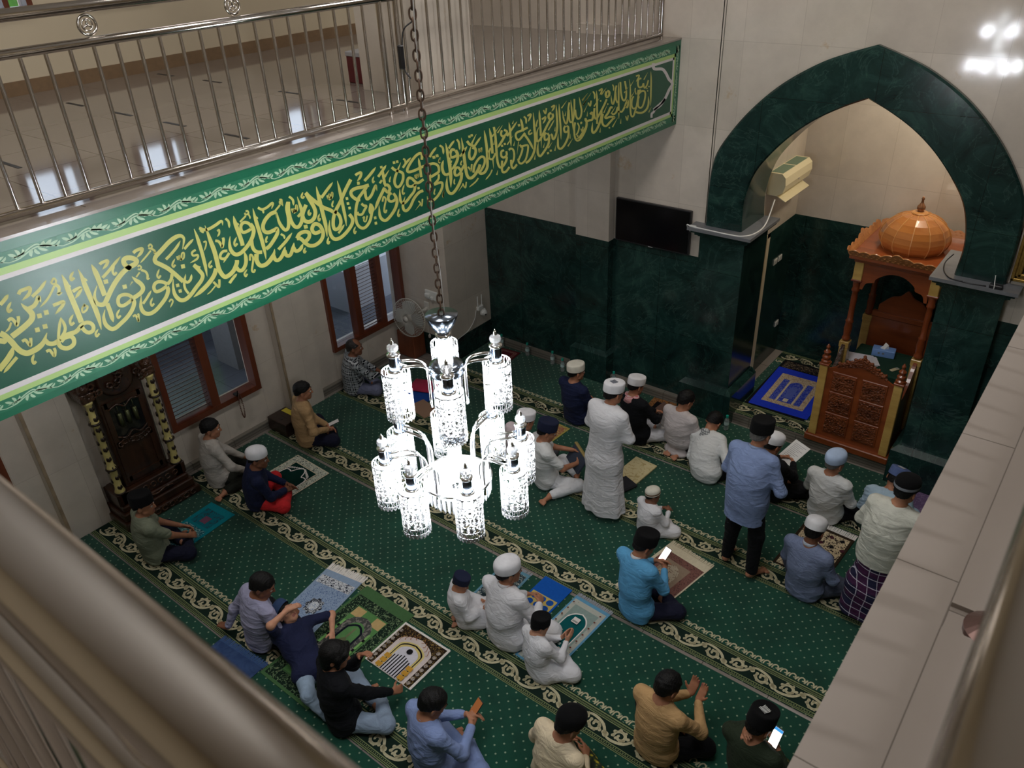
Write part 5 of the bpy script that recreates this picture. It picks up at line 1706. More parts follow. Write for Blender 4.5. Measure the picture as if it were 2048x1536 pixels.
for i, (x, y, lab) in enumerate(((-7.86, 4.86, 'dark wooden donation box with yellow label beside the man in tan'), (-7.93, 1.88, 'dark wooden donation box by the pilaster near the lower left railing'))):
    t = mk('donation_box', lab, 'box', (x, y, 0.013), 0, 'donation boxes along the left wall')
    MB().box(-.20, .18, -.15, .15, 0, .19, .008).build('body', BOXW, t)
    MB().box(-.16, .14, .05, .13, .19, .192).build('label', YLAB, t)
    mb = MB(); mb.box(-.06, .06, -.03, -.02, .19, .1915); mb.box(-.02, .03, -.09, -.06, .19, .1925); mb.build('coin_slot', BLACK, t)
CLEAR = plain('clear_plastic', (.85, .92, .92), .08, trans=.85)
TEAL = plain('teal_cap', srgb(30, 160, 140), .4)
BL = ['clear water bottle at the baseboard nearest the corner column', 'clear water bottle second from the corner column', 'clear water bottle third from the corner column', 'clear water bottle fourth from the corner column, by the cream capped man', 'clear water bottle with only its teal cap showing beyond the standing man in white', 'clear water bottle by the niche step and arch pillar plinth']
bt0 = None
for (x, y), lab in zip(((-6.93, 8.19), (-6.44, 8.19), (-5.98, 8.19), (-5.74, 8.10), (-4.94, 8.19), (-3.20, 8.06)), BL):
    if bt0 is None:
        bt0 = t = mk('water_bottle', lab, 'bottle', (x, y, .013), 0, 'water bottles along the front wall')
        mb = MB(); mb.lathe([(.026, 0), (.031, .006), (.031, .06), (.028, .068), (.031, .076), (.031, .13), (.024, .16), (.013, .175), (.013, .19)], n=16); mb.build('body', CLEAR, t, smooth=True)
        mb = MB(); mb.lathe([(.017, .18), (.017, .212)], n=14); mb.build('cap', TEAL, t, smooth=False)
        mb = MB(); mb.lathe([(.0315, .08), (.0315, .125)], n=16, cap=False); mb.build('label', plain('bottle_label', srgb(190, 214, 212), .5), t)
    else:
        t = copy_tree(bt0); t.location = (x, y, .013); t['label'] = lab
mb = MB(); pts = [(-8.07, 4.41 + .022 * math.cos(a) * (1 if a < PI else 1), .52 + .17 * math.sin(a)) for a in [2 * PI * k / 44 for k in range(44)]]
for p in pts: mb.sphere(p, .009, 6, 4)
o = mb.build('prayer_beads', plain('brown_beads', srgb(84, 50, 34), .4), smooth=True); tag(o, 'loop of brown prayer beads hanging from the window latch', 'beads')
# gilt frame at the edge of the photo, adapter on the capital
t = mk('picture_frame', 'gilt framed calligraphy on the wall beyond the arch pillar', 'picture frame', (-.30, 8.32, 3.05))
GILT = plain('gilt_frame', srgb(150, 120, 60), .35, .7, noise=.25, nscale=40)
mb = MB()
for k, (o_, h) in enumerate(((0, .05), (.025, .035), (.05, .05))):
    a, b = .40 - o_, .48 - o_
    mb.box(-a, a, -h, 0, -b, -b + .03, .006); mb.box(-a, a, -h, 0, b - .03, b, .006); mb.box(-a, -a + .03, -h, 0, -b, b, .006); mb.box(a - .03, a, -h, 0, -b, b, .006)
mb.build('frame', GILT, t)
MB().box(-.33, .33, -.018, -.004, -.41, .41).build('backing', plain('black_green_field', srgb(20, 36, 30), .6), t)
mb = MB()
for k in range(22): mb.sphere((-.30, -.02, -.38 + .035 * k), .012, 6, 4); mb.sphere((.30, -.02, -.38 + .035 * k), .012, 6, 4)
for k in range(17): mb.sphere((-.28 + .035 * k, -.02, -.38), .012, 6, 4)
mb.tube(cr([(-.24, -.02, -.05), (-.25, -.02, -.28), (-.22, -.02, -.32), (.22, -.02, -.32), (.25, -.02, -.28), (.25, -.02, .3)], 4), .006, 6); mb.build('bead_border', plain('pale_gold', srgb(206, 196, 140), .45), t)
t = mk('power_adapter', 'black power adapter with white tie on the grey shelf of the arch pillar', 'adapter', (-.78, 8.13, 2.526))
MB().box(-.055, .055, -.03, .03, 0, .035, .005).build('body', BLACK, t)
MB().tube(cr([(-.01, -.034, .0), (-.012, -.034, .04), (-.02, 0, .05), (-.03, .01, .12)], 4), .004, 6).build('tie', WCAB, t)
o = MB().tube(cr([(-.86, 8.12, 2.531), (-1.0, 8.105, 2.531), (-1.12, 8.12, 2.531), (-1.06, 8.11, 2.535), (-1.18, 8.14, 2.531), (-1.27, 8.3, 2.531), (-1.30, 8.45, 2.56), (-1.26, 8.55, 2.62)], 6), .006, 6).build('black_cable', BLACK, smooth=True); tag(o, 'thin black cable lying on the shelf beside the wooden dome', 'cable')
# small box on the gallery beside the column
t = mk('storage_box', 'dark red box with grey lid on the gallery beside the column', 'box', (-5.62, 5.05, 4.5))
MB().box(-.14, .14, -.14, .14, 0, .22, .006).build('body', plain('dark_red', srgb(96, 30, 34), .5), t); MB().box(-.145, .145, -.145, .145, .22, .26, .006).build('lid', plain('grey_lid', (.4, .4, .42), .5), t)
# ================================================================== PEOPLE: smooth bodies grown from distance fields
def _cone(p, a, b, ra, rb):
    ba = b - a
    t = np.clip(((p - a) @ ba) / max(1e-9, ba @ ba), 0, 1)
    return np.linalg.norm(p - a - t[:, None] * ba, axis=1) - (ra + (rb - ra) * t)


def _ell(p, c, r, R):
    q = (p - c) @ R if R is not None else (p - c)
    k0 = np.linalg.norm(q / r, axis=1)
    k1 = np.linalg.norm(q / (r * r), axis=1) + 1e-9
    return k0 * (k0 - 1) / k1


class SDF:
    """list of blended primitives; kinds: add, sub (carved away), cut (half space kept where n.p<d)"""
    def __init__(s): s.P = []

    def cone(s, a, b, ra, rb=None, k=.03, op='add'):
        s.P.append(('c', (np.array(a, float), np.array(b, float), ra, ra if rb is None else rb), k, op)); return s

    def ell(s, c, r, R=None, k=.03, op='add'):
        s.P.append(('e', (np.array(c, float), np.array(r, float), R), k, op)); return s

    def chain(s, pts, rs, k=.03):
        for i in range(len(pts) - 1): s.cone(pts[i], pts[i + 1], rs[i], rs[i + 1], k)
        return s

    def cut(s, n, d): s.P.append(('h', (np.array(n, float), d), 0, 'cut')); return s

    def grow(s, d):
        t = SDF()
        for kd, a, k, op in s.P:
            if op != 'add': continue
            if kd == 'c': t.P.append((kd, (a[0], a[1], a[2] + d, a[3] + d), k, op))
            else: t.P.append((kd, (a[0], a[1] + d, a[2]), k, op))
        return t

    def bounds(s):
        lo = np.full(3, 1e9); hi = -lo
        for kd, a, k, op in s.P:
            if op != 'add': continue
            if kd == 'c':
                m = max(a[2], a[3]); q = np.vstack([a[0] - m, a[0] + m, a[1] - m, a[1] + m])
            else:
                m = max(a[1]); q = np.vstack([a[0] - m, a[0] + m])
            lo = np.minimum(lo, q.min(0)); hi = np.maximum(hi, q.max(0))
        return lo - .03, hi + .03

    def prim(s, pr, p):
        kd, a, k, op = pr
        if kd == 'c': return _cone(p, *a)
        if kd == 'e': return _ell(p, a[0], a[1], a[2])
        return p @ a[0] - a[1]

    def combine(s, d, e, k, op):
        if op == 'add':
            if k <= 0: return np.minimum(d, e)
            h = np.maximum(k - np.abs(d - e), 0) / k
            return np.minimum(d, e) - h * h * k * .25
        if op == 'cut': return np.maximum(d, e)
        if k <= 0: return np.maximum(d, -e)
        h = np.maximum(k - np.abs(d + e), 0) / k
        return np.maximum(d, -e) + h * h * k * .25

    def mesh(s, res):
        lo, hi = s.bounds()
        B = 8
        nb = np.ceil((hi - lo) / (res * B)).astype(int)
        n = nb * B
        # coarse pass at block centres
        ax = [lo[i] + (np.arange(nb[i]) + .5) * B * res for i in range(3)]
        G = np.stack(np.meshgrid(*ax, indexing='ij'), -1).reshape(-1, 3)
        dc = np.full(len(G), 10.0)
        pd = []
        for pr in s.P:
            e = s.prim(pr, G); pd.append(e)
            dc = s.combine(dc, e, pr[2], pr[3])
        half = B * res * .5 * 1.75 + res * 2
        act = np.where(np.abs(dc) < half * 1.25 + .02)[0]
        off = np.stack(np.meshgrid(*[(np.arange(B) - B / 2 + .5) * res] * 3, indexing='ij'), -1).reshape(-1, 3)
        D = np.full((len(act), B ** 3), 10.0)
        for pr, e in zip(s.P, pd):
            if pr[3] == 'add': sel = np.where(e[act] < half * 2 + .06 + pr[2])[0]
            else: sel = np.arange(len(act)) if pr[3] == 'cut' else np.where(e[act] < half * 2 + .05)[0]
            if not len(sel): continue
            p = (G[act[sel]][:, None, :] + off[None]).reshape(-1, 3)
            v = s.prim(pr, p).reshape(len(sel), -1)
            D[sel] = s.combine(D[sel], v, pr[2], pr[3])
        V = np.repeat(dc[:, None], B ** 3, 1)
        V[act] = D
        V = V.reshape(*nb, B, B, B).transpose(0, 3, 1, 4, 2, 5).reshape(*n)
        return nets(V, lo + res * .5, res)


def nets(V, org, res):
    S = V < 0
    c = S[:-1, :-1, :-1].astype(np.int8)
    tot = np.zeros_like(c, dtype=np.int16)
    for i in (0, 1):
        for j in (0, 1):
            for k in (0, 1):
                tot += S[i:S.shape[0] - 1 + i, j:S.shape[1] - 1 + j, k:S.shape[2] - 1 + k]
    A = (tot > 0) & (tot < 8)
    idx = np.argwhere(A)
    num = -np.ones(A.shape, np.int64); num[A] = np.arange(len(idx))
    acc = np.zeros((len(idx), 3)); cnt = np.zeros(len(idx))
    I, J, K = idx.T
    for a in range(3):
        for u in (0, 1):
            for v in (0, 1):
                o0 = [0, 0, 0]; o1 = [0, 0, 0]
                b, d = [q for q in range(3) if q != a]
                o0[b] = o1[b] = u; o0[d] = o1[d] = v; o1[a] = 1
                v0 = V[I + o0[0], J + o0[1], K + o0[2]]; v1 = V[I + o1[0], J + o1[1], K + o1[2]]
                m = (v0 < 0) != (v1 < 0)
                t = np.where(m, v0 / np.where(np.abs(v0 - v1) < 1e-12, 1, v0 - v1), 0)
                P = np.array(o0)[None] + t[:, None] * (np.array(o1) - np.array(o0))[None]
                acc[m] += P[m]; cnt[m] += 1
    pos = org + (idx + acc / np.maximum(cnt, 1)[:, None]) * res
    quads = []
    for a in range(3):
        b, d = (a + 1) % 3, (a + 2) % 3
        s0 = [slice(None)] * 3; s1 = [slice(None)] * 3
        s0[a] = slice(0, -1); s1[a] = slice(1, None)
        for q in (b, d):
            s0[q] = slice(1, -1); s1[q] = slice(1, -1)
        E0 = S[tuple(s0)]; E1 = S[tuple(s1)]
        for sg in (True, False):
            e = np.argwhere((E0 == sg) & (E1 != sg))
            if not len(e): continue
            e[:, b] += 1; e[:, d] += 1
            def at(db, dd):
                q = e.copy(); q[:, b] += db; q[:, d] += dd
                return num[q[:, 0], q[:, 1], q[:, 2]]
            f = np.stack([at(-1, -1), at(0, -1), at(0, 0), at(-1, 0)], 1)
            if not sg: f = f[:, ::-1]
            quads.append(f)
    Q = np.vstack(quads)
    Q = Q[(Q >= 0).all(1)]
    return pos, Q


def vnormals(P, Q):
    a = P[Q[:, 2]] - P[Q[:, 0]]; b = P[Q[:, 3]] - P[Q[:, 1]]
    fn = np.cross(a, b)
    N_ = np.zeros_like(P)
    for k in range(4): np.add.at(N_, Q[:, k], fn)
    return N_ / (np.linalg.norm(N_, axis=1)[:, None] + 1e-12)


def np_mesh(name, P, Q, mats, mi=None, parent=None):
    me = bpy.data.meshes.new(name)
    me.vertices.add(len(P)); me.vertices.foreach_set('co', P.astype(np.float32).ravel())
    me.loops.add(Q.size); me.loops.foreach_set('vertex_index', Q.astype(np.int32).ravel())
    me.polygons.add(len(Q)); me.polygons.foreach_set('loop_start', np.arange(0, Q.size, 4, dtype=np.int32)); me.polygons.foreach_set('loop_total', np.full(len(Q), 4, np.int32))
    for m in (mats if isinstance(mats, (list, tuple)) else [mats]): me.materials.append(m)
    if mi is not None: me.polygons.foreach_set('material_index', mi.astype(np.int32))
    me.polygons.foreach_set('use_smooth', np.ones(len(Q), bool))
    me.update(calc_edges=True); me.validate()
    o = bpy.data.objects.new(name, me); COL.objects.link(o)
    if parent is not None: o.parent = parent
    return o


def folds(P, Nn, amp, seed, freq=16.0, stretch=(1, 1, 1.8), sag=None):
    """soft cloth creases: warped ridges pushed along the normal"""
    rg = np.random.RandomState(seed)
    q = P * np.array(stretch)
    wv = np.zeros(len(P)); tot = 0
    for k in range(6):
        d = rg.normal(size=3); d /= np.linalg.norm(d)
        f = freq * rg.uniform(.6, 1.9)
        d2 = rg.normal(size=3); d2 /= np.linalg.norm(d2)
        ph = rg.uniform(0, 6.28)
        s = np.sin(q @ d * f + ph + 1.6 * np.sin(q @ d2 * f * .45 + ph * 2))
        m = .5 + .5 * np.sin(q @ d2 * f * .28 + ph)
        wv += (1 - np.abs(s)) ** 2 * m / (1 + .25 * k); tot += .5 / (1 + .25 * k)
    wv = wv / tot - .5
    return P + Nn * (wv * amp)[:, None]


def rotm(yaw=0., pitch=0., roll=0.):
    """local axes of a head: columns right, forward, up; yaw left positive, pitch down positive"""
    Rz = np.array([[math.cos(yaw), -math.sin(yaw), 0], [math.sin(yaw), math.cos(yaw), 0], [0, 0, 1]])
    p = -pitch
    Rx = np.array([[1, 0, 0], [0, math.cos(p), -math.sin(p)], [0, math.sin(p), math.cos(p)]])
    Ry = np.array([[math.cos(roll), 0, math.sin(roll)], [0, 1, 0], [-math.sin(roll), 0, math.cos(roll)]])
    return Rz @ Rx @ Ry


def ik(S, W, l1, l2, pole):
    S, W = np.array(S, float), np.array(W, float)
    d = W - S; L = np.linalg.norm(d)
    m = (l1 + l2) * .995
    if L > m: W = S + d / L * m; L = m
    u = (W - S) / L
    a = (l1 * l1 - l2 * l2 + L * L) / (2 * L)
    h = math.sqrt(max(1e-6, l1 * l1 - a * a))
    p = np.array(pole, float); p = p - (p @ u) * u; p /= np.linalg.norm(p) + 1e-9
    return S + u * a + p * h, W


def unit(v):
    v = np.array(v, float)
    return v / (np.linalg.norm(v) + 1e-9)


def hand(B, W, fwd, nrm, side, s=1.0, curl=.6, spread=.0):
    """palm, four jointed fingers and a thumb leaving the side of the palm; side +1 right, -1 left; nrm = palm normal"""
    f = unit(fwd); n = unit(np.array(nrm) - (np.array(nrm) @ f) * f); r = np.cross(f, n) * side  # thumb side
    W = np.array(W, float)
    pc = W + f * .048 * s
    for t in (-.026, -.009, .009, .026):
        B.cone(W + f * .012 * s + r * t * .7 * s, W + f * .085 * s + r * t * s, .0135 * s, .0125 * s, .014)
    for t, L in ((.029, .072), (.0105, .080), (-.0085, .074), (-.027, .058)):
        b = W + f * .088 * s + r * t * s
        c1 = curl * .55; c2 = curl * 1.25
        d1 = f * math.cos(c1) + n * math.sin(c1) + r * spread * t * 8
        d2 = f * math.cos(c2) + n * math.sin(c2) + r * spread * t * 8
        m = b + d1 * L * .52 * s
        B.cone(b - f * .01 * s, m, .0098 * s, .0090 * s, .004)
        B.cone(m, m + d2 * L * .5 * s, .0090 * s, .0075 * s, .004)
    tb = W + f * .026 * s + r * .027 * s
    td = unit(f * .62 + r * .62 + n * .35)
    tm = tb + td * .042 * s
    B.cone(tb, tm, .0125 * s, .0105 * s, .008)
    B.cone(tm, tm + unit(td + f * .6) * .030 * s, .0102 * s, .0085 * s, .004)


SKIN = {}


def skin_mat(tone):
    if tone in SKIN: return SKIN[tone]
    c = {'l': srgb(198, 146, 118), 'm': srgb(168, 116, 88), 'd': srgb(128, 84, 62)}[tone]
    m = plain('skin_' + {'l': 'light', 'm': 'tan', 'd': 'brown'}[tone], c, .55, spec=.35, noise=.08, nscale=25)
    m.node_tree.nodes['Principled BSDF'].inputs['Subsurface Weight'].default_value = .08
    SKIN[tone] = m
    return m


LIP = plain('lip_skin', srgb(150, 90, 80), .5)
HAIR = plain('black_hair', (.005, .0045, .0045), .55, spec=.25, bump=.5, bscale=160)
HAIRG = plain('grey_hair', srgb(92, 90, 88), .6, bump=.5, bscale=160)
HAIRB = plain('thin_dark_hair', srgb(34, 28, 25), .55, bump=.5, bscale=160)
EYEW = plain('eye_white', srgb(206, 200, 194), .25)
EYED = plain('eye_dark', srgb(26, 17, 12), .15)


class Person:
    pass


def head_prims(B, H, R, s):
    T = lambda x, y, z: H + R @ (np.array([x, y, z]) * s)
    B.ell(T(0, -.012, .028), np.array([.074, .094, .084]) * s, R, .02)
    B.ell(T(0, .030, -.040), np.array([.058, .062, .070]) * s, R, .035)
    B.cone(T(-.018, .066, -.088), T(.018, .066, -.088), .018 * s, .018 * s, .03)
    B.cone(T(-.052, .015, -.062), T(.0, .058, -.088), .020 * s, .018 * s, .03)
    B.cone(T(.052, .015, -.062), T(.0, .058, -.088), .020 * s, .018 * s, .03)
    B.cone(T(-.036, .074, .020), T(.036, .074, .020), .014 * s, .014 * s, .018)      # brow
    B.cone(T(0, .088, .008), T(0, .106, -.030), .0095 * s, .0125 * s, .012)            # nose
    B.cone(T(-.013, .092, -.034), T(.013, .092, -.034), .009 * s, .009 * s, .008)
    B.cone(T(-.040, .060, -.028), T(-.030, .070, -.035), .016 * s, .014 * s, .02)
    B.cone(T(.040, .060, -.028), T(.030, .070, -.035), .016 * s, .014 * s, .02)
    B.cone(T(-.020, .084, -.058), T(.020, .084, -.058), .0085 * s, .0085 * s, .008)    # upper lip
    B.cone(T(-.017, .081, -.070), T(.017, .081, -.070), .0085 * s, .0085 * s, .006)
    for sx in (-1, 1):
        B.ell(T(sx * .031, .092, .002), np.array([.016, .012, .011]) * s, R, .008, 'sub')
        Re = R @ rotm(sx * .35)
        B.ell(T(sx * .078, -.014, -.012), np.array([.010, .021, .032]) * s, Re, .010)
        B.ell(T(sx * .088, -.008, -.008), np.array([.006, .010, .017]) * s, Re, .006, 'sub')


def head_parts(o, H, R, s, P):
    """eyes, hair, cap: children of the body"""
    T = lambda x, y, z: H + R @ (np.array([x, y, z]) * s)
    M4 = Matrix([[*R[0], 0], [*R[1], 0], [*R[2], 0], [0, 0, 0, 1]])
    for sx in (-1, 1):
        mb = MB(); mb.sphere(T(sx * .031, .0795, .001), .0135 * s, 10, 8)
        e = mb.build('eye', EYEW, o, smooth=True)
        mb = MB(); mb.sphere(T(sx * .031, .0885, .001), .0062 * s, 8, 6); mb.build('iris', EYED, e, smooth=True)
    hm = {'grey': HAIRG, 'bald': HAIRB, 'short': HAIR, 'long': HAIR, 'cap': HAIR, 'capgrey': HAIRG}.get(P.hair)
    mb = MB()
    for sx in (-1, 1):
        mb.tube([T(sx * .014, .094, .020), T(sx * .030, .094, .026), T(sx * .046, .080, .021)], [.003 * s, .0042 * s, .002 * s], 6)
    mb.build('eyebrow', HAIR if hm is None else (HAIRB if P.hair == 'bald' else hm), o)
    hair = SDF()
    g = .013 if P.hair in ('short', 'grey') else (.020 if P.hair == 'long' else .006)
    hair.ell(T(0, -.014, .030), np.array([.074 + g, .094 + g, .084 + g]) * s, R, .02)
    if P.hair in ('short', 'grey', 'cap', 'capgrey', 'bald'):
        hair.ell(T(0, -.055, -.035), np.array([.060 + g * .3, .048 + g * .3, .055]) * s, R, .03)
        for sx in (-1, 1): hair.cone(T(sx * .072, .012, .02), T(sx * .070, .016, -.022), .012 * s, .006 * s, .02)
        n = R @ unit([0, -.50, .86]); d = n @ T(0, .076, .052)
        hair.cut(-n, -d + (.000 if P.hair != 'bald' else 0))
        if P.hair == 'bald':
            hair.ell(T(0, .055, .090), np.array([.060, .075, .060]) * s, R, .01, 'sub')
    else:
        hair.ell(T(0, -.055, -.05), np.array([.085, .06, .09]) * s, R, .04)
        for sx in (-1, 1): hair.cone(T(sx * .078, .025, .04), T(sx * .076, .03, -.06), .022 * s, .014 * s, .03)
        hair.cone(T(-.05, .078, .075), T(.05, .082, .06), .022 * s, .02 * s, .03)
        hair.ell(T(0, .11, -.035), np.array([.056, .07, .085]) * s, R, .01, 'sub')
    for sx in (-1, 1): hair.ell(T(sx * .092, -.010, -.014), np.array([.022, .022, .030]) * s, R, .006, 'sub')
    if P.hair != 'none':
        V, Q = hair.mesh(.0065 * max(s, .8))
        Nn = vnormals(V, Q)
        rg = np.random.RandomState(P.seed)
        w_ = np.zeros(len(V))
        for k in range(5):
            d = rg.normal(size=3) * rg.uniform(60, 150); w_ += np.sin(V @ d + rg.uniform(0, 6))
        V = V + Nn * (w_ * .0009)[:, None]
        np_mesh('hair', V, Q, hm, parent=o)
    if P.cap:
        kind, mats = P.cap[0], P.cap[1]
        tilt = P.cap[2] if len(P.cap) > 2 else -.16
        Rc = R @ rotm(0, tilt, 0)
        Mc = Matrix([[*Rc[0], 0], [*Rc[1], 0], [*Rc[2], 0], [0, 0, 0, 1]])
        c = T(0, -.014, .046)
        ax, ay = .092 * s, .113 * s
        mb = MB()
        if kind == 'kufi':
            mb.lathe([(1.0, -.012 * s), (1.015, 0), (1.02, .03 * s), (.99, .052 * s), (.90, .070 * s), (.72, .083 * s), (.45, .091 * s), (.2, .094 * s), (.001, .095 * s)], c, 36, ax, ay, Mc, cap=False)
        elif kind == 'flat':
            mb.lathe([(1.0, -.014 * s), (1.01, 0), (1.0, .058 * s), (.965, .070 * s), (.88, .074 * s), (.5, .076 * s), (.001, .077 * s)], c, 36, ax, ay, Mc, cap=False)
        else:   # peci
            mb.lathe([(1.0, -.018 * s), (1.01, 0), (.985, .075 * s), (.955, .088 * s), (.86, .089 * s), (.6, .082 * s), (.001, .080 * s)], c, 36, ax, ay, Mc, cap=False)
        cp = mb.build('cap', mats[0], o, smooth=True)
        if len(mats) > 1:
            if P.cap[3] == 'band':
                mb = MB(); mb.lathe([(1.025, .002 * s), (1.035, .014 * s), (1.02, .026 * s)], c, 36, ax, ay, Mc, cap=False)
                if len(mats) > 2:
                    m2 = MB(); m2.lathe([(1.028, -.012 * s), (1.036, -.004 * s), (1.028, .003 * s)], c, 36, ax, ay, Mc, cap=False); m2.build('cap_trim', mats[2], cp, smooth=True)
                mb.build('cap_band', mats[1], cp, smooth=True)
            elif P.cap[3] == 'emblem':
                mb = MB(); rg = random.Random(P.seed)
                zt = .092 * s if kind == 'peci' else .078 * s
                for k in range(6):
                    x = (-.025 + .010 * k) * s
                    mb.tube([c + Rc @ np.array([x, -.045 * s, zt]), c + Rc @ np.array([x + .004 * s, -.01 * s, zt + .001]), c + Rc @ np.array([x - .003 * s, .02 * s, zt])], .0032 * s, 5)
                mb.tube([c + Rc @ np.array([-.03 * s, -.03 * s, zt]), c + Rc @ np.array([.03 * s, -.022 * s, zt + .001])], .003 * s, 5)
                mb.tube([c + Rc @ np.array([-.028 * s, .004 * s, zt]), c + Rc @ np.array([.03 * s, .006 * s, zt + .001])], .003 * s, 5)
                mb.build('cap_emblem', mats[1], cp)
            elif P.cap[3] == 'star':
                mb = MB()
                for k in range(8):
                    a = k * PI / 4
                    p = lambda rr, da=0: c + Rc @ np.array([rr * math.cos(a + da) * .9, rr * math.sin(a + da) * 1.1, .0945 * s - rr * rr * 3])
                    mb.tube([p(.008 * s), p(.04 * s), p(.055 * s, .25)], .0028 * s, 4)
                mb.build('cap_emblem', mats[1], cp)


def make_person(label, pos, face, head, s=1.0, legs='sila', armR=None, armL=None, shirt=None, trousers=None, sleeve='long', robe=False, cap=None, hair='short', tone='m',
                yaw=0., pitch=.15, roll=0., slouch=.03, curlR=.7, curlL=.7, group=None, collar=None, scarf=None, tail=True, seed=1, fold=.012, res=.0085, extra=None, handf=None, elbow=None, hz=None, belly=1.0, name='person'):
    """pos: world xy of the pelvis; face: heading in degrees (0 looks at the arch wall, + turns left); head: world xyz of the head centre; arm targets in body coordinates"""
    P = Person(); P.hair = hair; P.cap = cap; P.seed = seed
    ang = math.radians(face)
    Z0 = .013
    Rz = np.array([[math.cos(ang), -math.sin(ang)], [math.sin(ang), math.cos(ang)]])
    loc = lambda w: np.array([*(Rz.T @ (np.array(w[:2]) - np.array(pos))), w[2] - Z0])
    H = loc(head)
    R = rotm(yaw, pitch, roll)
    sit = legs in ('sila', 'knee', 'side', 'lie')
    pz = {'sila': .115, 'knee': .19, 'side': .12, 'stand': .90, 'lie': .12}[legs] * s
    pel = np.array([0, 0, pz])
    neck_top = H + R @ np.array([0, -.022, -.085]) * s
    nb = neck_top + unit(unit(pel - neck_top) * .75 + np.array([0, -.35, -.5])) * .075 * s
    ch = nb + unit(pel - nb) * .14 * s + np.array([0, -.012 * s, 0])
    L = np.linalg.norm(nb - pel)
    wa = pel + (nb - pel) * .42 + np.array([0, -slouch, 0])
    side = unit(np.cross(nb - pel, [0, 1, 0])); side = side if side[0] > 0 else -side
    side = unit(side + np.array([1.2, 0, 0]))
    up = unit(nb - pel)
    fw = unit(np.cross(up, side)); fw = fw if fw[1] > 0 else -fw
    RT = np.stack([side, fw, up], 1)
    sh = [nb + side * .178 * s * k - up * .048 * s - fw * .005 for k in (1, -1)]      # right, left
    l1, l2 = .285 * s, .245 * s
    # legs
    if legs == 'sila':
        LG = [[(.085, .0, .10), (.30, .24, .10), (-.02, .33, .06), (-.14, .33, .05)], [(-.085, .0, .10), (-.30, .22, .11), (.05, .26, .10), (.17, .25, .06)]]
    elif legs == 'side':
        LG = [[(.085, .0, .10), (.27, .30, .09), (.30, -.06, .06), (.36, -.17, .05)], [(-.085, .0, .10), (-.24, .30, .10), (.04, .36, .07), (.15, .33, .05)]]
    elif legs == 'knee':
        LG = [[(.085, .02, .17), (.15, .40, .085), (.10, -.02, .05), (.07, -.17, .04)], [(-.085, .02, .17), (-.15, .40, .085), (-.10, -.02, .05), (-.05, -.16, .04)]]
    elif legs == 'lie':
        LG = [[(.08, .0, .10), (.20, .30, .20), (.16, .56, .05), (.18, .68, .06)], [(-.08, .0, .10), (-.24, .22, .16), (-.20, -.10, .05), (-.14, -.22, .05)]]
    else:
        LG = [[(.085, .0, .88), (.10, .02, .47), (.10, -.02, .075), (.13, .15, .035)], [(-.085, .0, .88), (-.10, .02, .47), (-.10, -.02, .075), (-.13, .15, .035)]]
    if extra and 'legs' in extra: LG = extra['legs']
    LG = [[np.array(q, float) * s for q in l] for l in LG]
    for l in LG: l[0] = l[0] * 1.0
    # arms
    dflt = [(.12, .22, .24), (-.12, .22, .24)] if sit else [(.06, .20, 1.08), (-.06, .21, 1.06)]
    tg = [np.array(armR if armR is not None else dflt[0], float) * s, np.array(armL if armL is not None else dflt[1], float) * s]
    AR = []
    for i in (0, 1):
        sg = 1 if i == 0 else -1
        pole = np.array([.75 * sg, -.55, -.55]) if elbow is None else np.array([elbow[0] * sg, elbow[1], elbow[2]])
        AR.append((sh[i],) + ik(sh[i], tg[i], l1, l2, pole))
    # ---- body skin
    B = SDF()
    hs = s * 1.07
    head_prims(B, H, R, hs)
    B.cone(neck_top, nb, .050 * s, .056 * s, .03)
    B.cone(nb - up * .02 * s, sh[0], .052 * s, .050 * s, .05).cone(nb - up * .02 * s, sh[1], .052 * s, .050 * s, .05)
    B.ell(ch, np.array([.150, .098, .15]) * s, RT, .06)
    B.ell(wa, np.array([.135, .105 * belly, .14]) * s, RT, .07)
    B.ell(pel, np.array([.155, .12, .115]) * s, None, .06)
    for a, e, w_ in AR: B.chain([a, e, w_], [.050 * s, .038 * s, .026 * s], .03)
    for h, kn, an, to in LG:
        B.chain([h, kn, an], [.080 * s, .056 * s, .036 * s], .03)
        hd = unit(to - an)
        B.cone(an - hd * .03 * s - np.array([0, 0, .012 * s]), to, .030 * s, .024 * s, .03)
        si_ = unit(np.cross(hd, [0, 0, 1]))
        for k in range(5):
            t = (k - 2) * .017 * s
            B.cone(to + si_ * t, to + si_ * t * 1.15 + hd * (.040 - .004 * abs(k - 1)) * s - np.array([0, 0, .006 * s]), .0125 * s, .0100 * s, .008)
    hf = handf or (None, None)
    for i, (a, e, w_) in enumerate(AR):
        sg = 1 if i == 0 else -1
        fwd = unit(w_ - e)
        f2, n2 = (hf[i] if hf[i] is not None else (unit(fwd + np.array([-.25 * sg, .35, -.1])), np.array([-.75 * sg, 0, -.65])))
        hand(B, w_ + fwd * .004, f2, n2, sg, s, curlR if i == 0 else curlL)
    V, Q = B.mesh(res)
    V[:, 2] = np.maximum(V[:, 2], .002)
    # lips take their own tone
    fc = V[Q].mean(1)
    q = (fc - H) @ R / hs
    mi = ((np.abs(q[:, 0]) < .024) & (q[:, 1] > .070) & (np.abs(q[:, 2] + .064) < .011)).astype(int)
    o = np_mesh(name, V, Q, [skin_mat(tone), LIP], mi)
    o.location = (pos[0], pos[1], Z0); o.rotation_euler = (0, 0, ang)
    tag(o, label, 'person', group or 'people in the prayer hall')
    head_parts(o, H, R, hs, P)
    # ---- trousers
    g = .016 * s
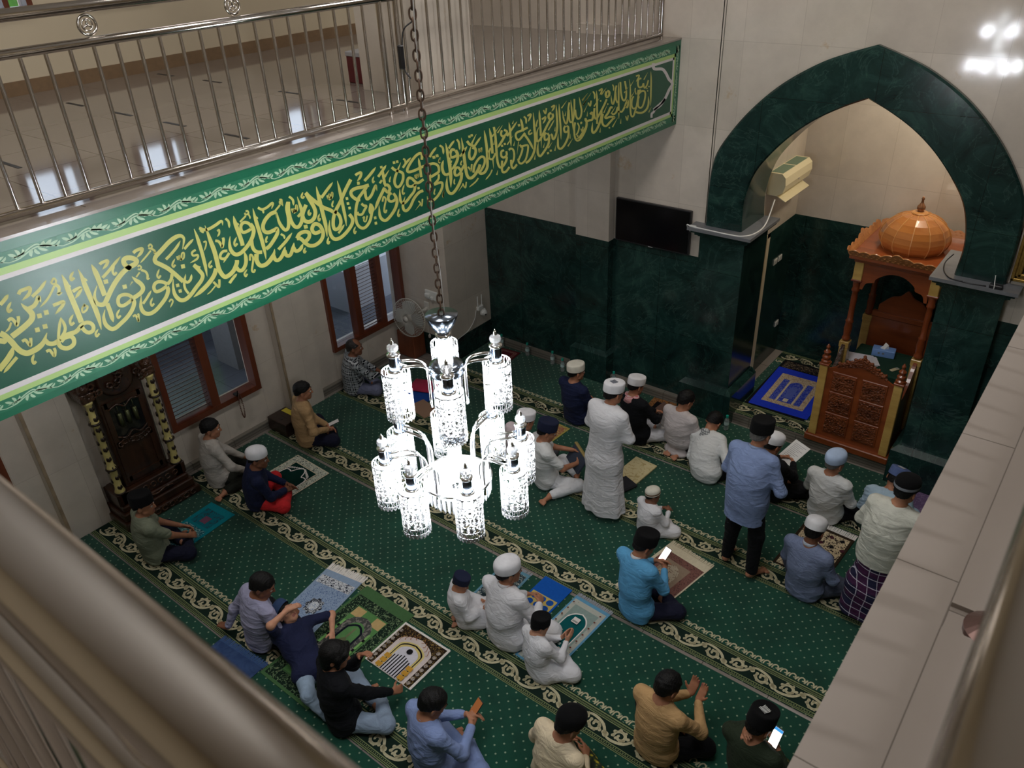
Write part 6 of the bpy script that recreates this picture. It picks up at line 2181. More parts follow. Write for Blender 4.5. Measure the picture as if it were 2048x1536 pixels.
    if trousers is not None and not robe:
        T_ = SDF()
        T_.ell(pel - np.array([0, 0, 0 if sit else .06 * s]), np.array([.155, .12, .115]) * s + (g if sit else -.012), None, .05)
        if extra and extra.get('sarong'):
            for k in (-1, 1): T_.chain([np.array([k * .04, 0, .80]) * s, np.array([k * .075, .0, .45]) * s, np.array([k * .10, .0, .02]) * s], [.11 * s, .135 * s, .15 * s], .1)
            T_.cut([0, 0, -1], -.10 * s)
        for h, kn, an, to in LG:
            T_.chain([h, kn, kn + (an - kn) * .9], [.080 * s + g, .058 * s + g * 1.1, .040 * s + g * 1.2], .035)
        V, Q = T_.mesh(res * 1.15)
        V = folds(V, vnormals(V, Q), fold * .8, seed + 7, 18)
        V[:, 2] = np.maximum(V[:, 2], .0015)
        np_mesh('sarong' if (extra and extra.get('sarong')) else 'trousers', V, Q, trousers, parent=o)
    # ---- shirt or robe
    if shirt is not None:
        S_ = SDF()
        S_.cone(nb - up * .025 * s, sh[0], .056 * s, .062 * s, .06).cone(nb - up * .025 * s, sh[1], .056 * s, .062 * s, .06)
        S_.ell(ch, np.array([.190, .128, .17]) * s, RT, .07)
        if sit or not robe:
            S_.ell(wa, np.array([.184, .142 * belly, .17]) * s, RT, .09)
            if sit: S_.ell(pel + np.array([0, -.01 * s, .02 * s]), np.array([.205, .155, .13]) * s, None, .09)
        if tail and sit:
            S_.ell(np.array([0, -.055, .045]) * s, np.array([.17, .10, .07]) * s, None, .06)
        if not sit and not robe:
            for k in (-1, 1): S_.cone(ch + np.array([k * .05 * s, 0, 0]), np.array([k * .062, -.005, .58]) * s, .125 * s, .142 * s, .08)
            S_.ell(wa, np.array([.178, .140 * belly, .2]) * s, RT, .09); S_.ell(pel, np.array([.195, .155, .16]) * s, None, .09)
            S_.cut([0, 0, -1], -(pel[2] - (.24 if not (extra and extra.get('sarong')) else .13) * s))
        for a, e, w_ in AR:
            if sleeve == 'long': S_.chain([a, e, e + (w_ - e) * .90], [.062 * s, .052 * s, .040 * s], .04)
            elif sleeve == 'short': S_.chain([a, a + (e - a) * .78], [.064 * s, .062 * s], .04)
            else: S_.chain([a, e, e + (w_ - e) * .55], [.063 * s, .054 * s, .046 * s], .04)
        if robe:
            if sit:
                for h, kn, an, to in LG: S_.chain([h, kn, kn + (an - kn) * .92], [.105 * s, .085 * s, .062 * s], .08)
                S_.ell(np.array([0, .16, .07]) * s, np.array([.22, .18, .055]) * s, None, .07)
            else:
                for k in (-1, 1): S_.chain([ch + np.array([k * .05 * s, 0, 0]), np.array([k * .060, -.01, .75]) * s, np.array([k * .085, .0, -.05]) * s], [.128 * s, .138 * s, .185 * s], .10)
                S_.cut([0, 0, -1], -.075 * s)
        dn = unit(neck_top - nb)
        S_.cone(nb + dn * .028 * s, neck_top + dn * .16 * s, .060 * s, .085 * s, .004, 'sub')
        if extra and 'shirt' in extra: extra['shirt'](S_)
        V, Q = S_.mesh(res * 1.1)
        Nn = vnormals(V, Q)
        V = folds(V, Nn, fold if (sit or not robe) else fold * .45, seed, 13)
        if not sit and robe:
            a = np.arctan2(V[:, 1], V[:, 0]); k = np.clip((1.0 * s - V[:, 2]) / (.9 * s), 0, 1)
            V = V + Nn * (k * .010 * np.sin(a * 9 + 2 * np.sin(a * 2 + seed)))[:, None]
        V[:, 2] = np.maximum(V[:, 2], .001)
        np_mesh('robe' if robe else 'shirt', V, Q, shirt, parent=o)
        if collar is not None:
            mb = MB()
            Mq = Vector(tuple(dn)).to_track_quat('Z', 'Y').to_matrix().to_4x4()
            mb.lathe([(.060 * s, .012 * s), (.066 * s, .016 * s), (.063 * s, .045 * s), (.058 * s, .046 * s)], nb, 24, 1.0, 1.06, M=Mq, cap=False)
            c_ = mb.build('collar', collar, o, smooth=True); c_.modifiers.new('thickness', 'SOLIDIFY').thickness = .003
    if scarf is not None:
        F_ = SDF()
        F_.chain([nb + fw * .07 * s, nb + side * .075 * s + up * .01, nb - fw * .06 * s + up * .015, nb - side * .075 * s + up * .01, nb + fw * .07 * s], [.034 * s] * 5, .03)
        F_.ell(nb - fw * .085 * s - up * .03 * s, np.array([.075, .022, .06]) * s, RT, .04)
        V, Q = F_.mesh(res)
        V = folds(V, vnormals(V, Q), .008, seed, 24)
        np_mesh('scarf', V, Q, scarf, parent=o)
    P.o = o; P.AR = AR; P.Rz = Rz; P.pos = pos; P.H = H
    P.world = lambda q: np.array([*(Rz @ np.array(q[:2]) + np.array(pos)), q[2] + Z0])
    P.hands = [P.world(a[2]) for a in AR]
    return P
# ================================================================== PRAYER MATS
def tuft(name, c1, c2, scale=60, c3=None, thr=(.42, .55), kind='noise'):
    """woven ornament: two or three thread colours in small irregular figures"""
    m, nt, b = nm(name)
    tc = N(nt, 'ShaderNodeTexCoord')
    if kind == 'voro':
        n = N(nt, 'ShaderNodeTexVoronoi', Scale=scale); out = n.outputs['Distance']
    else:
        n = N(nt, 'ShaderNodeTexNoise', Scale=scale, Detail=2.5, Distortion=2.2); out = n.outputs['Fac']
    nt.links.new(tc.outputs['Object'], n.inputs['Vector'])
    pts = [(thr[0], c1), (thr[1], c2)] + ([(min(.95, thr[1] + .12), c3)] if c3 else [])
    r = ramp(nt, pts); r.color_ramp.interpolation = 'CONSTANT' if kind != 'soft' else 'LINEAR'
    nt.links.new(out, r.inputs['Fac']); nt.links.new(r.outputs['Color'], b.inputs['Base Color'])
    b.inputs['Roughness'].default_value = .95; b.inputs['Specular IOR Level'].default_value = .15
    return m


FL = lambda n, c: plain('mat_' + n, srgb(*c), .95, spec=.1, noise=.06, nscale=40)


class Mat:
    def __init__(s, label, cx, cy, w, l, rot, base, z=.0155, th=.006, name='prayer_mat', group='prayer mats on the carpet'):
        s.mb = MB(); s.mats = [base]; s.w, s.l = w, l
        s.t = th; s.k = 0
        s.mb.box(-w / 2, w / 2, -l / 2, l / 2, 0, th, .002)
        s.loc = (cx, cy, z); s.rot = rot; s.label = label; s.name = name; s.group = group; s.fr = []

    def m(s, mat):
        if mat not in s.mats: s.mats.append(mat)
        s.mb.mi = s.mats.index(mat); s.k += 1
        return s.t + .0006 * s.k

    def rect(s, x0, x1, y0, y1, mat):
        z = s.m(mat); s.mb.quad((x0, y0, z), (x1, y0, z), (x1, y1, z), (x0, y1, z)); return s

    def frame(s, ins, wd, mat, y0=None, y1=None):
        """a border band inset from the edge"""
        a = s.w / 2 - ins; b0 = (-s.l / 2 + ins) if y0 is None else y0; b1 = (s.l / 2 - ins) if y1 is None else y1
        z = s.m(mat)
        for q in ((-a, a, b1 - wd, b1), (-a, a, b0, b0 + wd), (-a, -a + wd, b0 + wd, b1 - wd), (a - wd, a, b0 + wd, b1 - wd)):
            s.mb.quad((q[0], q[2], z), (q[1], q[2], z), (q[1], q[3], z), (q[0], q[3], z))
        return s

    def poly(s, pts, mat):
        z = s.m(mat); s.mb.add([(x, y, z) for x, y in pts], [tuple(range(len(pts)))]); return s

    def line(s, pts, wd, mat, n=4):
        z = s.m(mat); stroke(s.mb, pts, wd, lambda u, v: (u, v, z), 1, 1, n); return s

    def arch(s, hw, y0, ys, yt, mat, pointed=True):
        A = cr([(-hw, ys), (-hw * .93, ys + (yt - ys) * .42), (-hw * .55, ys + (yt - ys) * .80), (0, yt)], 5)
        P_ = [(-hw, y0)] + A + [(-x, y) for x, y in A[::-1][1:]] + [(hw, y0)]
        return s.poly(P_[::-1], mat)

    def fringe(s, mat, ends=(1,), ln=.06):
        s.fr.append((mat, ends, ln)); return s

    def done(s):
        o = s.mb.build(s.name, s.mats, loc=s.loc, rot=(0, 0, s.rot))
        tag(o, s.label, 'prayer mat', s.group)
        for mat, ends, ln in s.fr:
            mb = MB(); rg = random.Random(len(s.label))
            for e in ends:
                x = -s.w / 2
                while x < s.w / 2:
                    y = e * s.l / 2
                    dx = rg.uniform(-.006, .006)
                    mb.add([(x, y, .002), (x + .009, y, .002), (x + .009 + dx, y + e * ln * rg.uniform(.8, 1.1), .002), (x + dx, y + e * ln * rg.uniform(.8, 1.1), .002), (x + .0045, y, .006)], [(0, 1, 2, 3) if e > 0 else (3, 2, 1, 0), (0, 4, 3), (4, 1, 2), (4, 2, 3)])
                    x += .0095
            mb.build('fringe', mat, o)
        return o


r_ = math.radians
CRM = FL('cream', (206, 196, 170)); WHF = FL('white', (222, 218, 212)); DKB = FL('dark', (24, 24, 26)); 
# turquoise
T1 = FL('turquoise', (18, 118, 128)); T2 = tuft('mat_turq_figure', srgb(14, 84, 96), srgb(150, 196, 190), 42)
m = Mat('turquoise prayer mat before the man in sage green', -7.12, 2.98, .42, .78, r_(4), T1)
m.rect(-.17, .17, -.32, .02, T2).rect(-.15, .15, .06, .30, tuft('mat_turq_dusk', srgb(16, 100, 112), srgb(40, 70, 80), 14)).rect(-.05, .05, .10, .2, FL('mauve', (110, 70, 90))); m.done()
# green with white scrolls
G1 = FL('deep_green', (8, 44, 38)); G2 = tuft('mat_green_scroll', srgb(200, 202, 184), srgb(30, 56, 60), 46)
m = Mat('dark green prayer mat with white scroll border before the man in navy', -6.97, 4.10, .62, .86, r_(-2), G1)
m.frame(.0, .012, CRM).frame(.012, .085, G2).frame(.10, .012, CRM)
m.line([(-.2, -.3), (-.2, .12), (-.14, .18), (-.10, .17), (-.06, .25), (0, .29), (.06, .25), (.10, .17), (.14, .18), (.2, .12), (.2, -.3)], .014, WHF)
for k in range(7):
    for sx in (-1, 1): m.line([(sx * (.02 + .025 * k), .30 - .012 * k), (sx * (.04 + .025 * k), .27 - .015 * k)], .012, WHF, 1)
m.done()
# light blue fringed
B1 = tuft('mat_light_blue', srgb(140, 160, 186), srgb(70, 94, 136), 55, srgb(170, 186, 204), (.45, .56)); B2 = tuft('mat_blue_corner', srgb(196, 200, 204), srgb(26, 34, 54), 40)
m = Mat('light blue floral prayer mat with white fringe by the boy in navy', -5.12, 2.99, .46, .96, r_(9), FL('pale_blue_edge', (136, 156, 180)))
m.rect(-.21, .21, -.46, .40, B1).rect(-.21, .21, .29, .40, B2).rect(-.21, .21, -.46, -.33, B2)
m.poly([(.09 * math.cos(a) * (1 + .12 * math.cos(8 * a)), .02 + .10 * math.sin(a) * (1 + .12 * math.cos(8 * a))) for a in [2 * PI * k / 48 for k in range(48)]], tuft('mat_medallion', srgb(30, 36, 50), srgb(190, 196, 200), 50))
m.poly([(.05 * math.cos(a), .02 + .055 * math.sin(a)) for a in [2 * PI * k / 24 for k in range(24)]], tuft('mat_medal_c', srgb(206, 210, 212), srgb(120, 140, 170), 60)); m.fringe(WHF, (1,), .10); m.done()
# big green with arch
GR = FL('leaf_green', (92, 138, 84)); GB = tuft('mat_green_border', srgb(24, 40, 30), srgb(96, 120, 88), 26, srgb(150, 146, 110), (.46, .56)); GRM = FL('moss', (70, 104, 66))
m = Mat('large green prayer mat with dark arch and minaret beyond the sweater wearer', -4.57, 2.86, .66, 1.30, r_(0), GRM, .0145)
m.frame(.03, .105, GB, -.62, .53).rect(-.195, .195, -.5, .42, FL('green_field', (86, 132, 78)))
for sx in (-1, 1): m.rect(sx * .13 - .06, sx * .13 + .06, .30, .41, FL('ochre', (186, 160, 110)))
m.line([(-.13, -.3), (-.13, .14), (-.10, .26), (0, .31), (.10, .26), (.13, .14), (.13, -.3)], .070, tuft('mat_arch_stone', srgb(70, 72, 70), srgb(120, 116, 110), 18))
m.line([(-.095, -.3), (-.095, .12), (-.07, .20), (0, .24), (.07, .20), (.095, .12), (.095, -.3)], .022, FL('arch_navy', (22, 26, 38)))
m.arch(.082, -.5, .12, .225, GR)
m.poly([(-.05, -.1), (.05, -.1), (.07, -.02), (.03, .05), (0, .08), (-.03, .05), (-.07, -.02)], FL('olive_dome', (98, 104, 74))).rect(-.012, .012, .08, .20, FL('minaret', (112, 116, 86)))
for sx in (-1, 1):
    m.rect(sx * .17 - .012, sx * .17 + .012, -.45, .22, FL('lime_green', (118, 168, 96)))
    for k in range(5): m.rect(sx * .17 - .012, sx * .17 + .012, -.40 + .13 * k, -.37 + .13 * k, DKB)
m.done()
# white and gold folded mat
BG = tuft('mat_black_gold', srgb(40, 30, 24), srgb(176, 146, 80), 52, srgb(206, 186, 130), (.50, .60)); GO = FL('gold', (196, 148, 58))
m = Mat('white bordered prayer mat with gold arch and black stripes beside the sweater wearer', -3.96, 3.135, .575, .525, r_(0), WHF, .0165, .010)
m.rect(-.265, .265, -.258, .24, BG).arch(.20, -.258, .05, .19, FL('blush', (212, 200, 196))).arch(.155, -.258, .02, .13, FL('pale_gold', (212, 196, 130))).arch(.138, -.258, .01, .115, DKB).arch(.128, -.258, .0, .10, FL('pale_gold2', (206, 188, 120))).arch(.112, -.258, -.02, .08, FL('lilac_white', (206, 204, 214)))
for k in range(7): m.rect(-.10 + .03 * k, -.088 + .03 * k, -.258, -.05 - .012 * abs(k - 3) + .02, DKB)
m.poly([(.03 * math.cos(a), .025 + .03 * math.sin(a)) for a in [2 * PI * k / 24 for k in range(24)]], DKB)
for sx in (-1, 1):
    for k in range(3): m.rect(sx * .135 - .032, sx * .135 + .032, -.25 + .055 * k, -.205 + .055 * k, GO)
    for k in range(8): m.poly([(sx * .235 + .02 * math.cos(a), -.23 + .055 * k + .02 * math.sin(a)) for a in [2 * PI * j / 12 for j in range(12)]], tuft('mat_rosette', srgb(170, 160, 150), srgb(60, 50, 44), 70))
for sx in (-1, 1):
    for k in range(4): m.line([(sx * (.03 + .04 * k), .21 - .028 * k), (sx * (.05 + .04 * k), .165 - .028 * k), (sx * (.03 + .045 * k), .15 - .03 * k)], .006, FL('bronze', (150, 100, 60)))
m.done()
# blue frayed mat by the railing
m = Mat('worn blue mat with key pattern border near the lower left railing', -5.20, 1.98, .60, .50, r_(4), tuft('mat_worn_blue', srgb(62, 84, 122), srgb(50, 70, 110), 9, None, (.3, .6), 'soft'))
m.rect(-.28, .28, -.12, .04, CRM)
for k in range(6): m.rect(-.26 + .088 * k, -.19 + .088 * k, -.10, .02, FL('mauve_key', (130, 104, 116))); m.rect(-.245 + .088 * k, -.205 + .088 * k, -.075, -.005, CRM); m.rect(-.235 + .088 * k, -.215 + .088 * k, -.05, -.005, DKB)
m.fringe(FL('blue_fray', (70, 96, 140)), (1,), .07); m.done()
# teal Kaaba mat
TB = tuft('mat_teal_border', srgb(176, 178, 168), srgb(100, 70, 62), 26, None, (.60, .68))
m = Mat('teal prayer mat with grey border beside the boy in black cap', -2.96, 4.16, .40, .92, r_(-3), FL('blue_edge', (96, 150, 182)))
m.rect(-.18, .18, -.44, .42, TB).rect(-.135, .135, -.44, .36, FL('grey_green', (134, 152, 146))).arch(.115, -.44, .14, .30, WHF).arch(.105, -.44, .13, .285, FL('teal', (14, 84, 86)))
for k in range(9):
    for j in range(6):
        if (k + j) % 2: m.rect(-.085 + .028 * j, -.057 + .028 * j, -.36 + .045 * k, -.33 + .045 * k, FL('pale_teal', (170, 196, 190)))
m.rect(-.035, .035, .15, .22, WHF).rect(-.030, .030, .16, .18, FL('grey_band', (150, 150, 146))); m.fringe(FL('grey_fringe', (150, 152, 158)), (1,), .05)
for x in (-.155, .155):
    for k in range(9): m.poly([(x + .012 * math.cos(a), -.38 + .092 * k + .012 * math.sin(a)) for a in (0, PI / 2, PI, 3 * PI / 2)], FL('rust_dot', (110, 60, 50)))
m.done()
# bright blue with rings
BL_ = FL('royal_blue', (24, 84, 170)); YL = FL('ring_yellow', (206, 176, 70))
m = Mat('royal blue prayer mat with yellow rings before the white robed father', -3.375, 4.32, .33, .68, r_(-1), BL_)
m.rect(-.145, .145, -.3, .12, FL('ring_ground', (190, 170, 96)))
for k in range(4):
    for j in range(3): m.poly([(-.09 + .09 * j + .037 * math.cos(a), .07 - .09 * k + .037 * math.sin(a)) for a in [2 * PI * q / 18 for q in range(18)]], FL('ring_blue', (30, 80, 160)))
m.done()
# small patterned mat
m = Mat('grey blue patterned prayer mat beyond the small boy in dark cap', -3.81, 4.26, .34, .62, r_(2), FL('dusty_blue', (96, 140, 160))); m.rect(-.145, .145, -.3, .27, tuft('mat_dusty', srgb(40, 58, 66), srgb(170, 176, 170), 38)).rect(-.09, .09, -.3, .2, tuft('mat_dusty2', srgb(30, 44, 50), srgb(120, 130, 120), 24)); m.fringe(FL('grey_fringe', (150, 152, 158)), (1,), .04); m.done()
# red-brown fringed
RB = tuft('mat_red_brown', srgb(120, 84, 76), srgb(74, 46, 46), 44, srgb(176, 156, 130), (.46, .58))
m = Mat('red brown prayer mat with cream fringe before the man in sky blue', -2.58, 5.34, .52, .86, r_(-10), CRM)
m.rect(-.225, .245, -.42, .33, RB).rect(-.13, .15, -.40, .24, FL('stone', (140, 122, 104))).arch(.10, -.4, .05, .2, tuft('mat_mosque', srgb(170, 158, 138), srgb(120, 100, 84), 22)).rect(.02, .10, -.25, -.08, FL('courtyard', (196, 184, 160))); m.fringe(CRM, (1,), .06); m.done()
m = Mat('folded cream and gold prayer mat beside the white robed standing man', -3.68, 6.66, .30, .46, r_(-4), FL('cream_gold', (190, 178, 136)), .0155, .02); m.rect(-.13, .13, -.2, .2, tuft('mat_cream_trellis', srgb(194, 182, 142), srgb(170, 154, 110), 16, None, (.5, .56))); m.done()
o = MB().box(-.11, .11, -.14, .14, 0, .04, .015).build('black_pouch', plain('black_pouch_cloth', srgb(24, 26, 34), .9), loc=(-3.66, 6.33, .014), rot=(0, 0, r_(-20))); tag(o, 'black cloth pouch lying against the folded cream mat', 'pouch')
OB = tuft('mat_amber_zigzag', srgb(150, 104, 62), srgb(60, 36, 26), 34)
m = Mat('black prayer mat with amber border at the front baseboard', -4.02, 7.82, .52, .82, r_(4), DKB); m.frame(.0, .075, OB).rect(-.18, .18, -.39, -.02, tuft('mat_amber_field', srgb(120, 76, 48), srgb(48, 30, 24), 30)); m.done()
BD = tuft('mat_brown_floral', srgb(190, 172, 140), srgb(40, 30, 28), 26)
m = Mat('brown and cream floral prayer mat with pale fringe before the man in slate blue', -1.52, 6.55, .52, .80, r_(-3), FL('dark_brown', (48, 38, 28))); m.rect(-.23, .23, -.38, .36, BD)
for k in range(5):
    for j in range(4): m.poly([(-.16 + .11 * j + (.05 if k % 2 else 0) + .03 * math.cos(a), .3 - .14 * k + .03 * math.sin(a)) for a in (0, PI / 2, PI, 3 * PI / 2)], DKB if (k + j) % 2 else FL('wine', (70, 36, 44)))
m.fringe(WHF, (1,), .09); m.done()
m = Mat('yellow and red prayer mat beyond the man in white short sleeves', -4.98, 6.62, .30, .68, r_(-3), FL('mustard', (160, 150, 80))); m.rect(-.125, .125, -.31, .31, tuft('mat_mustard', srgb(150, 90, 74), srgb(180, 170, 100), 40)); m.done()
m = Mat('small dark red mat at the front baseboard near the corner column', -6.72, 8.02, .34, .30, r_(6), FL('dark_red', (90, 34, 40))); m.frame(.03, .05, tuft('mat_darkred', srgb(110, 60, 60), srgb(150, 110, 100), 40)); m.done()
m = Mat('purple prayer mat at the feet of the man in pale blue beside the ledge', -.86, 7.86, .40, .62, r_(-4), FL('purple', (110, 92, 126))); m.rect(-.15, .15, -.27, .27, tuft('mat_purple', srgb(104, 84, 118), srgb(128, 108, 140), 22)); m.done()
m = Mat('teal blue prayer mat before the plaid shirted man, partly behind the lamps', -7.02, 6.46, .50, .50, r_(-8), FL('mid_blue', (30, 66, 140))); m.rect(-.2, .2, -.2, .2, FL('mid_blue2', (34, 74, 150))); m.done()
o = MB().box(-.19, .19, -.15, .15, 0, .05, .024).build('folded_cloth', cloth('cloth_crimson', srgb(178, 50, 80)), loc=(-7.08, 6.62, .022), rot=(0, 0, r_(20)), smooth=True); tag(o, 'crimson folded cloth on the blue mat near the plaid shirted man', 'cloth')
o = MB().box(-.20, .20, -.13, .13, 0, .012, .004).build('cardboard_sheet', plain('cardboard', srgb(150, 118, 96), .85), loc=(-6.70, 6.22, .014), rot=(0, 0, r_(-12))); tag(o, 'tan cardboard sheet lying behind the chandelier lamps', 'cardboard')
# niche
NB_ = FL('vivid_blue', (36, 60, 196)); NC = tuft('mat_niche_beige', srgb(196, 178, 150), srgb(150, 122, 100), 34); NF = tuft('mat_niche_blue', srgb(40, 60, 170), srgb(120, 132, 190), 40)
m = Mat('black floral prayer mat under the vivid blue mat in the niche', -2.82, 9.28, .78, 1.36, 0, DKB, .136); m.frame(.04, .16, tuft('mat_niche_black', srgb(28, 24, 26), srgb(120, 104, 84), 30)); m.done()
m = Mat('vivid blue prayer mat with beige border in the niche', -2.80, 9.17, .76, 1.10, r_(2), NB_, .1445)
m.rect(-.27, .27, -.40, .40, NC).rect(-.20, -.12, -.32, .26, NF).rect(.12, .20, -.32, .26, NF).rect(-.11, -.095, -.32, .24, CRM).rect(.095, .11, -.32, .24, CRM).arch(.09, -.32, .12, .25, NF).arch(.05, -.2, .02, .12, FL('niche_motif', (90, 104, 180))).rect(-.03, .03, -.3, -.22, CRM); m.done()
# ================================================================== THE WORSHIPPERS
C_ = lambda n, c, **k: cloth('cloth_' + n, srgb(*c), **k)


def check_cloth(name, a, b, c, n1, n2, rot=0.0, lines=None):
    """plaid: stripes both ways in object space (x/y around the body by angle, z up)"""
    m = cloth('cloth_' + name, a)
    nt = m.node_tree; bs = nt.nodes['Principled BSDF']
    tc = N(nt, 'ShaderNodeTexCoord'); sp = N(nt, 'ShaderNodeSeparateXYZ')
    nt.links.new(tc.outputs['Object'], sp.inputs[0])
    cur = None

    def band(sock, period, duty, col, base, phase=0.0):
        m1 = N(nt, 'ShaderNodeMath', operation='MULTIPLY_ADD'); m1.inputs[1].default_value = 1 / period; m1.inputs[2].default_value = phase
        nt.links.new(sock, m1.inputs[0])
        m2 = N(nt, 'ShaderNodeMath', operation='FRACT'); nt.links.new(m1.outputs[0], m2.inputs[0])
        m3 = N(nt, 'ShaderNodeMath', operation='LESS_THAN'); m3.inputs[1].default_value = duty; nt.links.new(m2.outputs[0], m3.inputs[0])
        m4 = N(nt, 'ShaderNodeMath', operation='MULTIPLY'); m4.inputs[1].default_value = .75; nt.links.new(m3.outputs[0], m4.inputs[0])
        mx = N(nt, 'ShaderNodeMix', data_type='RGBA')
        nt.links.new(m4.outputs[0], mx.inputs[0])
        if isinstance(base, tuple): mx.inputs[6].default_value = (*base, 1)
        else: nt.links.new(base, mx.inputs[6])
        mx.inputs[7].default_value = (*col, 1)
        return mx.outputs[2]
    ad = N(nt, 'ShaderNodeMath', operation='ADD'); nt.links.new(sp.outputs['X'], ad.inputs[0]); nt.links.new(sp.outputs['Y'], ad.inputs[1])
    cur = band(sp.outputs['Z'], n1, .42, b, a)
    cur = band(ad.outputs[0], n1 * 1.1, .42, b, cur, .2)
    if c is not None:
        cur = band(sp.outputs['Z'], n2, .10, c, cur, .3)
        cur = band(ad.outputs[0], n2 * 1.1, .08, c, cur, .55)
    nt.links.new(cur, bs.inputs['Base Color'])
    return m


WT = C_('white', (222, 222, 226), var=.02); WT2 = C_('white_soft', (212, 214, 214), var=.02); WT3 = C_('white_cool', (206, 212, 222), var=.02)
NAVY = C_('navy', (30, 36, 66)); NAVYD = C_('navy_trousers', (24, 26, 46)); BLK = C_('black', (13, 14, 18)); BLKJ = C_('black_jacket', (14, 16, 21))
CAPW = C_('white_cap', (226, 226, 230), wr=.1); CAPC = C_('cream_cap', (216, 212, 198), wr=.1); CAPB = C_('black_velvet', (10, 10, 12), wr=.1, rough=.95); CAPN = C_('navy_cap', (28, 34, 58), wr=.1)
CAPLB = C_('pale_blue_cap', (176, 196, 226), wr=.1); BROWNT = C_('brown_trim', (120, 92, 70), wr=.1); GREYT = C_('grey_trim', (120, 124, 132), wr=.1); EMBL = plain('emblem_thread', (.62, .62, .60), .6)
RED = C_('red', (206, 44, 48))
PLAID = check_cloth('black_white_plaid', srgb(26, 30, 38), srgb(150, 156, 160), srgb(215, 218, 220), .085, .085)
SARONG = check_cloth('plaid_sarong', srgb(34, 34, 62), srgb(70, 30, 66), srgb(206, 200, 214), .16, .08)
KEFR = check_cloth('red_white_keffiyeh', srgb(216, 204, 204), srgb(190, 70, 80), None, .012, .01)
KEFB = check_cloth('black_white_keffiyeh', srgb(206, 208, 208), srgb(90, 94, 98), None, .022, .01)
BATIK = plain('green_yellow_batik', srgb(40, 58, 26), .8, noise=.0)
_nt = BATIK.node_tree; _v = N(_nt, 'ShaderNodeTexVoronoi', Scale=26.0); _tc = N(_nt, 'ShaderNodeTexCoord'); _nt.links.new(_tc.outputs['Object'], _v.inputs['Vector'])
_r = ramp(_nt, [(0.25, srgb(196, 178, 40)), (0.5, srgb(40, 60, 24)), (0.7, srgb(22, 34, 20))]); _nt.links.new(_v.outputs['Distance'], _r.inputs['Fac']); _nt.links.new(_r.outputs['Color'], _nt.nodes['Principled BSDF'].inputs['Base Color'])


def LW_(pos, face, w):
    a = math.radians(face); dx, dy = w[0] - pos[0], w[1] - pos[1]
    return (math.cos(a) * dx + math.sin(a) * dy, -math.sin(a) * dx + math.cos(a) * dy, w[2] - .013)


def man(label, pos, face, head, s=.97, hr=None, hl=None, **k):
    if hr is not None: k['armR'] = np.array(LW_(pos, face, hr)) / s
    if hl is not None: k['armL'] = np.array(LW_(pos, face, hl)) / s
    return make_person(label, pos, face, head, s, **k)


PP = {}
# --- along the left wall
PP['sage'] = man('man in sage green short sleeved shirt and black cap sitting by the grandfather clock', (-7.03, 2.50), -12, (-6.97, 2.50, .75), hr=(-6.86, 2.80, .17), hl=(-7.06, 2.82, .20), shirt=C_('sage', (126, 132, 112)), trousers=NAVYD, sleeve='short', cap=('peci', [CAPB], -.12), hair='cap', yaw=-.55, pitch=.12, seed=1, tone='m')
PP['grey'] = man('man in pale grey shirt without cap sitting between the clock and the window', (-7.60, 3.66), -12, (-7.60, 3.71, .76), hr=(-7.25, 3.86, .20), hl=(-7.50, 3.98, .22), legs='side', shirt=C_('pale_grey', (178, 172, 164)), trousers=C_('olive_black', (34, 36, 30)), hair='short', yaw=-.45, seed=2, tone='m')
PP['navy'] = man('man in navy shirt and white cap with a red cloth over his knee', (-6.86, 3.68), -30, (-6.69, 3.69, .73), hr=(-6.62, 3.88, .19), hl=(-6.72, 3.96, .20), shirt=NAVY, trousers=RED, cap=('kufi', [CAPW]), hair='cap', yaw=-.35, pitch=.15, seed=3, tone='d', curlR=.3, curlL=.3)
PP['tan'] = man('man in light tan shirt sitting beside the dark donation box', (-7.37, 4.82), -22, (-7.37, 4.87, .76), hr=(-7.12, 4.94, .24), hl=(-7.20, 5.00, .24), shirt=C_('tan', (170, 138, 98)), trousers=NAVYD, hair='short', yaw=-.25, pitch=.1, seed=4, tone='m')
PP['plaid'] = man('balding man in black and white plaid shirt sitting under the farther window', (-7.83, 6.02), -28, (-7.72, 6.03, .74), hr=(-7.52, 6.30, .26), hl=(-7.62, 6.34, .24), shirt=PLAID, trousers=C_('grey_blue_trousers', (108, 112, 136)), sleeve='half', hair='bald', yaw=-.3, pitch=.05, seed=5, tone='d')
# --- near group on the lower left
PP['lilac'] = man('man in lilac shirt looking down at the boy in navy beside him', (-5.16, 2.46), -8, (-5.03, 2.52, .76), hl=(-5.50, 2.25, .05), hr=(-4.93, 2.66, .30), shirt=C_('lilac', (160, 160, 188)), trousers=BLK, hair='short', yaw=-.75, pitch=.45, seed=6, tone='d', curlL=.15, handf=(None, (np.array([-.9, -.2, -.2]), np.array([0, 0, -1.]))), fold=.016)
bp = (-4.46, 2.44)
PP['boy_navy'] = man('boy in navy shirt and pale blue trousers leaning back with his hand on his face', bp, -96, (-4.88, 2.58, .46), .84, hl=(-4.56, 2.80, .22), hr=(-4.80, 2.56, .56), legs='lie', shirt=NAVY, trousers=C_('pale_blue_denim', (150, 172, 196)), sleeve='short', cap=('kufi', [C_('blue_cap', (50, 70, 104), wr=.1)], -.5), hair='cap', pitch=-.75, yaw=.35, seed=7, tone='l', tail=False, curlR=.5, curlL=.3, elbow=(.9, .2, -.2), res=.0075)
PP['sweater'] = man('person in black sweater with long black hair resting chin on hand', (-3.89, 2.34), -18, (-3.92, 2.39, .76), hr=(-3.62, 2.70, .22), hl=(-3.88, 2.58, .60), shirt=BLKJ, trousers=C_('light_denim', (142, 160, 182)), hair='long', yaw=-.5, pitch=.2, seed=8, tone='m', elbow=(.5, -.2, -.8))
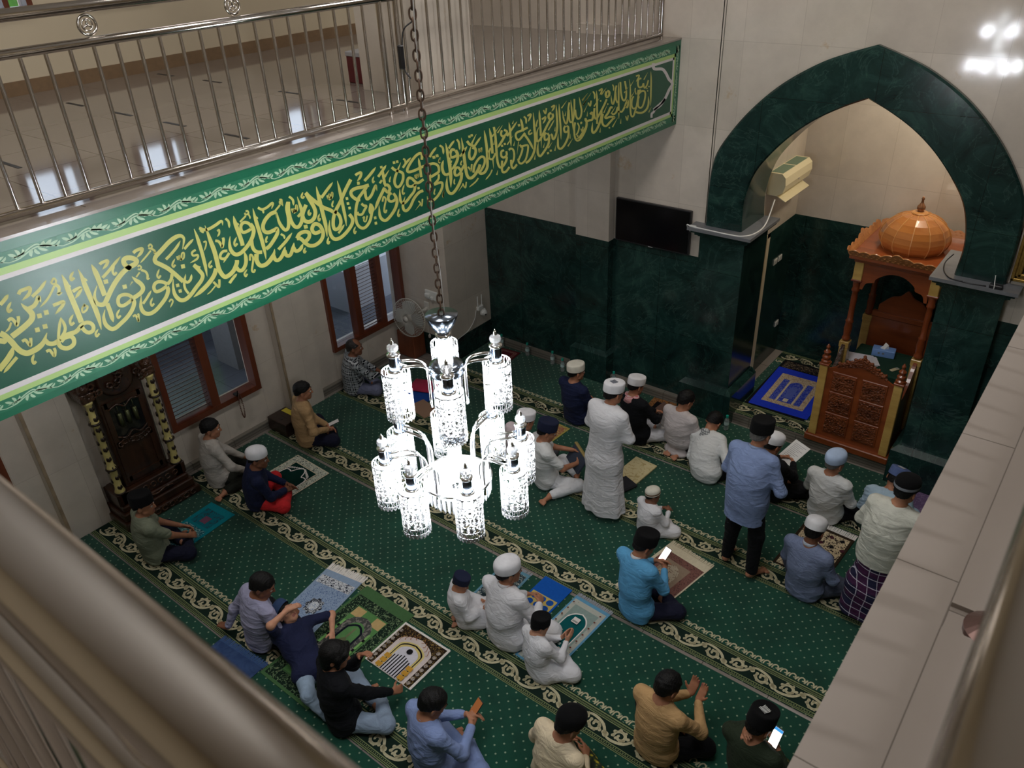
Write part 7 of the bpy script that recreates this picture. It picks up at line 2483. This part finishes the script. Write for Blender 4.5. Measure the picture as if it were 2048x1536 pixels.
# --- lower edge
PP['periwinkle'] = man('man in periwinkle shirt bending over a phone at the lower edge', (-2.99, 2.46), -14, (-2.99, 2.53, .76), hr=(-2.83, 2.74, .40), hl=(-2.93, 2.78, .40), shirt=C_('periwinkle', (128, 146, 190)), trousers=C_('periwinkle_trousers', (124, 142, 186)), hair='short', yaw=-.35, pitch=.5, seed=9, tone='m', fold=.014)
PP['cream_low'] = man('man in cream shirt and black cap at the lower edge of the hall', (-2.19, 2.94), -12, (-2.09, 3.00, .73), shirt=C_('cream', (222, 204, 172)), trousers=BATIK, cap=('kufi', [CAPB], -.2), hair='cap', yaw=-.3, pitch=.5, seed=10, tone='m')
PP['tan_pray'] = man('man in camel shirt with raised cupped hands near the lower edge', (-1.70, 3.64), -8, (-1.67, 3.68, .77), hr=(-1.52, 3.92, .46), hl=(-1.60, 3.94, .46), shirt=C_('camel', (186, 150, 104)), trousers=BLK, hair='short', yaw=-.25, pitch=.35, seed=11, tone='m', handf=((np.array([.1, .5, .8]), np.array([-.2, -.8, .5])), (np.array([0, .5, .8]), np.array([.2, -.8, .5]))), curlR=.4, curlL=.4)
PP['olive'] = man('man in dark olive shirt and patterned black cap holding a lit phone', (-.97, 3.78), -10, (-1.00, 3.80, .74), hr=(-.86, 3.86, .48), hl=(-1.08, 3.80, .62), shirt=C_('dark_olive', (38, 48, 34)), trousers=BATIK, cap=('peci', [CAPB, EMBL], -.1, 'emblem'), hair='cap', yaw=-.25, pitch=.4, seed=12, tone='m', elbow=(.7, -.1, -.7))
# --- father and sons
PP['boy_small'] = man('small boy in white with dark cap sitting to the side of the white robed father', (-3.80, 3.76), -40, (-3.80, 3.74, .52), .68, legs='knee', shirt=WT, robe=True, cap=('peci', [CAPN], -.1), hair='cap', yaw=-.6, pitch=.4, seed=13, tone='m', res=.0075)
PP['father'] = man('man in white robe and white cap sitting between two boys in white', (-3.34, 3.82), -4, (-3.36, 3.90, .79), 1.02, hr=(-3.20, 4.12, .30), hl=(-3.38, 4.16, .28), shirt=WT, robe=True, cap=('kufi', [CAPW]), hair='cap', yaw=-.45, pitch=.1, seed=14, tone='m', collar=WT, belly=1.1)
PP['boy_black_cap'] = man('boy in white robe and black cap with hands joined beside the teal mat', (-2.87, 3.70), -18, (-2.91, 3.75, .54), .72, hr=(-2.76, 3.92, .28), hl=(-2.82, 3.93, .28), shirt=WT, robe=True, cap=('peci', [CAPB], -.2), hair='cap', yaw=-.35, pitch=.35, seed=15, tone='l', res=.0075, handf=((np.array([-.1, .7, .6]), np.array([-1., 0, 0])), (np.array([.1, .7, .6]), np.array([1., 0, 0]))), curlR=.2, curlL=.2)
# --- middle rows
PP['sky'] = man('man in bright sky blue shirt and black cap reading a phone', (-2.55, 4.78), -14, (-2.56, 4.87, .80), hr=(-2.44, 5.06, .42), hl=(-2.56, 5.08, .44), shirt=C_('sky_blue', (92, 160, 206)), trousers=NAVYD, cap=('peci', [CAPB], -.18), hair='cap', yaw=-.35, pitch=.45, seed=16, tone='m', collar=WT, fold=.014)
PP['boy_stripe'] = man('small boy in white with brown striped white cap sitting behind the standing man', (-3.02, 5.84), -20, (-3.02, 5.86, .50), .66, hr=(-2.90, 6.00, .24), hl=(-2.98, 6.02, .24), shirt=WT, robe=True, cap=('kufi', [CAPC, BROWNT, CAPC], -.25, 'band'), hair='cap', yaw=-.4, pitch=.15, seed=17, tone='d', res=.0075)
PP['robe_standing'] = man('standing man in long white robe and white cap', (-3.60, 5.84), -6, (-3.55, 5.90, 1.54), .98, legs='stand', shirt=WT, robe=True, cap=('flat', [CAPW, GREYT], -.1, 'emblem'), hair='cap', yaw=-.2, pitch=.25, seed=18, tone='m', collar=WT, armR=(.10, .22, 1.14), armL=(-.08, .22, 1.12))
PP['short_white'] = man('man in white short sleeved shirt and navy cap holding a folded mat', (-4.40, 5.88), -35, (-4.39, 5.89, .75), hr=(-4.12, 6.08, .30), hl=(-4.28, 6.22, .34), legs='side', shirt=WT2, trousers=C_('white_trousers', (214, 216, 220)), sleeve='short', cap=('peci', [CAPN], -.1), hair='cap', yaw=-.2, pitch=.35, seed=19, tone='m')
PP['hidden'] = man('man in pale pink shirt and white cap half hidden behind the chandelier lamps', (-4.86, 5.98), -10, (-4.72, 5.93, .74), legs='knee', shirt=C_('pale_pink', (206, 190, 194)), trousers=C_('grey_t', (90, 92, 98)), cap=('flat', [CAPW], -.1), hair='cap', yaw=-.2, pitch=.3, seed=20, tone='m')
PP['navy_front'] = man('man in dark navy shirt and cream cap seated facing the front baseboard', (-4.86, 7.18), -10, (-4.84, 7.13, .77), shirt=C_('deep_navy', (26, 34, 64)), trousers=NAVYD, cap=('flat', [CAPC], -.1), hair='cap', yaw=-.35, pitch=.1, seed=21, tone='m')
PP['keffiyeh_red'] = man('man in black jacket with red and white scarf and white cap', (-4.00, 7.25), -12, (-4.06, 7.26, .77), hr=(-3.80, 7.50, .30), hl=(-3.92, 7.54, .30), shirt=BLKJ, trousers=C_('white_sarong', (216, 216, 222)), cap=('flat', [CAPW], -.1), hair='cap', yaw=-.15, pitch=.3, seed=22, tone='m', scarf=KEFR)
PP['pearl'] = man('man in pearl grey shirt without cap beside the arch pillar plinth', (-3.46, 7.30), -10, (-3.43, 7.33, .75), legs='knee', shirt=C_('pearl', (192, 184, 184)), trousers=BLK, hair='short', yaw=-.25, pitch=.4, seed=23, tone='m')
PP['bowed'] = man('man in white shirt with black and white scarf bowing his head', (-2.96, 7.04), -8, (-3.08, 7.38, .55), shirt=WT2, trousers=BLK, hair='short', pitch=.9, yaw=-.05, seed=24, tone='m', scarf=KEFB, slouch=.05)
PP['standing_blue'] = man('standing man in steel blue shirt, black trousers and black cap', (-2.05, 5.88), -8, (-2.05, 6.02, 1.57), 1.02, legs='stand', shirt=C_('steel_blue', (128, 146, 186)), trousers=BLK, cap=('peci', [CAPB], -.12), hair='capgrey', yaw=-.1, pitch=.25, seed=25, tone='m', collar=C_('steel_collar', (140, 158, 192)), armR=(.12, .22, 1.10), armL=(-.10, .24, 1.08),
                          extra={'legs': [[(.085, .0, .90), (.14, .02, .48), (.17, -.04, .075), (.22, .12, .035)], [(-.085, .0, .90), (-.11, .02, .48), (-.13, .00, .075), (-.17, .16, .035)]]})
PP['reader'] = man('man in black jacket and white cap reading a paper behind the standing man in blue', (-2.24, 7.16), -12, (-2.27, 7.09, .73), hr=(-2.12, 7.40, .36), hl=(-2.28, 7.42, .36), shirt=BLKJ, trousers=BLK, cap=('kufi', [CAPW]), hair='cap', yaw=-.3, pitch=.4, seed=26, tone='m')
PP['grey_hair'] = man('grey haired man in white shirt and pale blue cap before the pulpit', (-1.63, 7.14), -8, (-1.62, 7.11, .76), shirt=WT2, trousers=BLK, cap=('kufi', [CAPLB], -.25), hair='capgrey', yaw=-.3, pitch=.15, seed=27, tone='m', belly=1.1)
PP['slate'] = man('man in slate blue shirt and white cap sitting before the brown fringed mat', (-1.40, 5.95), -10, (-1.42, 5.98, .76), shirt=C_('slate_blue', (118, 130, 160)), trousers=C_('slate_trousers', (70, 76, 92)), cap=('kufi', [CAPW], .05), hair='cap', yaw=.1, pitch=.35, seed=28, tone='d', collar=C_('pale_collar', (180, 190, 206)), fold=.015)
PP['pale_blue'] = man('man in pale blue robe and blue cap bending forward beside the ledge', (-1.06, 7.20), -6, (-1.08, 7.44, .58), legs='knee', shirt=C_('ice_blue', (166, 190, 208)), robe=True, cap=('flat', [C_('denim_cap', (84, 100, 144), wr=.1), EMBL], -.1, 'emblem'), hair='cap', pitch=.6, yaw=-.2, seed=29, tone='m', slouch=.06, fold=.022)
PP['sarong_standing'] = man('standing man in cream top and plaid sarong partly hidden by the ledge', (-.84, 5.92), -8, (-.78, 5.97, 1.53), .97, legs='stand', shirt=C_('ivory', (202, 202, 190)), trousers=SARONG, cap=('kufi', [CAPB, GREYT, CAPB], -.2, 'band'), hair='cap', yaw=-.1, pitch=.3, seed=30, tone='m', armR=(.10, .22, 1.12), armL=(-.08, .22, 1.10),
                            extra={'sarong': True, 'legs': [[(.085, .0, .90), (.09, .02, .48), (.09, -.02, .075), (.12, .15, .035)], [(-.085, .0, .90), (-.10, .02, .48), (-.13, -.02, .075), (-.17, .14, .035)]]})
# --- things in hands
SCR = plain('lit_screen_warm', (1, .9, .86), .3, emit=(1.0, .80, .74), es=1.6); SCRW = plain('lit_screen_white', (1, 1, 1), .3, emit=(1.0, .97, .92), es=1.6); SCRD = plain('photo_screen', srgb(120, 74, 40), .2, emit=srgb(150, 90, 50), es=.5); SCRB = plain('screen_blue_bar', srgb(60, 150, 220), .3, emit=srgb(60, 150, 220), es=1.0)


def phone(label, p, face, tilt, scr, bar=False, s=1.0):
    t = empty('phone', p, math.radians(face)); tag(t, label, 'phone')
    Mx = (0, 0, 0)
    b = MB().box(-.038 * s, .038 * s, -.005, .004, -.078 * s, .078 * s, .004).build('body', BLACK, t, rot=(math.radians(tilt), 0, 0))
    MB().box(-.034 * s, .034 * s, -.0062, -.005, -.072 * s, .072 * s).build('screen', scr, t, rot=(math.radians(tilt), 0, 0))
    if bar: MB().box(-.034 * s, .034 * s, -.0068, -.0060, .05 * s, .072 * s).build('screen_bar', SCRB, t, rot=(math.radians(tilt), 0, 0))
    return t


def mid(k, dx=0, dy=0, dz=0):
    a, b = PP[k].hands; m_ = (a + b) / 2
    return (m_[0] + dx, m_[1] + dy, m_[2] + dz)


phone('phone with bright pinkish screen held by the man in sky blue', mid('sky', .0, .10, .05), -14, -48, SCR)
phone('phone showing an orange picture held by the man in periwinkle', mid('periwinkle', .01, .09, .05), -20, -40, SCRD)
h = PP['olive'].hands[0]; phone('phone with white screen held by the man in dark olive', (h[0] - .04, h[1] + .03, h[2] + .09), -10, -30, SCRW, True)
h = mid('tan', .03, .08, .03); phone('pale phone on the lap of the man in light tan', h, -30, -75, plain('pale_screen', (.7, .68, .66), .3))
h = mid('reader', .03, .10, .05)
t = empty('paper_sheet', h, math.radians(-25)); tag(t, 'white printed paper held by the man in black jacket and white cap', 'paper')
o = MB().box(-.11, .11, -.0015, .0015, -.15, .15).build('page', plain('page_white', (.74, .74, .74), .8), t, rot=(math.radians(-62), 0, 0))
mb = MB(); [mb.box(-.08, .08 - .03 * (k % 3), -.0025, -.0014, .11 - .02 * k, .114 - .02 * k) for k in range(11)]; mb.build('printed_line', plain('ink_grey', (.25, .25, .28), .8), o)
h = mid('short_white', .02, .04, .0)
t = empty('folded_mat', h, math.radians(-35)); tag(t, 'dark folded mat with gold edge held by the man in white short sleeves', 'mat')
MB().box(-.16, .20, -.02, .02, -.14, .07, .012).build('fold', plain('dark_mat', srgb(46, 54, 70), .9), t, rot=(math.radians(-35), 0, math.radians(0)))
MB().box(-.17, .21, -.025, .025, .06, .085, .008).build('gold_edge', plain('gold_edge', srgb(146, 128, 76), .8), t, rot=(math.radians(-35), 0, 0))
h = mid('keffiyeh_red', .04, .06, .02)
t = empty('open_book', h, math.radians(-20)); tag(t, 'open book held low by the man with the red and white scarf', 'book')
for sx in (-1, 1): MB().box(0 if sx > 0 else -.11, .11 if sx > 0 else 0, -.08, .08, -.008, .008, .003).build('page_block', plain('book_brown', srgb(74, 48, 36), .7), t, rot=(math.radians(25), sx * math.radians(-14), 0))
